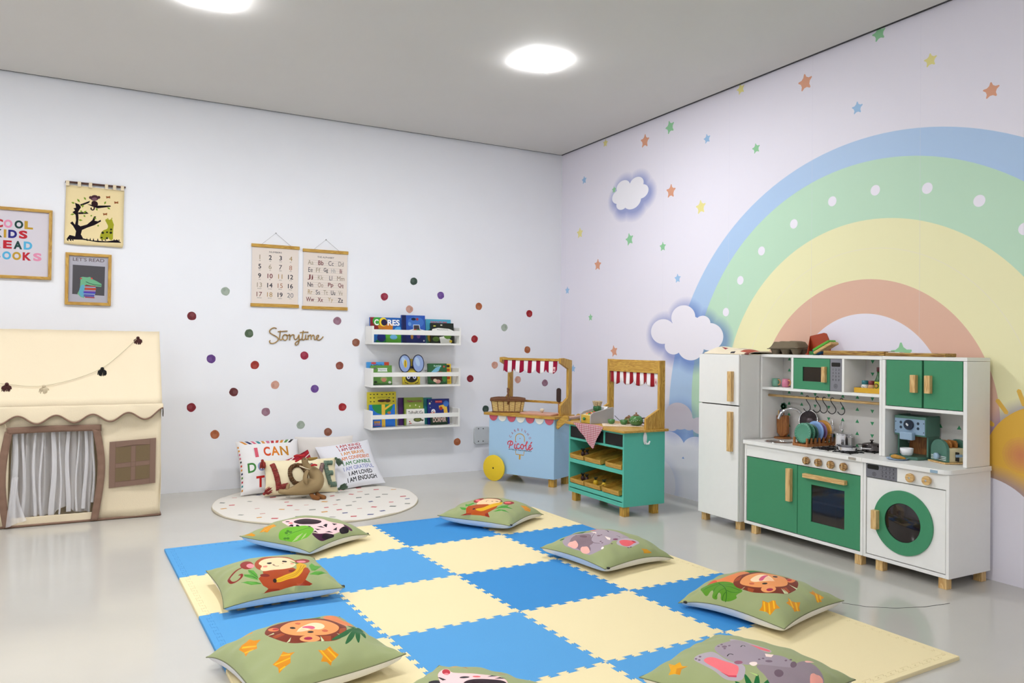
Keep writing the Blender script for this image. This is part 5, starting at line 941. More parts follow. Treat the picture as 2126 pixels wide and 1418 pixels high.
ws = sheet('window_panel', lambda p: np.stack([p[:, 0]*.227+.07, 4.655+.0015*np.sin(p[:, 0]*9), p[:, 1]*.252+.173+.012*p[:, 0]-.004*p[:, 1]], 1), (0, 1, 0, 1), (132, 106, 92), [poly((118, 100, 74), rect(.13, .46, .52, .87)), poly((118, 100, 74), rect(.56, .87, .52, .87)), poly((118, 100, 74), rect(.13, .46, .12, .42)), poly((118, 100, 74), rect(.56, .87, .12, .42))]+[stroke((104, 80, 68), q, .006) for q in ([(.13, 0), (.13, 1)], [(.87, 0), (.87, 1)], [(.13, .87), (.87, .87)], [(.13, .12), (.87, .12)], [(.46, .12), (.46, .87)], [(.56, .12), (.56, .87)], [(.13, .52), (.87, .52)], [(.13, .42), (.87, .42)])], INKF, t, grid=.1, thick=.003)
MB().prism([(4.664, .60), (4.64, .575), (4.65, .55), (4.668, .56)], 'x', TX1+.006, TX1+.010).build('tie_tab', mat('dark_tab', (58, 50, 36), .8, var=.1), t)
MB().tube([(-.395, 4.658, .515), (-.404, 4.652, .54), (-.412, 4.650, .575), (-.418, 4.651, .59), (-.41, 4.648, .56), (-.40, 4.655, .52), (-.405, 4.66, .49)], .0012, 6).build('cord', CREAMF, t)
# tassel garland on the roof slope
def on_roof(x, z): 
    b = (z-.62)/.402; return (x, 4.655+.315*b-.010, z)
g = thing('tassel_garland', 'string garland of brown, black and cream tassels across the tent roof', 'garland', on_roof(-.1, .75))
pts = [(-.62, .80), (-.50, .745), (-.405, .735), (-.32, .722), (-.24, .722), (-.1, .755), (.03, .81), (.12, .89), (.21, .985)]
P_ = chaikin(pts, 2, False); MB().tube([on_roof(a, b) for a, b in P_], .0013, 6).build('string', mat('garland_string', (196, 184, 150), .9, var=.1), g)
for x, z, c, nm in ((-.405, .735, (72, 34, 32), 'dark brown tassel'), (-.24, .722, (206, 190, 160), 'cream tassel'), (.03, .812, (24, 22, 22), 'black tassel'), (.21, .985, (72, 34, 32), 'dark brown tassel'), (-.60, .79, (24, 22, 22), None)):
    c0 = Vector(on_roof(x, z)); m_ = MB(); rs2 = random.Random(int((x+1)*999))
    m_.ball(c0+Vector((0, -.004, 0)), (.009, .008, .008))
    for k in range(110):
        q = rs2.uniform(0, 2*PI); r_ = math.sqrt(rs2.random())*.026; e_ = c0+Vector((r_*math.cos(q), -.006+r_*math.sin(q)*.45-.004, -.040-rs2.uniform(0, .006)+r_*.1)); m_.tube([c0, c0+(e_-c0)*.5+Vector((r_*.35*math.cos(q), 0, .006)), e_], .0016, 5)
    o = m_.build('tassel', mat('tassel_%d_%d_%d' % c, c, .95, bump=.2), g, smooth='all')
    if nm: o['label'] = nm

# ================================================================== PUZZLE MAT
MX, MY, MR, TS, MH = .2892, 3.8607, .0381, .5, .012
def mp_(i, j):
    return np.array([MX+TS*(math.cos(MR)*i+math.sin(MR)*j), MY+TS*(math.sin(MR)*i-math.cos(MR)*j)])
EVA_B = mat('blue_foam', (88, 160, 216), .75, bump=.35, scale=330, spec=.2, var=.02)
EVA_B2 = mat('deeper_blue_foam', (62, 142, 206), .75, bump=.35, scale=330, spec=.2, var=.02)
EVA_Y = mat('cream_foam', (240, 224, 178), .75, bump=.25, scale=330, spec=.2, var=.015)
def tooth_path(p, q, n=15):
    """dovetailed line from p to q, the same whichever tile asks for it"""
    d = q-p; L = np.hypot(*d); d = d/L; nn = np.array([-d[1], d[0]]); A = .0085; o = [p]; m = L*.02; w_ = (L-2*m)/n; e = w_*.14
    for k in range(n):
        s = 1 if k % 2 == 0 else -1; a = m+k*w_; b = a+w_
        o += [p+d*(a+e)+nn*s*A*.12, p+d*(a-e)+nn*s*A, p+d*(b+e)+nn*s*A, p+d*(b-e)+nn*s*A*.12]
    o.append(q); return o
NC, NR_ = 4, 5
def edge_pts(a, b, outer):
    p, q = mp_(*a), mp_(*b)
    if outer: return [p, q]
    if (a > b): return tooth_path(q, p)[::-1]
    return tooth_path(p, q)
IN = .028/TS
def tile(i, j, label, m):
    t = thing('foam_mat_tile', label, 'play mat tile', (*mp_(i+.5, j+.5), 0), group='interlocking foam mat tiles')
    x0 = i+IN if i == 0 else i; x1 = i+1-IN if i == NC-1 else i+1; y0 = j+IN if j == 0 else j; y1 = j+1-IN if j == NR_-1 else j+1
    c = [(x0, y0), (x0, y1), (x1, y1), (x1, y0)]; P = []
    for k in range(4): P += edge_pts(c[k], c[(k+1) % 4], False)[:-1]
    def slab(P, name):
        A = np.array(P); keep = np.hypot(*(A-np.roll(A, 1, 0)).T) > 1e-5; A = A[keep]; n = len(A)
        area = np.sum(A[:, 0]*np.roll(A[:, 1], -1)-np.roll(A[:, 0], -1)*A[:, 1]); sg = 1 if area > 0 else -1
        e = np.roll(A, -1, 0)-A; e /= np.hypot(e[:, 0], e[:, 1])[:, None]; n1 = np.stack([-e[:, 1], e[:, 0]], 1)*sg; n0 = np.roll(n1, 1, 0)
        m_ = n0+n1; B = A+m_*2/np.maximum((m_*m_).sum(1), 1.2)[:, None]*.0009
        vs, es, fs = delaunay_2d_cdt([Vector(b) for b in B], [(k, (k+1) % n) for k in range(n)], [], 0, 1e-7, False)[:3]
        vs = np.array([tuple(v) for v in vs]); C = np.array([vs[list(f)].mean(0) for f in fs]); ins = _inside(C, B)
        V = [(p[0], p[1], .0003) for p in A]+[(p[0], p[1], MH-.0028) for p in A]+[(p[0], p[1], MH) for p in vs]
        F = [(k, (k+1) % n, n+(k+1) % n, n+k) for k in range(n)]+[(n+k, n+(k+1) % n, 2*n+(k+1) % n, 2*n+k) for k in range(n)]+[tuple(2*n+q for q in f) for f, ok in zip(fs, ins) if ok]
        me = bpy.data.meshes.new(name); me.from_pydata(V, [], F); me.update(); bm = bmesh.new(); bm.from_mesh(me); bmesh.ops.recalc_face_normals(bm, faces=bm.faces); bm.to_mesh(me); bm.free()
        return link(name, me, m, t)
    slab(P, 'foam_square')
    def strip_(a0, a1, inner0, inner1):
        o = [mp_(*a0), mp_(*a1)]+edge_pts(inner1, inner0, False); slab(o, 'edge_strip')
    if i == 0: strip_((0, j+(0 if j else 0)), (0, j+1), (x0, y0 if j == 0 else j), (x0, y1 if j == NR_-1 else j+1))
    if i == NC-1: strip_((NC, j), (NC, j+1), (x1, y0 if j == 0 else j), (x1, y1 if j == NR_-1 else j+1))
    if j == 0: strip_((i, 0), (i+1, 0), (x0, y0), (x1, y0))
    if j == NR_-1: strip_((i, NR_), (i+1, NR_), (x0, y1), (x1, y1))
TL = {(0, 0): 'blue foam mat tile at the mat corner nearest the tent', (1, 0): 'cream foam mat tile behind the far zebra cushion by the round rug', (2, 0): 'blue foam mat tile under the outer half of the far monkey cushion', (3, 0): 'cream foam mat tile at the mat corner nearest the green market stall',
      (0, 1): 'cream foam mat tile under the near monkey cushion, on the mat edge', (1, 1): 'blue foam mat tile beside the near monkey cushion, in front of the zebra', (2, 1): 'uncovered cream foam mat tile in the second row from the rug', (3, 1): 'blue foam mat tile between far monkey and far elephant cushions, on the mat edge',
      (0, 2): 'blue foam mat tile between the monkey and lion cushions, on the tent side edge', (1, 2): 'uncovered cream foam mat tile in the third row, touching the tent side column', (2, 2): 'fully uncovered deep blue foam mat tile at the middle of the mat', (3, 2): 'cream foam mat tile under the far elephant cushion\'s near side',
      (0, 3): 'cream foam mat tile under the near lion cushion on the tent side', (1, 3): 'blue foam mat tile beside the near lion, ahead of the near zebra cushion', (2, 3): 'cream foam mat tile between the near elephant and the middle blue tile', (3, 3): 'blue foam mat tile under the kitchen side lion cushion',
      (1, 4): 'cream foam mat tile at the near zebra cushion, mostly out of frame', (2, 4): 'blue foam mat tile under the near elephant cushion', (3, 4): 'large cream corner foam mat tile nearest the washing machine'}
for (i, j), lab in TL.items():
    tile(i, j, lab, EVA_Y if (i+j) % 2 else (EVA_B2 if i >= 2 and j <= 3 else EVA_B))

# ================================================================== ANIMAL CUSHIONS ON THE MAT
def csurf(U, V, cz, S, A=.076, zm=.060, ex=.55):
    h_ = S/2; x = h_*U*(1-.07*(1-V*V)); y = h_*V*(1-.07*(1-U*U)); a, b, c, d = cz
    zc = (a*(1-U)*(1+V)+b*(1-U)*(1-V)+c*(1+U)*(1-V)+d*(1+U)*(1+V))/4; w_ = (U*V)**2
    seam = zc*w_+zm*(1-w_); B = (np.clip(1-U*U, 0, 1)*np.clip(1-V*V, 0, 1))
    e = np.maximum(np.abs(U), np.abs(V)); wrk = .0035*np.sin(np.where(np.abs(U) > np.abs(V), V, U)*17+cz[0]*99)*np.clip((e-.55)/.4, 0, 1)*np.clip((1-e)*8, 0, 1)+.0022*np.sin(U*9+cz[1]*80)*np.sin(V*7+cz[2]*90)*B+.0045*np.sin((U-V)*6+1.3)*np.clip(B*3, 0, 1)*np.clip(1-B*1.2, 0, 1)
    return x, y, seam+A*B**ex+wrk, seam, B
def cushion(key, pose, label, group):
    x, y, th, a, b, c, d, s = pose; S = .43*s; cz = (a, b, c, d)
    t = thing('animal_cushion', label, 'cushion', (x, y, MH), th, group=group)
    def place(p):
        X, Y, Z, _, _ = csurf(p[:, 0], p[:, 1], cz, S); return np.stack([X, Y, Z-MH], 1)
    sheet('printed_cover', place, (-1, 1, -1, 1), (155, 164, 116), art(ART[key]), INKF, t, grid=.05, world=False, smooth=True)
    def low(i_, j_):
        U = i_*2-1; V = j_*2-1; X, Y, _, se, B = csurf(np.array(U), np.array(V), cz, S); Z = float(se)-.052*float(B)**.30
        return (float(X), float(Y), max(Z-MH, .0006))
    MB().grid(low, 44, 44).build('underside', WHITEF, t, world=False, smooth='all')
    pp = []
    for q in range(160):
        k, f_ = divmod(q, 40); f_ = f_/20-1; U, V = [(f_, -1), (1, f_), (-f_, 1), (-1, -f_)][k]; X, Y, _, se, _ = csurf(np.array(float(U)), np.array(float(V)), cz, S); pp.append((float(X), float(Y), float(se)-MH))
    MB().tube(pp+[pp[0]], .0016, 6, caps=False).build('seam', mat('cushion_seam', (118, 122, 88), .9, var=.1), t, world=False, smooth='all')
    k = {'monkeyA': 3, 'zebraA': 3, 'monkeyB': 1.1, 'elephB': 1.1, 'lionB': .1}.get(key)
    if k is not None:
        U, V = [(-.93, -1), (-.93, -1), (.9, -1), (.93, 1)][int(k)] if k != 3 else (1, -.93)
        if key in ('monkeyB', 'elephB'): U, V = -.9, -1
        if key == 'lionB': U, V = -1, .86
        X, Y, _, se, _ = csurf(np.array(float(U)), np.array(float(V)), cz, S); X, Y, Z = float(X), float(Y), float(se)-MH
        MB().box(X-.006, X+.006, Y-.006, Y+.006, Z-.003, Z+.004).build('care_tag', BLACKP, t, world=False, bevel=.001)
PS = {'zebraA': (.89, 3.664, .597, .068, .049, .036, .062, .982), 'monkeyA': (.609, 3.013, .016, .065, .046, .058, .062, .991), 'lionA': (.547, 2.252, .175, .032, .062, .077, .062, .992), 'monkeyB': (1.89, 3.69, .621, .066, .059, .034, .062, .985),
      'elephB': (2.02, 2.817, .151, .051, .054, .032, .062, .974), 'lionB': (2.142, 2.025, .226, .028, .052, .056, .062, .974), 'elephA': (1.593, 1.549, .325, .059, .062, .05, .06, .991), 'zebraB': (.819, 1.701, -.929, .062, .062, .05, .06, .977)}
for k, lab in (('zebraA', 'green cushion with seated zebra, leaf and stars, next to the round rug'), ('monkeyA', 'green cushion with monkey holding bananas, on the tent side of the mat'), ('lionA', 'green cushion with lion face and palm leaf, on the tent side of the mat'), ('monkeyB', 'green cushion with monkey and bananas, farthest back near the carts'),
               ('elephB', 'green cushion with elephant showing its pink feet, between carts and kitchen'), ('lionB', 'green cushion with lion face and monstera leaf, nearest the toy kitchen'), ('elephA', 'green cushion with big eared elephant, cut by the bottom edge'), ('zebraB', 'green cushion with zebra face, only its top showing at the bottom edge')):
    cushion(k, PS[k], lab, 'jungle animal cushions on the mat')

# ================================================================== ROUND RUG
t = thing('round_rug', 'round off-white rug with small coloured dashes under the wall pillows', 'rug', (1.2, 4.66, 0))
def rugz(x, y):
    r = np.hypot(x, y)/.6; th = np.arctan2(y, x)
    return .0085+np.clip(r-.78, 0, 1)*.035*np.clip(np.sin(th*3+.6)*np.sin(th*7+1)+.2, 0, 1)+.0008*np.sin(x*22)*np.cos(y*18)
rd = np.random.RandomState(11); S = []; pc = [(186, 46, 52), (186, 46, 52), (206, 146, 56), (60, 70, 120), (140, 140, 130), (90, 100, 90), (206, 160, 150)]; used = []
while len(used) < 66:
    p = rd.uniform(-.56, .56, 2)
    if np.hypot(*p) < .555 and all(np.hypot(*(p-u)) > .085 for u in used):
        used.append(p); a = rd.uniform(-.6, .5); c_, s_ = math.cos(a), math.sin(a); q = np.array([(-.018, -.009), (.014, -.012), (.020, .009), (-.013, .013)])*rd.uniform(.8, 1.15)
        S.append(poly(pc[len(used) % len(pc)], np.stack([p[0]+q[:, 0]*c_-q[:, 1]*s_, p[1]+q[:, 0]*s_+q[:, 1]*c_], 1)))
rl = ell(0, 0, .6, n=120)
sheet('pile', lambda p: np.stack([p[:, 0], p[:, 1], rugz(p[:, 0], p[:, 1])], 1), rl, (226, 221, 212), S, INKF, t, grid=.035, world=False, smooth=True)
MB().grid(lambda a, b: (lambda th, r: (r*math.cos(th), r*math.sin(th), float(rugz(np.array(r*math.cos(th)), np.array(r*math.sin(th))))*b+.0006*(1-b)+(.0 if b else 0)))(a*2*PI, .6+.003*(1-b)), 120, 2).build('edge_binding', mat('cream_binding', (206, 196, 174), .9, var=.05), t, world=False, smooth='all', thick=.003)

# ================================================================== PILLOWS AGAINST THE WALL
def pillow(name, label, x, y, z, W, H, D, lean, roll, rz, S, base, group='pillows leaning on the storytime wall', back=None, pw=.5, m=INKF):
    t = bpy.data.objects.new(name, None); col.objects.link(t); t.empty_display_size = .05
    t.matrix_basis = Matrix.Translation((x, y, z)) @ Matrix.Rotation(rz, 4, 'Z') @ Matrix.Rotation(-lean, 4, 'X') @ Matrix.Rotation(roll, 4, 'Y')
    tag(t, label, 'pillow', group)
    def f(U, V, s):
        B = np.clip(1-U*U, 0, 1)*np.clip(1-V*V, 0, 1); wk = .003*np.sin(V*14+U*3)*np.clip(np.abs(U)-.4, 0, 1)
        return W/2*U*(1-.06*(1-V*V)), s*(D/2*B**pw)+wk*(B > .02), H/2*(V*(1-.05*(1-U*U))+1)
    sheet('front_cover', lambda p: np.stack(f(p[:, 0], p[:, 1], -1), 1), (-1, 1, -1, 1), base, S, m, t, grid=.06, world=False, smooth=True)
    MB().grid(lambda a, b: tuple(float(v) for v in f(np.array(a*2-1), np.array(b*2-1), 1)), 30, 30).build('back_cover', back or WHITEF, t, world=False, smooth='all')
    return t
RDp, ORp, GNp, BLp = (190, 50, 40), (206, 128, 44), (70, 130, 62), (120, 134, 180)
S = [text((206, 92, 110), 'I', -.46, .42, .40, .11, bold=.07), text((200, 74, 36), 'C', -.12, .43, .40, .22, bold=.07), text((208, 120, 36), 'A', .15, .43, .40, .28, bold=.06), text((188, 128, 40), 'N', .46, .43, .40, .28, bold=.07),
     text((64, 124, 60), 'D', -.66, -.15, .36, .26, bold=.05), text((136, 150, 186), 'O', -.36, -.15, .34, .24, bold=.08), text((186, 40, 34), 'T', -.42, -.68, .38, .26, bold=.08), text((200, 84, 36), 'H', -.12, -.68, .38, .26, bold=.08), text((170, 44, 40), 'I', .12, -.68, .38, .09, bold=.08)]
cs_ = [(206, 130, 40), (40, 44, 90), (206, 96, 120), (40, 130, 140), (206, 140, 60), (206, 110, 140), (180, 30, 50), (196, 60, 30), (206, 140, 50), (90, 140, 70), (30, 30, 34)]
for k in range(11):
    x = -.84+k*.166; dx = (k-4)*.028; S.append(poly(cs_[k], [(x-.05, .985), (x+.045, .985), (x+.045-dx+.02, .80), (x-.045-dx+.02, .80)]))
for k in range(12): S.append(poly(cs_[(k*3) % 11], rect(-.985, -.945, -.9+k*.145, -.83+k*.145)))
pillow('wall_pillow', 'white I CAN pillow with a striped colourful border, nearest the tent', 1.0, 4.985, .0145, .40, .375, .14, .60, 0.0, .03, S, (228, 226, 226), pw=.42)
pillow('wall_pillow', 'blank off-white pillow at the back, between the two lettered pillows', 1.375, 5.172, .012, .40, .325, .07, .19, .02, -.02, [], (222, 216, 210))
L8 = [('I AM KIND', (176, 40, 40), .86), ('I AM SMART', (160, 24, 40), .64), ('I AM BRAVE', (206, 130, 40), .40), ('I AM CONFIDENT', (206, 110, 40), .15), ('I AM CAPABLE', (52, 120, 60), -.10), ('I AM GRATEFUL', (140, 146, 190), -.34), ('I AM LOVED', (30, 28, 34), -.58), ('I AM ENOUGH', (24, 22, 28), -.82)]
S = [text(c, s_, .12+.05*(.5-v*.5), v*.92-.01, .165, {'I AM CONFIDENT': 1.22, 'I AM CAPABLE': 1.1, 'I AM GRATEFUL': 1.2, 'I AM ENOUGH': 1.12}.get(s_, .92), bold=.05, rot=.03) for s_, c, v in L8]
pillow('wall_pillow', 'white pillow printed with eight I AM lines, farthest from the tent', 1.545, 4.95, .0135, .385, .365, .12, .75, -.10, .05, S, (226, 226, 232))
S = [stroke((236, 226, 224), [(-1, -.9+k*.42), (1, -.5+k*.42)], .05) for k in range(6)]
pillow('small_cushion', 'small red cushion with thin white stripes squeezed behind the toy goose', 1.235, 4.985, .013, .20, .25, .08, .35, -.35, .1, S, (158, 30, 48), pw=.6, back=mat('red_fabric', (150, 30, 44), .9, var=.05))
t = pillow('lumbar_pillow', 'cream lumbar pillow with shaggy letters LOVE and corner tassels', 1.155, 4.885, .0135, .46, .225, .11, .38, .01, -.04, [], (238, 226, 190), back=CREAMF)
def on_l(a, b):   # a point on the pillow's front
    B = max(0, 1-a*a)*max(0, 1-b*b); return Vector((.23*a*(1-.06*(1-b*b)), -.055*B**.5-.004, .1125*(b*(1-.05*(1-a*a))+1)))
def shag(name, paths, c, wd):
    m_ = MB(); rr = random.Random(4)
    for p in paths:
        p = chaikin(p, 3, False) if len(p) > 3 else np.array([np.array(p[0])*(1-k/8)+np.array(p[1])*(k/8) for k in range(9)]) if len(p) == 2 else chaikin(p, 3, False)
        n = max(10, int(sum(np.hypot(*((p[i+1]-p[i])*(.23, .11))) for i in range(len(p)-1))/.0042)); s0 = np.linspace(0, len(p)-1, n)
        for s1 in s0:
            i = min(int(s1), len(p)-2); q = p[i]+(p[i+1]-p[i])*(s1-i); d = (p[i+1]-p[i])*(.23, .11); d /= max(np.hypot(*d), 1e-6); nn = np.array((-d[1]/.23, d[0]/.11))*wd/2
            a = on_l(*(q-nn)); b = on_l(*(q+nn)); c0 = (a+b)/2+Vector((rr.uniform(-.002, .002), -.013-rr.uniform(0, .004), rr.uniform(-.002, .002)))
            m_.tube([a, a*.6+c0*.4+Vector((rr.uniform(-.002, .002), -.006, rr.uniform(-.002, .002))), c0, b*.6+c0*.4+Vector((rr.uniform(-.002, .002), -.006, rr.uniform(-.002, .002))), b], rr.uniform(.0018, .003), 5)
    m_.build(name, mat('yarn_%d_%d_%d' % c, c, .95, bump=.3), t, world=False, smooth='all')
shag('letter', [[(-.80, .72), (-.66, -.62)], [(-.72, -.66), (-.42, -.58)]], (160, 62, 58), .030)
shag('letter', [[(-.02, .55), (-.2, .62), (-.36, .35), (-.36, -.1), (-.24, -.5), (-.05, -.56), (.08, -.3), (.1, .15), (-.02, .5)]], (104, 72, 40), .026)
shag('letter', [[(.24, .6), (.40, -.5)], [(.60, .6), (.42, -.5)]], (150, 120, 118), .026)
shag('letter', [[(.66, .66), (.80, -.62)], [(.64, .66), (.88, .66)], [(.74, .04), (.90, .06)], [(.78, -.64), (.97, -.58)]], (112, 136, 118), .028)
def tassel(p, d, c, L=.055, n=38, name='tassel'):
    m_ = MB(); rr = random.Random(9); p = Vector(p); d = Vector(d).normalized(); a = d.orthogonal().normalized(); b = d.cross(a); m_.ball(p, .009)
    for k in range(n):
        q = rr.uniform(0, 2*PI); r_ = math.sqrt(rr.random())*.020; e = p+d*(L+rr.uniform(-.006, .006))+(a*math.cos(q)+b*math.sin(q))*r_
        m_.tube([p, p+d*L*.4+(a*math.cos(q)+b*math.sin(q))*r_*.9, e], .0017, 5)
    m_.build(name, mat('yarn_%d_%d_%d' % c, c, .95, bump=.3), t, world=False, smooth='all')
tassel((-.235, -.012, .222), (-.05, -.45, -1), (150, 52, 44)); tassel((-.232, -.02, .012), (.6, -1, .30), (150, 52, 50), .06)
tassel((.225, -.015, .215), (.6, -.45, -1), (84, 104, 84)); tassel((.232, -.015, .015), (.8, -.7, .2), (84, 104, 84), .055)

# ================================================================== TOY GOOSE
t = thing('toy_goose', 'tan fabric toy goose with red comb and brown feet, lying before the LOVE pillow', 'soft toy', (1.2, 4.76, .0095))
GY = 4.765
def skin(name, pts, m, levels=2, parent=t):
    """pts: list of chains of (x, y, z, r, flat)"""
    me = bpy.data.meshes.new(name); V = []; Ed = []
    for ch in pts:
        n0 = len(V); V += [p[:3] for p in ch]; Ed += [(n0+i, n0+i+1) for i in range(len(ch)-1)]
    me.from_pydata(V, Ed, []); o = link(name, me, m, parent)
    md = o.modifiers.new('skin', 'SKIN'); md.use_smooth_shade = True
    k = 0
    for ch in pts:
        for i, p in enumerate(ch):
            sv = me.skin_vertices[0].data[k]; sv.radius = (p[3], p[4] if len(p) > 4 else p[3]); sv.use_root = (i == 0); k += 1
    s = o.modifiers.new('soft', 'SUBSURF'); s.levels = levels; s.render_levels = levels
    return o
skin('body', [[(.985, GY+.015, .062, .020, .014), (1.03, GY+.01, .055, .022, .018), (1.09, GY, .063, .036, .034), (1.15, GY-.005, .080, .066, .056), (1.205, GY-.008, .088, .080, .064), (1.222, GY-.004, .128, .068, .052), (1.200, GY+.002, .168, .048, .038), (1.162, GY+.004, .200, .026, .024), (1.142, GY, .222, .021, .020), (1.140, GY-.002, .246, .024, .022), (1.143, GY-.002, .262, .018, .018)]], TANF)
skin('tail', [[(1.035, GY+.01, .062, .018, .012), (1.045, GY+.01, .092, .017, .010), (1.05, GY+.01, .108, .010, .007)]], TANF)
skin('wing', [[(1.148, GY-.055, .192, .012, .008), (1.130, GY-.062, .165, .020, .009), (1.128, GY-.064, .132, .024, .010), (1.142, GY-.062, .105, .014, .007)]], TANF)
skin('beak', [[(1.155, GY-.008, .252, .015, .014), (1.180, GY-.012, .250, .012, .011), (1.203, GY-.016, .254, .008, .008), (1.216, GY-.018, .258, .005, .005)]], mat('mustard_fabric', (140, 112, 50), .95, bump=.3, scale=400))
skin('comb', [[(1.140, GY-.01, .276, .015, .008), (1.115, GY-.01, .272, .017, .008), (1.090, GY-.01, .278, .014, .008), (1.070, GY-.01, .270, .012, .007)], [(1.115, GY-.01, .262, .014, .008), (1.092, GY-.01, .246, .012, .007), (1.078, GY-.01, .238, .010, .006)], [(1.150, GY, .28, .008, .006), (1.164, GY, .298, .007, .005)]], mat('red_felt', (176, 32, 38), .95, bump=.3, scale=300))
skin('foot', [[(1.170, GY-.030, .045, .012), (1.182, GY-.055, .024, .015), (1.200, GY-.080, .0195, .0165), (1.214, GY-.095, .018, .012)]], mat('brown_felt', (128, 82, 40), .95, bump=.3, scale=300))
skin('foot', [[(1.205, GY-.028, .045, .012), (1.220, GY-.050, .024, .015), (1.240, GY-.074, .0195, .0165), (1.254, GY-.088, .018, .012)]], mat('brown_felt', (128, 82, 40), .95, bump=.3, scale=300))
MB().tube([(1.142+.031*math.cos(a/18*2*PI), GY+.032*math.sin(a/18*2*PI)-.002, .198-.012*math.cos(a/18*2*PI)) for a in range(19)], .0032, 8).build('rope_collar', CREAMF, t, smooth='all')
skin('bow', [[(1.168, GY-.040, .212, .006), (1.185, GY-.044, .220, .014, .007), (1.208, GY-.042, .214, .012, .006)]], mat('red_felt', (176, 32, 38), .95))
MB().ball((1.136, GY-.0235, .254), .003).build('eye', BLACKP, t, smooth='all')

def rrect(x0, x1, y0, y1, r, n=6):
    o = []
    for cx, cy, a0 in ((x1-r, y1-r, 0), (x0+r, y1-r, PI/2), (x0+r, y0+r, PI), (x1-r, y0+r, 1.5*PI)):
        for k in range(n+1): a = a0+PI/2*k/n; o.append((cx+r*math.cos(a), cy+r*math.sin(a)))
    return np.array(o)
# ================================================================== ICE CREAM CART
t = thing('ice_cream_cart', 'light blue toy ice cream cart with yellow wheel and striped canopy', 'toy cart', (2.752, 4.451, 0), math.atan2(-.89, .45))
cart = t; D_ = .235
b = MB(); b.box(-.552, 0, 0, .012, .055, .466).box(-.552, 0, D_-.012, D_, .055, .466).box(-.552, -.54, .012, D_-.012, .055, .466).box(-.012, 0, .012, D_-.012, .055, .466).box(-.54, -.012, .012, D_-.012, .055, .067)
b.build('body', BLUE_L, t, world=False, bevel=.0015)
MB().prism(rrect(-.592, .012, -.018, D_+.02, .006), 'z', .466, .484).build('counter_top', PINEX, t, world=False, bevel=.002)
ctx = mat('rose_laminate', (206, 92, 112), .45, var=.02); ctw = mat('ivory_laminate', (240, 236, 226), .45, var=.02)
for k in range(7):
    cx = -.513+k*.0786; MB().prism([(cx+.036*math.cos(a), .466-.040*math.sin(a)) for a in np.linspace(0, PI, 16)], 'y', -.0045, -.0005).build('scallop', ctx if k % 2 == 0 else ctw, t, world=False)
S = []; lx, lz = -.282, .27
tt = 'CARRINHO'
for k, ch in enumerate(tt):
    a = PI*(.86-.72*k/7); S.append(text((170, 70, 96), ch, lx+.092*math.cos(a), lz+.015+.092*math.sin(a), .019, .004 if ch == 'I' else .014, bold=.02, rot=a-PI/2))
A_ = (200, 150, 50)
S.append(stroke(A_, [(lx-.038, .295), (lx-.038, .315)]+[(lx+.038*math.cos(a), .318+.030*math.sin(a)) for a in np.linspace(PI, 0, 14)]+[(lx+.038, .295)], .006))
S.append(stroke(A_, [(lx-.036, .226), (lx-.034, .202), (lx+.032, .200), (lx+.036, .226)], .006)); S.append(stroke(A_, [(lx, .198), (lx-.001, .170)], .013)); S.append(poly((190, 150, 90), [(lx-.006, .312), (lx+.006, .312), (lx, .322)]))
PR = (204, 66, 84)
def scr(px, wd=.0085, c=PR):
    q = chaikin(np.array(px, float)*(.212/460, -.212/460)+(lx-.232*.212/.212*0-.106-530*.212/460, .262+615*.212/460), 2, False); S.append(stroke(c, q, wd))
for px in ([(560, 660), (575, 600), (595, 560)], [(540, 610), (530, 575), (570, 550), (620, 555), (632, 590), (600, 615), (565, 618)], [(672, 590), (655, 640), (670, 662), (695, 650)], [(683, 556), (685, 560)],
           [(745, 590), (720, 580), (700, 610), (700, 645), (725, 662), (765, 640)], [(810, 585), (785, 590), (770, 625), (790, 660), (820, 650), (828, 605), (810, 585)], [(828, 610), (860, 600), (895, 550), (893, 535), (878, 550), (868, 640), (885, 665), (910, 655)],
           [(910, 640), (950, 620), (965, 590), (945, 580), (925, 605), (922, 645), (945, 665), (990, 625)], [(955, 560), (978, 540)]): scr(px)
S.append(text((24, 40, 84), 'ATELIÊ MATERNO', lx, .2335, .0105, .195, bold=.07))
sheet('printed_logo', onxz(-.0006), (-.551, -.001, .057, .4655), (168, 204, 234), S, mat('printed_laminate', None, .4, kind='print'), t, world=False)
wy = mat('yellow_laminate', (236, 202, 40), .4, var=.02)
for y0, y1 in ((-.034, -.020), (D_+.006, D_+.020)):
    m_ = MB(); m_.lathe((-.486, 0, .092), [(.088, y0), (.092, y0+.002), (.092, y1-.002), (.088, y1)], 48, 'y'); wh = m_.build('wheel', wy, t, world=False, smooth=True)
    MB().lathe((-.486, 0, .092), [(.005, y0-.001), (.006, y0-.003), (.004, y0-.004)], 14, 'y').build('axle_cap', BLACKP, wh, world=False)
MB().cyl((-.486, -.022, .092), (-.486, D_+.008, .092), .008).build('axle', DARKMET, t, world=False)
for y in (.012, .180): MB().box(-.052, -.008, y, y+.042, 0, .055).build('leg', PINEZ, t, world=False, bevel=.001)
prof = [(.082, .484), (.082, .555), (.182, .607), (.182, .806), (.076, .848), (.076, .882), (.120, .884), (.228, .868), (.228, .484)]
for x0, x1 in ((-.019, 0), (-.522, -.503)):
    MB().prism(prof, 'x', x0, x1).build('side_frame', PINEZ, t, world=False, bevel=.0015)
MB().box(-.503, -.019, .080, .098, .862, .879).build('canopy_rail', PINEX, t, world=False, bevel=.001)
MB().box(-.503, -.019, .205, .218, .556, .572).build('back_rail', PINEX, t, world=False, bevel=.001)
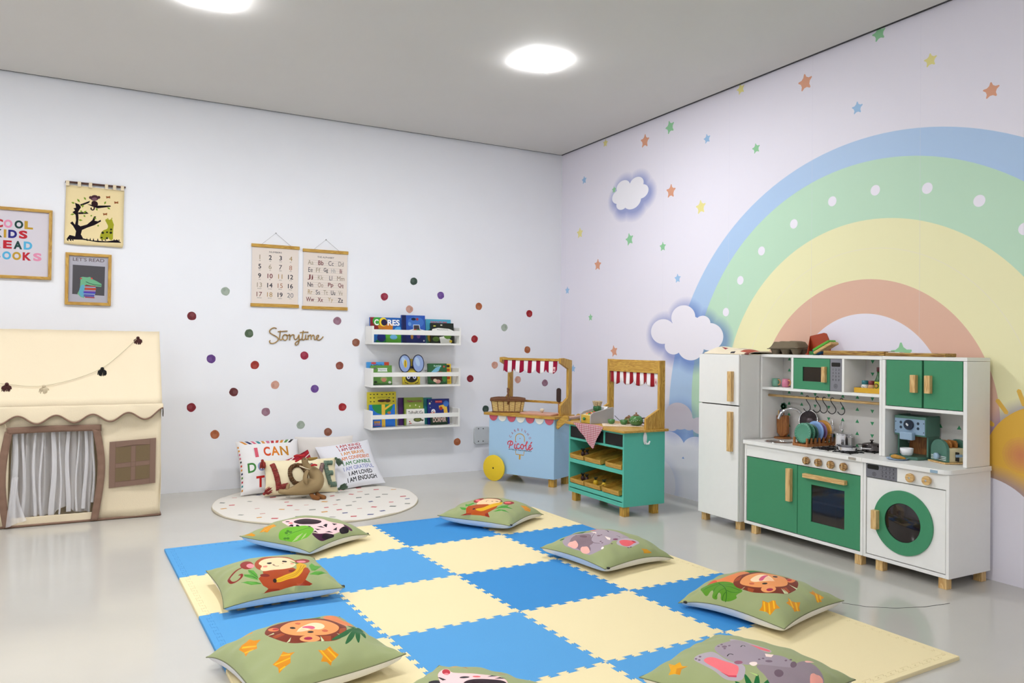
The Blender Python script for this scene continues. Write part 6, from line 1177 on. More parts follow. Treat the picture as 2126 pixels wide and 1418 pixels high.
def awning(parent, x0, x1, yf, zt, zb, n, dark, place, tagpos=None, nsc=5, lead=0):
    W = x1-x0; pts = [(x0, zt), (x0, zb+.008)]
    for k in range(nsc):
        for q in range(1, 13): a = q/12; pts.append((x0+W*(k+a)/nsc, zb+.03-(.03*(math.sin(PI*a)**.6))+(.0 if q < 12 else 0)))
    pts += [(x1, zb+.012), (x1, zt)]
    S = [poly(dark, rect(x0+W*(k+lead)/n, x0+W*(k+lead+1)/n, zb-.02, zt+.01)) for k in range(0, n, 2)]
    if tagpos: x, z = tagpos; S += [poly((236, 190, 190), rect(x-.012, x+.012, z-.018, z+.018)), poly((150, 50, 70), [(x-.008, z-.008), (x+.008, z-.008), (x, z+.010)]), stroke((150, 50, 70), [(x-.009, z-.012), (x+.009, z-.012)], .002)]
    return sheet('striped_canopy', lambda p: place(p[:, 0], p[:, 1]), np.array(pts), (240, 236, 238), S, INKF, parent, grid=.012, world=False, smooth=True, thick=.0015)
awning(t, -.488, -.034, .085, .864, .772, 13, (150, 16, 52), lambda x, z: np.stack([x, .086+.004*np.sin(x*55)*(.864-z)/.09-.006*(.864-z)/.09, z], 1), (-.060, .803))
HB = mat('pink_beech', (216, 176, 156), .5, kind='wood', axis='y', rgb2=(200, 156, 134))
for y in (.020, .205):
    MB().prism([(0, .408), (.004, .452), (.062, .496), (.095, .492), (.098, .470), (.012, .398)], 'y', y, y+.016).build('handle_bracket', PINEX, t, world=False, bevel=.002)
MB().cyl((.080, .036, .477), (.080, .205, .477), .012, seg=24).build('push_handle', HB, t, world=False, smooth=True)
def at_cart(x, y, z): return Mw(cart) @ Vector((x, y, z))
# basket
t = thing('wicker_basket', 'small wicker picnic basket with brown lid and handle on the ice cream cart', 'basket', at_cart(-.468, .112, .4845), -.50)
W0, W1, D0, H_ = .106, .120, .060, .084
def bw_(i_, z):
    f = z/H_; hw = W0+(W1-W0)*f; hd = D0*(.9+.1*f); per = [(-hw, -hd), (hw, -hd), (hw, hd), (-hw, hd), (-hw, -hd)]; k, r_ = divmod(i_*4, 1); k = min(int(k), 3); r_ = i_*4-k
    a, b = per[k], per[k+1]; return a[0]+(b[0]-a[0])*r_, a[1]+(b[1]-a[1])*r_
wv = MB(); wv.grid(lambda a, b: (lambda p, o: (p[0]*(1+o), p[1]*(1+o), b*H_))(bw_(a, b*H_), .018*math.sin(a*40*PI*1.0+(math.floor(b*9.999) % 2)*PI)), 240, 36)
wv.box(-W0, W0, -D0*.9, D0*.9, 0, .004); wv.build('woven_side', mat('straw', (206, 176, 112), .7, var=.25, scale=120, bump=.3), t, world=False, smooth='all')
stk = MB()
for k in range(22):
    a = k/22*1.0; p = [bw_(a, z) for z in (0, H_)]; stk.tube([(p[0][0]*1.0, p[0][1], 0.001), (p[1][0], p[1][1], H_)], .0028, 6)
stk.build('upright_canes', mat('dark_cane', (112, 70, 34), .6, var=.2, scale=90), t, world=False)
lid = mat('brown_cane', (118, 72, 34), .6, var=.35, scale=160, bump=.4)
for s_ in (-1, 1):
    l = MB(); l.grid(lambda a, b: (s_*(.012+(W1-.004)*a), (b*2-1)*(D0+.006), H_+.022+.003*math.sin(a*60)*math.sin(b*50)-.010*a**4-.012*abs(b*2-1)**5), 30, 24); l.build('lid_flap', lid, t, world=False, smooth='all', thick=.004)
for zz, rr in ((H_+.001, .006), (H_+.010, .005), (.003, .005)):
    q_ = [bw_(a, min(zz, H_)) for a in np.linspace(0, 1, 81)]; MB().tube([(a*1.02, b*1.03, zz+.0012*math.sin(i*1.6)) for i, (a, b) in enumerate(q_)], rr, 7, caps=False).build('rim', lid, t, world=False, smooth='all')
MB().tube([(.003*math.sin(k*1.3), -(D0+.004)*math.cos(PI*k/24), H_*.7+(.11)*math.sin(PI*k/24)**.7) for k in range(25)], [.006+.001*math.sin(k*2.1) for k in range(25)], 8).build('handle', lid, t, world=False, smooth='all')
# tray lid with knob
t = thing('serving_board', 'thin pinkish board with a round knob on the ice cream cart counter', 'board', at_cart(-.165, .10, .4845), cart.rotation_euler.z)
MB().prism(rrect(-.145, .125, -.085, .075, .03), 'z', 0, .012).build('board', mat('pink_board', (214, 164, 140), .45, kind='wood', axis='x', rgb2=(206, 150, 126)), t, world=False, bevel=.002)
MB().lathe((.0, 0, 0), [(.006, .012), (.006, .018), (.013, .022), (.016, .030), (.013, .038), (.006, .041)], 24).build('knob', mat('ivory_knob', (226, 212, 184), .35, var=.03), t, world=False, smooth='all')
# chocolate popsicle standing against the back rail
t = thing('toy_popsicle', 'dark brown toy popsicle standing against the cart back rail', 'toy', at_cart(-.088, .197, .4845), cart.rotation_euler.z)
MB().prism([(x, z) for x, z in np.concatenate([rrect(-.017, .017, .085, .185, .016)])], 'y', -.007, .007).build('ice', mat('dark_chocolate', (52, 30, 22), .5, var=.1), t, world=False, bevel=.003)
MB().box(-.004, .004, -.0015, .0015, 0, .09).build('stick', BROWNW, t, world=False)

# ================================================================== GREEN MARKET STALL
t = thing('market_stall', 'teal toy market stall with crates, pine counter and red striped canopy', 'toy stall', (2.635, 3.51, 0))
x0, x1, y0, y1 = 2.635, 2.93, 3.512, 4.086; th = .013
for a, c in ((y0, y0+th), (y1-th, y1)): MB().box(x0, x1, a, c, .056, .478).build('side_panel', TEAL_L, t, bevel=.001)
MB().box(x1-.008, x1, y0+th, y1-th, .056, .478).build('back_panel', TEAL_L, t)
MB().box(x0, x1-.008, y0+th, y1-th, .056, .068).build('bottom_board', TEAL_L, t)
MB().box(x0, x0+.012, y0+th, y1-th, .085, .110).build('front_board', TEAL_L, t, bevel=.001)
MB().box(x0, x0+.012, y0+th, y1-th, .068, .079).build('front_board', TEAL_L, t, bevel=.001)
for z_, lip in ((.110, 0), (.262, 1)):
    R_ = MB(); R_.prism([(x0+.012, z_-.012), (x0+.012, z_), (x1-.01, z_+.055), (x1-.01, z_+.043)], 'y', y0+th, y1-th); R_.build('shelf', TEAL_L, t)
MB().box(x0, x0+.012, y0+th, y1-th, .240, .264).build('front_board', TEAL_L, t, bevel=.001)
MB().box(x0, x1-.008, y0+th, y1-th, .383, .396).build('shelf', TEAL_L, t, bevel=.001)
MB().box(x0, x0+.012, y0+th, y1-th, .466, .478).build('front_board', TEAL_L, t, bevel=.001)
MB().box(x0, x0+.10, 3.700, 3.713, .396, .466).build('divider', TEAL_L, t)
for a, c in ((3.528, 3.697), (3.716, 4.070)):
    MB().prism(rrect(a, c, .398, .465, .008), 'x', x0+.003, x0+.010).build('chalkboard', mat('chalkboard', (7, 7, 8), .7, var=.1, scale=20), t)
MB().prism(rrect(2.612, 2.945, 3.488, 4.112, .012), 'z', .478, .492).build('counter_top', PINEY, t, bevel=.002)
for x in (2.645, 2.855):
    for y in (3.522, 4.02): MB().box(x, x+.040, y, y+.040, 0, .056).build('leg', PINEZ, t, bevel=.001)
prof = [(2.782, .492), (2.782, .553), (2.802, .566), (2.878, .606), (2.878, .889), (2.918, .889), (2.918, .492)]
for a in (3.500, 4.000): MB().prism([(p[0], p[1]) for p in prof], 'y', a, a+.020).build('side_frame', PINEZ, t, bevel=.0015)
MB().box(2.879, 2.897, 3.520, 4.000, .813, .888).build('sign_board', PINEY, t, bevel=.001)
aw = awning(t, 0, .468, 0, .816, .732, 14, (150, 14, 30), lambda a, z: np.stack([2.886+.005*np.sin(a*62)*(.82-z)/.09-2.635, 3.995-a-3.51, z], 1), (.449, .765), nsc=4, lead=0)
MB().prism([(a, z) for a, z in ell(2.781, .442, .0125, .036, n=28)], 'y', 3.5045, 3.5115).build('hook_plate', WHITEP, t, bevel=.002)
MB().tube([(2.780, 3.504, .425), (2.782, 3.494, .412), (2.790, 3.486, .413), (2.797, 3.484, .428)], [.006, .006, .006, .004], 10).build('hook', WHITEP, t, smooth='all')
# crates
def crate(ya, yb, z_, label):
    t = thing('wooden_crate', label, 'crate', (2.66, (ya+yb)/2, z_), group='wooden crates in the market stall')
    t.rotation_euler = (0, -math.atan2(.055, .275), 0); W = (yb-ya)/2-.002
    for y_ in (-W, W-.005): MB().box(-.020, .235, y_, y_+.005, .003, .032).build('side_slat', PINEX, t, world=False, bevel=.0006)
    MB().box(-.025, -.020, -W, W, .003, .030).build('front_slat', PINEY, t, world=False, bevel=.0006)
    MB().box(.235, .240, -W, W, .003, .030).build('back_slat', PINEY, t, world=False, bevel=.0006)
    MB().box(-.020, .235, -W+.005, W-.005, .003, .007).build('crate_base', PINEX, t, world=False)
YC = [(3.917, 4.070), (3.736, 3.906), (3.530, 3.690)]
for k, (a, c) in enumerate(YC):
    crate(a, c, .268, ['wooden crate on the upper stall shelf, on the ice cream cart side', 'wooden crate in the middle of the upper stall shelf', 'wooden crate on the upper stall shelf, at the end facing the kitchen'][k])
for k, (a, c) in enumerate([(3.912, 4.066), (3.738, 3.906), (3.552, 3.722)]):
    crate(a, c, .116, ['wooden crate on the lower stall shelf, on the ice cream cart side', 'wooden crate in the middle of the lower stall shelf, before a pineapple', 'wooden crate on the lower stall shelf, at the end facing the kitchen'][k])
def produce(name, lab, x, y, z, c, top, r=.016, h=1.0):
    t = thing(name, lab, 'toy food', (x, y, z)); MB().ball((0, 0, r*h), (r, r, r*h)).build('fruit', mat('food_%d_%d_%d' % c, c, .55, bump=.3, scale=300, var=.1), t, world=False, smooth='all')
    m_ = MB()
    for k in range(7): a = k*.9; m_.tube([(0, 0, r*h*1.8), (.006*math.cos(a), .006*math.sin(a), r*h*1.8+.012), (.013*math.cos(a), .013*math.sin(a), r*h*1.8+.020)], [.004, .004, .0008], 6)
    m_.build('leaves', mat('leaf_%d_%d_%d' % top, top, .6, var=.1), t, world=False, smooth='all')
produce('toy_pineapple', 'small yellow toy pineapple on the lower stall shelf, nearer the ice cream cart', 2.672, 3.84, .1265, (226, 186, 40), (24, 44, 24), .015, 1.1)
produce('toy_pineapple', 'small yellow toy pineapple on the lower stall shelf, nearer the kitchen', 2.672, 3.752, .1265, (226, 186, 40), (24, 44, 24), .015, 1.1)
for k, (y, z, l) in enumerate(((4.00, .2785, 'upper stall shelf, first'), (3.955, .2785, 'upper stall shelf, second'), (4.00, .1265, 'lower stall shelf, first'), (3.955, .1265, 'lower stall shelf, second'))):
    produce('toy_radish', 'dark toy vegetable on the %s from the ice cream cart' % l, 2.685, y, z, (60, 30, 34), (20, 30, 22), .013, 1.3)
# cash register
t = thing('toy_cash_register', 'grey sided toy cash register with wooden drawer and green knob', 'toy register', (2.66, 3.885, .492))
pr = [(2.66, .4925), (2.66, .535), (2.664, .550), (2.680, .561), (2.826, .592), (2.834, .587), (2.834, .4925)]
RGG = mat('grey_board', (172, 170, 172), .5, var=.02); 
for a in (3.885, 3.993): MB().prism(pr, 'y', a, a+.009).build('side_plate', RGG, t, bevel=.002)
MB().prism([(2.672, .4935), (2.672, .543), (2.828, .574), (2.828, .4935)], 'y', 3.895, 3.992).build('register_body', mat('cream_board', (238, 224, 180), .5, var=.02), t)
MB().box(2.662, 2.671, 3.896, 3.991, .495, .543).build('drawer_front', mat('yellow_wood', (214, 182, 70), .45, kind='wood', axis='y', rgb2=(196, 160, 52)), t)
MB().lathe((2.662, 3.946, .520), [(.004, 0), (.004, -.004), (.009, -.006), (.010, -.012), (.006, -.016)], 18, 'x').build('knob', mat('green_knob', (40, 130, 80), .4), t, smooth='all')
rr_ = random.Random(2)
for i in range(4):
    for j in range(3):
        c = [(196, 50, 44), (80, 150, 70), (226, 140, 60)][(i+j) % 3]; x = 2.69+i*.019; y = 3.915+j*.026; z = .5435+(x-2.672)*.2
        MB().lathe((x, y, z), [(.008, -.002), (.008, .005), (.005, .008)], 12).build('key', mat('key_%d_%d_%d' % c, c, .4), t, smooth='all')
MB().grid(lambda a, b: (2.785+.035*b, 3.905+.07*a, .566+.026*math.sin(PI*b*.8)), 6, 10).build('paper_roll', WHITEP, t, smooth='all', thick=.001)
t = thing('toy_vegetable', 'green toy bundle with cream speckled top standing behind the register keys', 'toy food', (2.755, 3.952, .560))
MB().lathe((0, 0, 0), [(.014, 0), (.024, .010), (.026, .028), (.019, .040)], 18).build('green_body', mat('leafy_green', (44, 104, 58), .6, var=.2, scale=80), t, world=False, smooth='all')
MB().grid(lambda a, b: ((.020+.010*b)*math.cos(a*2*PI)+.004*math.sin(a*31), (.020+.010*b)*math.sin(a*2*PI)+.004*math.cos(a*27), .036+.030*b), 30, 6).build('speckled_top', mat('speckled_cream', (214, 190, 150), .7, var=.5, scale=140), t, world=False, smooth='all', thick=.002)
# gingham towel over the counter edge
t = thing('gingham_towel', 'red and white gingham towel hanging in a point over the stall counter', 'towel', (2.61, 3.88, .494))
GS = -.048
def gp(p):   # p = (y from 4.05 going down to 3.73, drop): the upper strip lies on the counter
    y, s_ = p[:, 0], p[:, 1]; x = np.where(s_ > 0, 2.6095-.003*np.sin(y*70)*np.clip(s_*12, 0, 1), 2.6095-s_); z = np.where(s_ > 0, .4935-s_, .4938); return np.stack([x, y+GS, z], 1)
S = []
for k in range(46):
    S.append(stroke((150, 34, 56), [(3.60+k*.011, -.06), (3.60+k*.011, .16)], .0052))
for k in range(20): S.append(stroke((170, 60, 80), [(3.6, -.055+k*.011), (4.1, -.055+k*.011)], .0052, .75))
sheet('cloth', gp, np.array([(4.052, -.002), (3.86, -.05), (3.728, -.002), (3.772, .05), (3.832, .136), (3.845, .134), (3.93, .072), (4.0, .028)]), (240, 226, 230), S, INKF, t, grid=.012, thick=.002)
# placemat and tea set
t = thing('placemat', 'cream placemat with red heart edging under the green tea set', 'placemat', (2.78, 3.78, .492))
S = [poly((150, 36, 42), [(x_, .012), (x_+.0055, .003), (x_+.011, .012), (x_+.0055, .009)]) for x_ in np.arange(.004, .225, .0125)]+[poly((170, 60, 60), ell(x_, y_, .004)) for x_ in np.arange(.02, .19, .04) for y_ in (.06, .11, .16)]
sheet('cloth', lambda p: np.stack([2.660+p[:, 0]*.84+p[:, 1]*.53, 3.752-p[:, 0]*.53+p[:, 1]*.84, np.full(len(p), .4932)], 1), (0, .235, 0, .17), (232, 212, 190), S, INKF, t, thick=.001)
GC = mat('green_ceramic', (74, 124, 66), .25, spec=.5, var=.1, scale=60); BR_ = mat('brown_ceramic', (128, 86, 48), .3, var=.2)
def cup(x, y, lab):
    t = thing('teacup', lab, 'cup', (x, y, .4942), group='green teacups on the market stall')
    MB().lathe((0, 0, 0), [(.030, 0), (.031, .002), (.014, .003)], 28).build('saucer', mat('cream_ceramic', (226, 210, 180), .3, var=.05), t, world=False, smooth='all')
    MB().lathe((0, 0, 0), [(.012, .0032), (.019, .008), (.0215, .018), (.022, .030), (.0205, .030), (.019, .014), (.004, .008)], 28).build('bowl', GC, t, world=False, smooth='all')
    MB().tube([(.004, .021, .025), (.004, .031, .025), (.004, .033, .016), (.004, .023, .011)], .0024, 8).build('handle', BR_, t, world=False, smooth='all')
cup(2.765, 3.815, 'green teacup on the stall nearest the grey cash register'); cup(2.812, 3.752, 'green teacup on the stall beside the teapot')
MB().tube([(2.815, 3.762, .500), (2.800, 3.800, .530), (2.795, 3.822, .545)], .0016, 6).build('stir_stick', DARKMET)
tag(bpy.data.objects['stir_stick'], 'thin dark stirring stick leaning out of the teacup beside the teapot', 'spoon')
t = thing('sugar_bowl', 'olive and brown lidded sugar bowl behind the teacups', 'bowl', (2.885, 3.80, .4942))
MB().lathe((0, 0, 0), [(.014, 0), (.026, .012), (.028, .026), (.022, .036)], 26).build('bowl', mat('olive_ceramic', (120, 112, 50), .35, var=.2), t, world=False, smooth='all')
MB().lathe((0, 0, 0), [(.024, .036), (.014, .044), (.004, .047), (.006, .053)], 22).build('lid', BR_, t, world=False, smooth='all')
t = thing('teapot', 'round green teapot with white dots and brown lid on the stall', 'teapot', (2.865, 3.700, .4942))
MB().lathe((0, 0, 0), [(.018, 0), (.034, .008), (.043, .024), (.042, .040), (.030, .054), (.018, .060)], 32).build('pot', GC, t, world=False, smooth='all')
MB().lathe((0, 0, 0), [(.021, .058), (.014, .066), (.004, .068), (.006, .076), (.002, .079)], 22).build('lid', BR_, t, world=False, smooth='all')
MB().tube([(.018, -.036, .046), (.026, -.054, .048), (.030, -.060, .032), (.026, -.052, .018), (.018, -.038, .018)], .004, 8).build('handle', mat('dark_brown_ceramic', (70, 40, 34), .35), t, world=False, smooth='all')
MB().tube([(0, .038, .022), (0, .056, .034), (0, .064, .052)], [.008, .006, .004], 8).build('spout', BR_, t, world=False, smooth='all')
for k in range(22):
    a = k*2.4; z = .012+.038*((k*.37) % 1); rr = np.interp(z, [.008, .024, .040, .054], [.034, .043, .042, .030])
    MB().ball((rr*math.cos(a), rr*math.sin(a), z), .0018, seg=8, rings=5).build('dot', WHITEP, t, world=False)

# a fine curved thread on the bare floor
tag(MB().tube([(2.511, 1.968, .0008), (2.559, 1.896, .0008), (2.643, 1.836, .0008), (2.757, 1.797, .0008), (2.881, 1.778, .0008)], .0007, 6).build('thread', mat('dark_thread', (60, 60, 60), .8, var=.1), smooth='all'), 'fine dark curved thread lying on the bare floor before the washing machine', 'thread')

# ================================================================== TOY KITCHEN
XF, XB, XH = 3.025, 3.313, 3.15
BLK = mat('black_shadow_gap', (12, 12, 12), .6, var=.1)
GLD = mat('dark_glass', (30, 20, 20), .07, spec=.6, var=.05)
def yz(a): return [(-q[0], q[1]) for q in a]
def front_sheet(name, x, parent, y0, y1, z0, z1, base, S, m=INKG, T=.0012):
    """printed panel on a kitchen front: designed with a = distance along the front, starting at y1"""
    return sheet(name, lambda p: np.stack([np.full(len(p), x), y1-p[:, 0], z0+p[:, 1]], 1), (0, y1-y0, 0, z1-z0), base, S, m, parent, thick=T)
def bar(parent, y0, y1, z0, z1, x, dep=.022, m=None, name='handle'):
    mb = MB(); mb.box(x-dep, x, y0, y1, z0, z1)
    return mb.build(name, m or (OAKZ if z1-z0 > y1-y0 else OAKY), parent, bevel=.0012)
def legs(t, L):
    for x, y in L: MB().box(x, x+.034, y, y+.034, 0, .045).build('leg', OAKZ, t, bevel=.001)
# --- refrigerator
t = thing('toy_refrigerator', 'white two-door toy refrigerator with wooden handles at the kitchen end', 'toy refrigerator', (3.16, 3.148, 0))
y0, y1 = 2.996, 3.302; b = MB(); b.box(3.012, XB, y0, y0+.012, .045, .932).box(3.012, XB, y1-.012, y1, .045, .932).box(3.012, XB, y0+.012, y1-.012, .920, .932).box(3.012, XB, y0+.012, y1-.012, .045, .057).box(XB-.006, XB, y0+.012, y1-.012, .057, .920)
b.build('body', WHITE_L, t, bevel=.001)
for z0, z1, ha, hb in ((.047, .656, .414, .626), (.662, .930, .681, .842)):
    d = MB().box(2.998, 3.010, y0+.002, y1-.001, z0, z1).build('door', WHITE_L, t, bevel=.0012); bar(d, 3.034, 3.062, ha, hb, 2.998)
legs(t, ((3.02, 3.0), (3.02, 3.262), (3.27, 3.0), (3.27, 3.262)))
# --- sink and stove cabinet
t = thing('toy_stove_cabinet', 'white toy kitchen cabinet with green door, green oven, sink and burners', 'toy cabinet', (3.16, 2.628, 0))
y0, y1 = 2.266, 2.978; T = .013
for a in (y0, y1-T): MB().box(XF, XB, a, a+T, .045, .463).build('side_panel', WHITE_L, t, bevel=.001)
MB().box(XF, XB, y0+T, y1-T, .045, .059).build('bottom_panel', WHITE_L, t, bevel=.001)
MB().box(XB-.006, XB, y0+T, y1-T, .059, .463).build('rear_panel', WHITE_L, t)
MB().box(XF+.03, XB-.006, 2.628, 2.634, .059, .463).build('partition', WHITE_L, t)
fp = MB().box(XF+.001, XF+.013, y0+T, y1-T, .400, .463).build('control_fascia', WHITE_L, t, bevel=.001)
d = MB().box(XF+.003, XF+.015, 2.6345, y1-T-.003, .0625, .3965).build('cupboard_door', GREEN_L, t, bevel=.001); bar(d, 2.662, 2.688, .214, .375, XF+.003)
# oven door with a real window
oy0, oy1, oz0, oz1 = 2.2825, 2.6305, .0625, .3965; wy0, wy1, wz0, wz1 = 2.364, 2.551, .138, .316
d = MB(); d.box(XF+.003, XF+.015, oy0, wy0, oz0, oz1).box(XF+.003, XF+.015, wy1, oy1, oz0, oz1).box(XF+.003, XF+.015, wy0, wy1, oz0, wz0).box(XF+.003, XF+.015, wy0, wy1, wz1, oz1)
d = d.build('oven_door', GREEN_L, t, weld=False); MB().box(XF+.008, XF+.0105, wy0, wy1, wz0, wz1).build('window_pane', SMOKE, d); bar(d, 2.349, 2.586, .346, .366, XF+.003, name='handle')
MB().box(XF+.02, XB-.01, y0+T, 2.626, .229, .239).build('oven_shelf', WHITE_L, t)
OV = mat('oven_interior', (60, 58, 66), .6, var=.05)
MB().box(XB-.0095, XB-.0065, y0+T, 2.627, .06, .44).box(XF+.02, XB-.01, y0+T, y0+T+.003, .06, .44).box(XF+.02, XB-.01, 2.623, 2.627, .24, .44).build('oven_lining', OV, t)
for y in (2.568, 2.498, 2.428, 2.358):
    k = MB().lathe((XF+.001, y, .429), [(.010, 0), (.010, -.008), (.0185, -.009), (.0190, -.014), (.0185, -.020)], 26, 'x').build('knob', mat('zebra_wood', (200, 160, 104), .4, kind='wood', axis='y', rgb2=(96, 60, 34)), t, smooth=True)
    MB().box(XF-.027, XF-.019, y-.003, y+.003, .414, .444).build('knob_grip', OAKZ, k, bevel=.001); MB().lathe((XF-.027, y, .429), [(.003, 0), (.0025, -.001)], 10, 'x').build('screw', CHROME, k)
# worktop with a round sink cut into it
SX, SY, SR = 3.118, 2.832, .066
def top_with_hole(y0, y1, x0, x1, z0, z1, hole):
    bm = bmesh.new(); o = [(x0, y0), (x1, y0), (x1, y1), (x0, y1)]; V = [Vector(p) for p in o]; E_ = [(i, (i+1) % 4) for i in range(4)]
    h = [Vector(p) for p in ell(hole[0], hole[1], hole[2], n=48)]; n = len(V); V += h; E_ += [(n+i, n+(i+1) % 48) for i in range(48)]
    vs, es, fs = delaunay_2d_cdt(V, E_, [], 0, 1e-6, False)[:3]; bv = [bm.verts.new((v.x, v.y, z0)) for v in vs]
    for f in fs:
        c = sum((vs[i] for i in f), Vector((0, 0)))/len(f)
        if (c-Vector(hole[:2])).length > hole[2]*.985 or max((vs[i]-Vector(hole[:2])).length for i in f) > hole[2]*1.02: bm.faces.new([bv[i] for i in f])
    r = bmesh.ops.extrude_face_region(bm, geom=bm.faces[:])
    for v in r['geom']:
        if isinstance(v, bmesh.types.BMVert): v.co.z = z1
    bmesh.ops.recalc_face_normals(bm, faces=bm.faces); me = bpy.data.meshes.new('worktop'); bm.to_mesh(me); bm.free(); return me
wt = link('worktop', top_with_hole(y0-.001, y1+.001, XF-.012, XB, .464, .483, (SX, SY, SR)), WHITE_L, t)
MB().lathe((SX, SY, 0), [(SR+.006, .4835), (SR+.004, .4852), (SR-.001, .4848), (SR-.004, .478), (SR-.012, .452), (SR-.03, .440), (.004, .438)], 48).build('sink_bowl', CHROME, t, smooth='all', thick=.0008)
fa = [(3.292, 2.822, .483), (3.292, 2.822, .585), (3.290, 2.828, .615), (3.275, 2.842, .640), (3.252, 2.862, .652), (3.225, 2.885, .645), (3.205, 2.902, .622), (3.198, 2.909, .592)]
fc = chaikin(fa, 2, False); fo = MB().tube(fc, .0078, 14).build('faucet', CHROME, t, smooth='all'); MB().lathe((3.292, 2.822, .483), [(.016, 0), (.015, .006), (.010, .010)], 24).build('faucet_base', CHROME, t, smooth='all')
def burner(cx, cy):
    g = MB().lathe((cx, cy, .483), [(.034, 0), (.034, .0015), (.020, .003), (.006, .0035)], 30).build('burner', BLACKP, t, smooth='all')
    m_ = MB(); 
    for a in (-1, 0, 1): m_.box(cx-.052, cx+.052, cy+a*.034-.0025, cy+a*.034+.0025, .4855, .4895).box(cx+a*.034-.0025, cx+a*.034+.0025, cy-.052, cy+.052, .4855, .4895)
    for a in (-1, 1):
        for b_ in (-1, 1): m_.box(cx+a*.046-.003, cx+a*.046+.003, cy+b_*.046-.003, cy+b_*.046+.003, .483, .487)
    m_.build('grate', BLACKP, g)
burner(3.110, 2.530); burner(3.105, 2.405); burner(3.232, 2.535); burner(3.235, 2.375)
MB().box(XF-.0135, XF-.012, 2.293, 2.333, .467, .479).build('maker_badge', CHROME, t, bevel=.0005)
legs(t, ((3.03, 2.898), (3.03, 2.276), (3.27, 2.898), (3.27, 2.276)))
# --- washing machine
t = thing('toy_washing_machine', 'white toy washing machine with round green door ring', 'toy washing machine', (3.16, 2.07, 0))
y0, y1 = 1.872, 2.264
for a in (y0, y1-T): MB().box(XF, XB, a, a+T, .045, .463).build('side_panel', WHITE_L, t, bevel=.001)
MB().box(XF, XB, y0+T, y1-T, .045, .059).build('bottom_panel', WHITE_L, t, bevel=.001)
MB().box(XB-.006, XB, y0+T, y1-T, .059, .463).build('rear_panel', WHITE_L, t)
MB().box(XF+.001, XF+.013, y0+T, y1-T, .402, .463).build('control_fascia', WHITE_L, t, bevel=.001)
MB().box(XF+.016, XF+.018, y0+T, y1-T, .059, .402).build('door_gap_shade', BLK, t)  # black sheet behind the door, painting the shade in its gaps
d = MB().box(XF+.003, XF+.015, y0+T+.003, y1-T-.003, .0625, .3985).build('door', WHITE_L, t, bevel=.001)
CY, CZ = 2.073, .231
m_ = MB(); n = 72
def ring(r, x): return [(x, CY+r*math.cos(2*PI*k/n), CZ+r*math.sin(2*PI*k/n)) for k in range(n)]
V = ring(.136, XF+.003)+ring(.136, XF-.004)+ring(.0825, XF-.004)+ring(.0825, XF+.003); m_.add(V, [(i*n+k, i*n+(k+1) % n, (i+1)*n+(k+1) % n, (i+1)*n+k) for i in range(3) for k in range(n)])
rg = m_.build('door_ring', GREEN_L, d, smooth=True); MB().lathe((XF+.0025, CY, CZ), [(.083, 0), (.083, -.002), (.08, -.0035)], 60, 'x').build('porthole', GLD, d, smooth=True)
bar(d, 2.180, 2.206, .182, .264, XF-.004, .024)
KEYS = lambda x0, x1, z0, z1, nx, nz, c: [text(c, '123456789*0#'[(j*nx+i) % 12], x0+(x1-x0)*(i+.5)/nx, z1-(z1-z0)*(j+.5)/nz, (z1-z0)/nz*.62, bold=.02) for j in range(nz) for i in range(nx)]
DK = (52, 50, 56)
S = [poly((10, 10, 12), rrect(.006, .063, .036, .056, .006)), poly(DK, ell(.040, .016, .0095, n=24), ell(.040, .016, .0078, n=24)), poly(DK, ell(.040, .016, .005, n=20), ell(.040, .016, .003, n=16))]+KEYS(.072, .142, .004, .057, 4, 3, DK)
for j in range(4): S.append(stroke(DK, [(.072, .0045+j*.0175), (.142, .0045+j*.0175)], .0008))
front_sheet('control_panel', XF+.0002, t, 2.101, 2.250, .402, .461, (116, 116, 124), S)
for y in (2.032, 1.959):
    k = MB().lathe((XF+.001, y, .430), [(.010, 0), (.010, -.008), (.0185, -.009), (.0190, -.014), (.0185, -.020)], 26, 'x').build('knob', OAKY, t, smooth=True); MB().lathe((XF-.019, y, .430), [(.0045, 0), (.0045, -.002), (.002, -.004)], 12, 'x').build('screw', CHROME, k)
cp = [(XF-.012, y1), (XB, y1), (XB, y0-.004), (XF+.02, y0-.004)]+[(XF+.02-.032*math.sin(a), y0-.004+.032*(1-math.cos(a))) for a in np.linspace(.2, PI/2, 8)]
MB().prism(cp, 'z', .464, .483).build('worktop', WHITE_L, t, bevel=.001)
MB().box(XF-.0145, XF-.0125, 1.912, 1.944, .466, .478).build('magnet', mat('pale_blue_plastic', (150, 176, 196), .3, var=.03), t, bevel=.001)
legs(t, ((3.03, 2.170), (3.03, 1.884), (3.27, 2.220), (3.27, 1.884)))
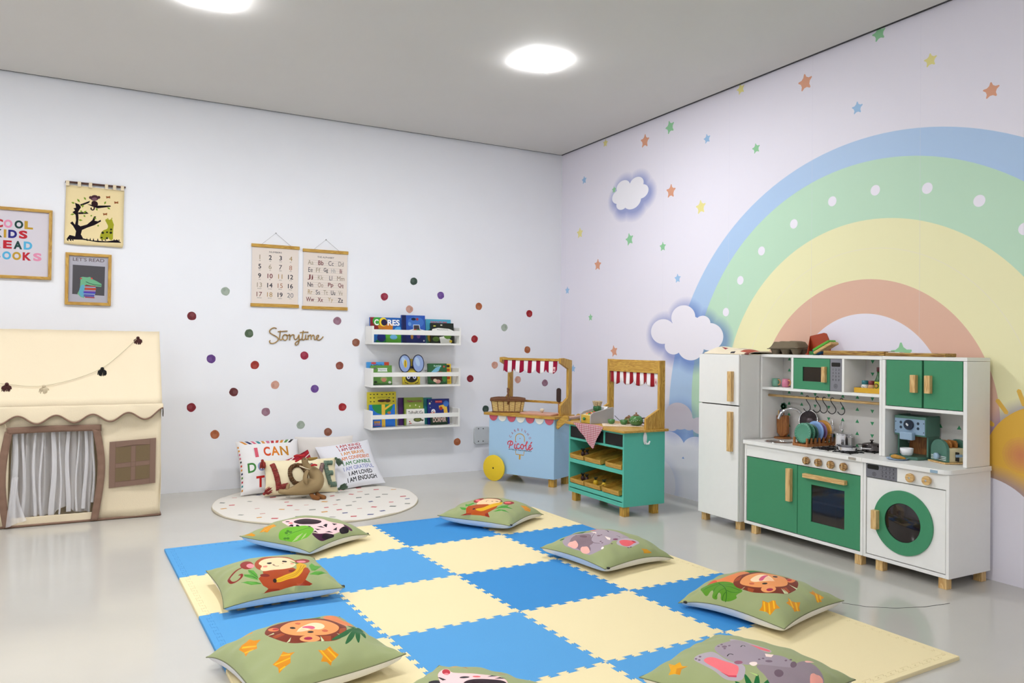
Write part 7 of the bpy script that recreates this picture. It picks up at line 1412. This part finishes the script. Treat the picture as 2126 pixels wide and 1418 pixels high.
# --- shelf unit with the microwave
t = thing('toy_hutch', 'white open toy kitchen hutch with green microwave and hook rail', 'toy shelf unit', (3.23, 2.63, .484))
y0, y1 = 2.265, 2.991; TRI = (52, 150, 98)
MB().box(XH, XB, y1-T, y1, .484, .920).build('side_panel', WHITE_L, t, bevel=.001); MB().box(XH, XB, y0, y0+T, .484, .920).build('side_panel', WHITE_L, t, bevel=.001)
MB().box(XH, XB, y0, y1, .921, .936).build('top_panel', WHITE_L, t, bevel=.001); MB().box(XH, XB, y0+T, y1-T, .748, .762).build('shelf', WHITE_L, t, bevel=.001)
for a in (2.771, 2.466): MB().box(XH, XB-.006, a, a+T, .762, .921).build('divider', WHITE_L, t, bevel=.001)
S = []
for i, y in enumerate((2.935, 2.850, 2.764, 2.679, 2.595, 2.511, 2.428, 2.345)):
    for j, z in enumerate((.91, .85, .79, .73, .670, .611, .551, .491)):
        a = 2.978-y; u = 1 if i in (0, 1, 4, 5) else -1; S.append(poly(TRI, [(a-.0105, z-.484-u*.006), (a+.0105, z-.484-u*.006), (a, z-.484+u*.012)]))
front_sheet('patterned_back', XB-.006, t, 2.278, 2.978, .484, .921, (214, 211, 206), S, mat('printed_board', None, .45, kind='print'), T=.001)
mw = MB(); mw.box(XH+.002, XH+.013, 2.550, 2.588, .763, .919).box(XH+.002, XH+.013, 2.713, 2.770, .763, .919).box(XH+.002, XH+.013, 2.588, 2.713, .763, .804).box(XH+.002, XH+.013, 2.588, 2.713, .876, .919)
mw = mw.build('microwave_door', GREEN_L, t); MB().box(XH+.006, XH+.009, 2.588, 2.713, .804, .876).build('window_pane', SMOKE, mw); bar(mw, 2.566, 2.586, .803, .880, XH+.002, .018)
MB().box(XH+.030, XH+.032, 2.480, 2.770, .763, .919).build('microwave_liner', OV, t)
S = [poly((10, 10, 12), rrect(.007, .058, .118, .138, .005)), poly(DK, ell(.032, .024, .011, n=28), ell(.032, .024, .0092, n=28)), poly(DK, ell(.032, .024, .006, n=20), ell(.032, .024, .004, n=16)), poly(DK, ell(.032, .024, .0018, n=8))]+KEYS(.008, .058, .046, .112, 3, 4, DK)
front_sheet('microwave_panel', XH+.004, t, 2.483, 2.548, .764, .919, (128, 128, 136), S)
MB().box(XH+.0055, XH+.012, 2.4815, 2.5495, .763, .920).build('panel_backing', GREYP, t)
MB().cyl((3.20, 2.279, .716), (3.20, 2.978, .716), .0065, seg=16).build('hook_rail', OAKY, t, smooth='all')
def shook(y, label, tw=0.0, s=1.0):
    t = thing('rail_hook', label, 'hook', (3.20, y, .716), tw, group='dark S hooks on the kitchen rail')
    P_ = [(0, -.009, .002), (0, -.006, .009), (0, 0, .0112), (0, .006, .009), (0, .008, .0), (0, .003, -.014), (0, -.010, -.030), (0, -.018, -.044), (0, -.016, -.060), (0, -.002, -.070), (0, .012, -.066), (0, .020, -.055)]
    q = chaikin(P_, 2, False); MB().tube([(0, a[1], a[2]*s) for a in q], .0021, 8).build('hook_wire', mat('gunmetal', (52, 52, 56), .3, metal=.8), t, world=False, smooth='all')
for y, tw, l in ((2.724, .15, 'wide dark S hook nearest the toy refrigerator'), (2.663, 1.15, 'narrow looking S hook, second from the refrigerator'), (2.621, 1.15, 'narrow looking S hook in the middle of the rail'), (2.572, 1.0, 'S hook second from the spice shelf end'), (2.519, .1, 'wide dark S hook nearest the spice shelf end')): shook(y, l, tw)
# --- cupboard unit over the washing machine
t = thing('toy_cupboard', 'white toy wall cupboard with two green doors over the coffee niche', 'toy cupboard', (3.23, 2.07, .484))
y0, y1 = 1.876, 2.264
for a in (y0, y1-T-.003): MB().box(XH, XB, a, a+T+.003, .484, .922).build('side_panel', WHITE_L, t, bevel=.001)
MB().box(XH, XB, y0, y1, .923, .938).build('top_panel', WHITE_L, t, bevel=.001); MB().box(XH, XB-.006, y0+.016, y1-.016, .700, .714).build('shelf', WHITE_L, t, bevel=.001)
front_sheet('patterned_back', XB-.006, t, y0+.016, y1-.016, .484, .922, (214, 211, 206), [poly(TRI, [(.245+dx-.0105, z-.006), (.245+dx+.0105, z-.006), (.245+dx, z+.012)]) for z in (.145, .082) for dx in (0, -.085, -.17)], mat('printed_board', None, .45, kind='print'), T=.001)
for a, c, h in ((2.0745, 2.2440, (2.092, 2.118)), (1.8965, 2.066, (2.026, 2.052))):
    d = MB().box(XH+.002, XH+.014, a, c, .7165, .9215).build('cupboard_door', GREEN_L, t, bevel=.001); bar(d, h[0], h[1], .781, .858, XH+.002, .020)
MB().box(XH+.016, XH+.018, 1.893, 2.247, .715, .922).build('door_gap_shade', BLK, t)  # black sheet that darkens the gaps round both doors like deep shade
# ---------------------------------------------------------------- things on and in the kitchen
ZC = .4837
def mug(y, c, label, hc):
    t = thing('toy_mug', label, 'mug', (3.225, y, .7625), group='small mugs in the hutch')
    MB().lathe((0, 0, 0), [(.016, 0), (.0205, .006), (.0215, .022), (.0185, .044), (.0165, .044), (.018, .022), (.004, .006)], 26).build('cup', mat('mug_%d_%d_%d' % c, c, .3, var=.05), t, world=False, smooth='all')
    MB().tube([(-.004, -.017, .038), (-.004, -.030, .036), (-.004, -.034, .024), (-.004, -.028, .012), (-.004, -.018, .010)], .0038, 8).build('handle', mat('mug_handle', hc, .4), t, world=False, smooth='all')
mug(2.953, (122, 176, 152), 'pale green mug with tan handle in the hutch', (206, 150, 96)); mug(2.884, (206, 122, 146), 'pink mug with tan handle beside the microwave', (206, 140, 110))
t = thing('sauce_tray', 'mustard yellow tray holding toy jars and bottle', 'tray', (3.215, 2.36, .7625))
MB().box(3.185, 3.245, 2.284, 2.438, .7626, .766).box(3.185, 3.189, 2.284, 2.438, .766, .786).box(3.241, 3.245, 2.284, 2.438, .766, .786).box(3.189, 3.241, 2.284, 2.288, .766, .786).box(3.189, 3.241, 2.434, 2.438, .766, .786).build('tray', mat('mustard_board', (216, 168, 40), .45, var=.03), t)
def jar(y, body, lidc, lab, art_, labc=None):
    t = thing('toy_jar', lab, 'jar', (3.212, y, .7662)); MB().lathe((0, 0, 0), [(.015, 0), (.016, .004), (.016, .030), (.013, .036)], 22).build('jar_body', mat('jar_%d_%d_%d' % body, body, .4), t, world=False, smooth='all')
    MB().lathe((0, 0, 0), [(.0135, .0355), (.0145, .037), (.0145, .053), (.012, .054)], 22).build('jar_lid', mat('jar_%d_%d_%d' % lidc, lidc, .4), t, world=False, smooth='all')
    def pl(p): a = p[:, 0]/.0164; return np.stack([-.0164*np.cos(a), -.0164*np.sin(a), p[:, 1]], 1)
    sheet('printed_label', pl, (-.02, .02, .005, .029), labc or body, art_, INKP, t, grid=.002, world=False, thick=.0003)
jar(2.398, (232, 230, 224), (36, 112, 120), 'white toy jar with teal lid, in the yellow tray', [poly((40, 40, 44), ell(0, .014, .010), ell(0, .014, .008)), text((40, 40, 44), 'SAL', 0, .014, .007, bold=.05)])
jar(2.362, (206, 160, 116), (122, 30, 34), 'tan toy jar with dark red lid, in the yellow tray', [poly((150, 50, 40), ell(0, .012, .009))])
t = thing('toy_bottle', 'dark green toy bottle with yellow label, in the yellow tray', 'bottle', (3.205, 2.322, .7662))
MB().lathe((0, 0, 0), [(.0165, 0), (.017, .004), (.017, .055), (.010, .072), (.007, .085), (.0065, .098)], 24).build('bottle_body', mat('green_bottle', (28, 84, 34), .2, spec=.6, var=.05), t, world=False, smooth='all')
MB().lathe((0, 0, 0), [(.0075, .098), (.0085, .100), (.0085, .118), (.007, .119)], 20).build('cap', mat('dark_red_cap', (88, 26, 30), .4), t, world=False, smooth='all')
sheet('printed_label', lambda p: np.stack([-.0174*np.cos(p[:, 0]/.0174), -.0174*np.sin(p[:, 0]/.0174), p[:, 1]], 1), (-.022, .022, .006, .052), (204, 206, 60), [poly((40, 60, 30), ell(0, .032, .012)), poly((190, 140, 60), ell(0, .032, .008)), poly((40, 60, 30), ell(-.006, .012, .004)), poly((40, 60, 30), ell(.008, .014, .004))], INKP, t, grid=.002, world=False, thick=.0003)
# on top of the kitchen
t = thing('folded_cloth', 'folded cream cloth with dark scalloped edge and colourful end, atop the toy refrigerator', 'cloth', (3.12, 3.12, .933))
def cl(p):
    a, b = p[:, 0], p[:, 1]; z = .9342+.020*np.sin(PI*b)**.6*(.5+.5*np.abs(np.sin(a*6+b*2)))+.026*np.exp(-((a-.3)/.2)**2)*np.sin(PI*b)+.012*np.exp(-((a-.75)/.15)**2)*np.sin(PI*b); return np.stack([3.03+.19*b-.02*np.sin(a*5)*(1-b), 3.300-.325*a+.015*np.sin(b*6), z], 1)
S = [stroke((44, 28, 34), [(x+.0, .93+.02*(k % 2)) for k, x in enumerate(np.linspace(.02, .5, 26))], .035), stroke((44, 28, 34), [(.03+.012*(k % 2), y) for k, y in enumerate(np.linspace(.1, .93, 18))], .022), poly((74, 64, 150), [(.58, .3), (.74, .35), (.74, .7), (.6, .8)]), poly((176, 70, 44), [(.78, .1), (.99, .1), (.99, .9), (.8, .8)]), poly((120, 50, 40), [(.88, .0), (.99, .0), (.99, .3)]), poly((150, 40, 50), [(.30, .35), (.42, .3), (.40, .42)]), poly((40, 36, 50), rect(.62, .7, .02, .12))]
sheet('cloth', cl, (0, 1, 0, 1), (236, 222, 196), S, INKF, t, grid=.05, smooth=True, thick=.002)
MB().grid(lambda a, b: (3.025+.20*b, 3.305-.30*a, .9338+.004*b*(1-b)), 6, 4).build('lower_fold', CREAMF, t, thick=.001)
t = thing('egg_carton', 'olive grey toy egg carton on top of the hutch', 'egg carton', (3.24, 2.875, .937)); EG = mat('pulp_board', (116, 104, 84), .95, bump=.5, scale=200, var=.1)
lo = MB(); hi_ = MB()
for i in range(3):
    for j in range(2): lo.lathe((3.215+j*.05, 2.945-i*.068, .937), [(.016, 0), (.018, .002), (.030, .030)], 14)
lo.box(3.185, 3.295, 2.775, 2.980, .964, .968).build('egg_cups', EG, t, smooth=True)
for s0 in (0,): hi_.grid(lambda a, b: (3.180+.118*b, 2.975-.20*a, .966+.036*min(1, 5*b, 5*(1-b))*min(1, 7*a, 7*(1-a))*(1+.06*math.sin(a*20))+(.004*a)), 40, 20)
hi_.build('lid', EG, t, smooth='all', thick=.002)
t = thing('toy_dustpan', 'burnt orange toy dustpan standing on the hutch top', 'dustpan', (3.22, 2.70, .937)); DPM = mat('burnt_orange', (166, 62, 28), .45, var=.03)
dp = MB(); dp.prism([(2.755, .9375), (2.640, .9375), (2.634, .990), (2.662, 1.046), (2.676, 1.050), (2.762, 1.034)], 'x', 3.262, 3.268)
dp.add([(3.262, 2.755, .9375), (3.262, 2.762, 1.034), (3.205, 2.735, .9375), (3.268, 2.755, .9375), (3.268, 2.762, 1.034), (3.209, 2.731, .9375)], [(0, 1, 2), (3, 5, 4), (1, 4, 5, 2), (0, 3, 4, 1), (0, 2, 5, 3)])
dp.box(3.215, 3.262, 2.642, 2.750, .9375, .943); dp.build('pan', DPM, t)
def tilted_box(parent, name, c, size, ry, m, rz=0, bevel=.003):
    R_ = Matrix.Translation(c) @ Matrix.Rotation(rz, 4, 'Z') @ Matrix.Rotation(ry, 4, 'X'); h = [s/2 for s in size]; return MB(R_).box(-h[0], h[0], -h[1], h[1], -h[2], h[2]).build(name, m, parent, bevel=bevel)
t = thing('toy_brush', 'wooden toy brush with bright green back leaning by the dustpan', 'brush', (3.20, 2.625, .937))
tilted_box(t, 'green_back', (3.20, 2.622, .984), (.055, .105, .013), -.46, mat('bright_green', (86, 170, 48), .5, var=.03)); tilted_box(t, 'wooden_base', (3.20, 2.612, .972), (.058, .115, .014), -.46, OAKY)
tilted_box(t, 'bristles', (3.205, 2.655, .955), (.045, .05, .030), -.2, mat('blue_bristle', (30, 84, 130), .9, bump=.5, scale=400, var=.3))
MB().box(3.18, 3.225, 2.655, 2.70, .9375, .956).build('green_bristles', mat('green_bristle', (50, 120, 60), .9, bump=.5, scale=400, var=.3), t, bevel=.004)
OL = mat('olive_wood', (186, 148, 72), .42, kind='wood', axis='y', rgb2=(128, 84, 26))
t = thing('wooden_board', 'long flat wooden board on the hutch top next to the brush', 'board', (3.2, 2.43, .9365)); MB().box(3.16, 3.24, 2.262, 2.596, .9385, .9600).build('board', OL, t, bevel=.003)
t = thing('wooden_board', 'flat wooden board on top of the green-doored cupboard', 'board', (3.2, 2.12, .9385)); MB().box(3.16, 3.24, 1.975, 2.258, .9385, .954).build('board', OL, t, bevel=.003)
tag(MB().box(3.165, 3.2, 2.19, 2.245, .9545, .957).build('white_card', WHITEP), 'small white card strip lying on the cupboard-side wooden board', 'card')
# counter: utensil block, strainer, plate rack, pots
t = thing('utensil_holder', 'brown wooden utensil block standing behind the sink', 'utensil holder', (3.25, 2.937, ZC))
MB().lathe((3.262, 2.937, ZC), [(.045, 0), (.045, .006), (.042, .008)], 28).build('round_base', BROWNW, t, smooth='all')
MB().prism([(2.968, ZC+.03), (2.972, ZC+.122), (2.902, ZC+.126), (2.900, ZC+.03), (2.925, ZC+.010), (2.945, ZC+.010)], 'x', 3.250, 3.272).build('holder_block', BROWNW, t, bevel=.003)
MB().tube([(3.240, 2.925, ZC+.12), (3.236, 2.930, ZC+.138), (3.238, 2.925, ZC+.155)], [.004, .005, .010], 10).build('spoon', mat('grey_violet_plastic', (110, 104, 130), .4), t, smooth='all')
MB().tube([(3.243, 2.948, ZC+.11), (3.243, 2.948, ZC+.15)], .004, 8).build('wooden_stick', OAKZ, t)
cc = MB()
for k in range(7): a = 2*PI*k/7; cc.lathe((3.262, 2.931+.013*math.cos(a), ZC+.172+.013*math.sin(a)), [(.0075, -.003), (.0075, .003)], 12, 'x')
cc.lathe((3.262, 2.931, ZC+.172), [(.0155, -.003), (.0155, .003)], 20, 'x'); cc.build('flower_cutter', mat('dark_green_plastic', (34, 92, 66), .4), t); MB().tube([(3.262, 2.931, ZC+.12), (3.262, 2.931, ZC+.158)], .003, 8).build('cutter_stem', BROWNW, t)
t = thing('strainer', 'round metal strainer leaning behind the plate rack', 'strainer', (3.27, 2.776, ZC)); Rm = Matrix.Rotation(.25, 4, 'Y') @ Matrix.Rotation(.2, 4, 'Z')
MB().lathe((3.270, 2.776, ZC+.113), [(.049, .0), (.046, .012), (.034, .025), (.015, .033), (.002, .034)], 32, 'x', Rm).build('mesh_bowl', mat('perforated_metal', (96, 86, 90), .3, metal=.8, var=.4, scale=300), t, smooth='all', thick=.0008)
MB().tube([(Rm @ Vector((0, .050*math.cos(a), .050*math.sin(a))))+Vector((3.270, 2.776, ZC+.113)) for a in np.linspace(0, 2*PI, 41)], .0028, 8, caps=False).build('rim', CHROME, t, smooth='all')
MB().tube([(3.278, 2.780, ZC+.075), (3.285, 2.786, ZC+.03), (3.287, 2.788, ZC+.001)], .003, 8).build('handle', CHROME, t, smooth='all')
t = thing('plate_rack', 'brown wooden plate rack beside the sink', 'plate rack', (3.15, 2.66, ZC)); rx0, rx1 = 3.076, 3.262
for y in (2.622, 2.700): MB().box(rx0, rx1, y-.007, y+.007, ZC, ZC+.014).build('base_rail', BROWNW, t, bevel=.001)
for x in (rx0+.006, rx1-.006): MB().box(x-.006, x+.006, 2.629, 2.693, ZC, ZC+.012).build('cross_rail', BROWNW, t, bevel=.001)
for i in range(7):
    x = rx0+.006+i*.029
    for y in (2.622, 2.700): MB().box(x-.0045, x+.0045, y-.005, y+.005, ZC+.014, ZC+.042).build('peg', BROWNW, t, bevel=.001)
for k, (c, r_, lab) in enumerate((((82, 146, 120), .050, 'sage green toy plate with dotted rim, first in the rack'), ((60, 122, 98), .050, 'darker green toy plate, second in the rack'), ((40, 84, 70), .046, 'dark green toy plate, third in the rack'), ((128, 164, 214), .053, 'sky blue toy plate in the rack'), ((126, 94, 136), .051, 'mauve toy plate in the rack'), ((214, 152, 62), .054, 'orange toy plate, last in the rack'))):
    x = rx0+.0205+k*.029; t2 = thing('toy_plate', lab, 'plate', (x, 2.661, ZC+.0145+r_), group='coloured toy plates in the rack')
    Rp = Matrix.Rotation(.10, 4, 'Y'); pm = mat('plate_%d_%d_%d' % c, c, .4, var=.04)
    MB().lathe((0, 0, 0), [(r_*.62, .0045), (r_*.66, .0035), (r_, .0), (r_, -.0015), (r_*.7, .0015), (r_*.64, .0025), (r_*.01, .003)], 40, 'x', Rp).build('dish', pm, t2, world=False, smooth='all', thick=.0012)
    if k < 2:
        for q in range(22): a = 2*PI*q/22; p = Rp @ Vector((-.0025, r_*.86*math.cos(a), r_*.86*math.sin(a))); MB().ball(p, (.001, .0025, .0025), seg=8, rings=5).build('rim_dot', mat('plate_dots_%d' % k, tuple(min(255, v+34) for v in c), .4), t2, world=False)
def pot(name, lab, x, y, z, r, h, lid=True, long=None, m=CHROME):
    t = thing(name, lab, 'toy pot', (x, y, z)); MB().lathe((0, 0, 0), [(r*.94, 0), (r, .003), (r, h), (r*1.04, h+.0015), (r*.97, h+.0015), (r*.96, .004), (.002, .003)], 36).build('pot_body', m, t, world=False, smooth=True)
    if lid:
        MB().lathe((0, 0, 0), [(r*1.03, h+.002), (r*.8, h+.008), (r*.3, h+.013), (.003, h+.014)], 36).build('lid', m, t, world=False, smooth='all'); MB().lathe((0, 0, 0), [(.004, h+.012), (.004, h+.018), (.009, h+.021), (.009, h+.024), (.004, h+.026)], 18).build('lid_knob', m, t, world=False, smooth='all')
    for s_ in ((-1, 1) if not long else ()):
        MB().tube([(0, s_*r*.98, h*.86), (.004, s_*(r+.020), h*.88), (-.010, s_*(r+.022), h*.88), (-.012, s_*r*.95, h*.86)], .002, 8).build('side_handle', m, t, world=False, smooth='all')
    if long: MB().tube([(long[0]*r*.98, long[1]*r*.98, h*.8), (long[0]*(r+.06), long[1]*(r+.06), h*.9)], [.003, .004], 8).build('long_handle', m, t, world=False, smooth='all')
pot('toy_saucepot', 'tall steel toy pot with lid on the rear burner beside the plates', 3.240, 2.548, .4897, .047, .058)
pot('toy_pan', 'shallow steel toy pan without lid on the front burner', 3.122, 2.425, .4897, .044, .018, False, (.5, -.87))
pot('toy_casserole', 'low dark steel toy casserole with lid by the hutch side panel', 3.232, 2.375, .4897, .043, .026, True, None, mat('dark_steel', (110, 104, 104), .2, metal=1.0, var=.1))
for k, (y, a) in enumerate(((2.645, .0), (2.615, .02), (2.598, -.01))):
    t = thing('wire_whisk', 'thin wire toy whisk upright behind the plates, %s' % ('first from the sink', 'middle one', 'nearest the tall pot')[k], 'whisk', (3.290, y, ZC))
    for q in range(3):
        w_ = .010*math.cos(q*PI/3); MB().tube([(.002*q, 0, .0), (0, 0, .03), (.004*math.sin(q*2), w_+a, .07), (.004*math.sin(q*2), w_*1.3+a, .10), (0, a*1.4, .125)], .0008, 5).build('wire', CHROME, t, world=False)
# coffee machine
GT = mat('sage_laminate', (76, 120, 104), .4, var=.04); LB = mat('powder_blue_laminate', (146, 172, 196), .4, var=.04)
t = thing('toy_coffee_machine', 'sage and powder blue toy coffee machine in the cupboard niche', 'toy coffee machine', (3.23, 2.15, .4835))
MB().prism([(3.165, 2.235), (3.150, 2.19), (3.148, 2.14), (3.165, 2.10), (3.296, 2.085), (3.296, 2.235)], 'z', .4838, .496).build('drip_base', GT, t, bevel=.002)
MB().box(3.215, 3.296, 2.084, 2.092, .496, .675).build('side_board', GT, t, bevel=.001); MB().box(3.215, 3.296, 2.222, 2.230, .496, .675).build('side_board', GT, t, bevel=.001)
MB().box(3.286, 3.296, 2.092, 2.222, .496, .585).build('wooden_back', BROWNW, t)
MB().box(3.195, 3.296, 2.082, 2.232, .585, .672).build('upper_body', GT, t, bevel=.0015)
fpn = front_sheet('control_plate', 3.1935, t, 2.086, 2.229, .592, .660, (140, 166, 190), [poly((34, 50, 66), ell(x_, z_, .0065, n=14)) for x_, z_ in ((.030, .050), (.030, .028), (.112, .050), (.112, .028))]+[poly((24, 30, 40), ell(x_, z_, .0025, n=8)) for x_, z_ in ((.005, .052), (.005, .012), (.138, .052), (.138, .012))], T=.003)
k = MB().lathe((3.192, 2.158, .634), [(.022, 0), (.022, -.010), (.020, -.012)], 32, 'x').build('dial', mat('navy_laminate', (28, 40, 56), .35), t, smooth=True)
sheet('dial_mark', lambda p: np.stack([np.full(len(p), 3.1793), 2.158-p[:, 0], .634+p[:, 1]], 1), ell(0, 0, .017, n=30), (28, 40, 56), [text((235, 238, 240), '8', -.003, .001, .014, bold=.04, rot=.8)], INKP, t)
MB().box(3.165, 3.1915, 2.128, 2.188, .568, .602).build('brew_head', LB, t, bevel=.004); MB().cyl((3.178, 2.150, .556), (3.178, 2.150, .569), .004).build('nozzle', BLACKP, t)
t = thing('toy_coffee_cup', 'small white toy cup with black emblem under the coffee machine', 'cup', (3.182, 2.163, .4963))
MB().lathe((0, 0, 0), [(.016, 0), (.022, .004), (.0265, .016), (.0275, .034), (.0255, .034), (.022, .012), (.004, .006)], 32).build('cup', WHITEP, t, world=False, smooth='all')
sheet('emblem', lambda p: np.stack([-.0275*np.cos(p[:, 0]/.0275+.55)*.98, .0275*np.sin(p[:, 0]/.0275+.55)*.98, p[:, 1]], 1), ell(0, .017, .0068, n=22), (240, 240, 242), [poly((24, 24, 26), ell(0, .017, .0066, n=22), ell(0, .017, .0052, n=22)), poly((24, 24, 26), [(-.003, .015), (0, .021), (.003, .019), (.001, .013)])], INKP, t, world=False, thick=.0004)
# toaster
t = thing('toy_toaster', 'sage green toy toaster with arched sides and toast in the niche', 'toy toaster', (3.22, 2.0, .4835)); TR_ = Matrix.Translation((3.243, 2.006, .4838)) @ Matrix.Rotation(-.36, 4, 'Z')
MB(TR_).box(-.062, .062, -.055, .055, 0, .007).build('wooden_base', OAKY, t, bevel=.001)
arch = [(-.050, .0075), (.050, .0075), (.050, .055)]+[(.050*math.cos(a), .055+.045*math.sin(a)) for a in np.linspace(.15, PI-.15, 18)]+[(-.050, .055)]
for x_ in (-.052, .034):
    mb = MB(TR_); mb.v = []; n = len(arch); mb.add([(x_, p[0], p[1]) for p in arch]+[(x_+.014, p[0], p[1]) for p in arch], [tuple(range(n))[::-1], tuple(range(n, 2*n))]+[(i, (i+1) % n, n+(i+1) % n, n+i) for i in range(n)]); mb.build('side_arch', GT, t, bevel=.001)
MB(TR_).box(-.037, .033, -.040, .040, .0075, .066).build('toaster_core', mat('cream_board', (238, 224, 180), .5), t, bevel=.001)
for z_ in (.014, .021, .028): MB(TR_).box(-.0528, -.052, -.046, .046, z_, z_+.0025).build('painted_stripe', WHITEP, t)
MB(TR_).lathe((-.052, -.006, .030), [(.006, 0), (.006, -.008), (.014, -.010), (.014, -.020), (.011, -.022)], 22, 'x').build('knob', mat('pale_blue_plastic', (150, 176, 196), .3), t, smooth='all')
MB(TR_).box(-.016, .014, -.062, -.056, .030, .042).build('lever', LB, t, bevel=.002); MB(TR_).box(-.004, .002, -.0565, -.040, .012, .05).build('slot', BLACKP, t)
for x_ in (-.020, .006):
    tt_ = MB(TR_); pr_ = [(-.030, .066), (.030, .066), (.032, .085), (.022, .096), (-.022, .096), (-.032, .085)]; n = 6; tt_.add([(x_, p[0], p[1]) for p in pr_]+[(x_+.010, p[0], p[1]) for p in pr_], [tuple(range(n))[::-1], tuple(range(n, 2*n))]+[(i, (i+1) % n, n+(i+1) % n, n+i) for i in range(n)])
    tag(tt_.build('toast_slice', mat('toast', (176, 112, 48), .6, var=.2, scale=80), bevel=.002), 'brown toy toast slice, %s' % ('one nearer the toaster knob' if x_ < 0 else 'one nearer the toaster back side'), 'toy food', 'toast slices in the toaster')
t = thing('toy_plate', 'flat pale blue plate on the counter edge before the coffee machine', 'plate', (3.115, 2.163, .4835)); MB().lathe((0, 0, 0), [(.030, .0003), (.044, .005), (.045, .0062), (.030, .0025), (.002, .002)], 40).build('dish', mat('plate_blue', (172, 200, 232), .35), t, world=False, smooth='all')
t = thing('toy_croissant', 'golden brown toy croissant lying on the pale blue plate', 'toy food', (3.115, 2.165, .4862)); MB().tube([(.012, .034, .004), (0, .022, .0075), (-.006, .004, .010), (-.004, -.014, .0085), (.008, -.030, .005), (.012, -.036, .003)], [.002, .007, .010, .0085, .005, .002], 12).build('crust', mat('crust', (206, 148, 52), .5, var=.25, scale=90), t, world=False, smooth='all')
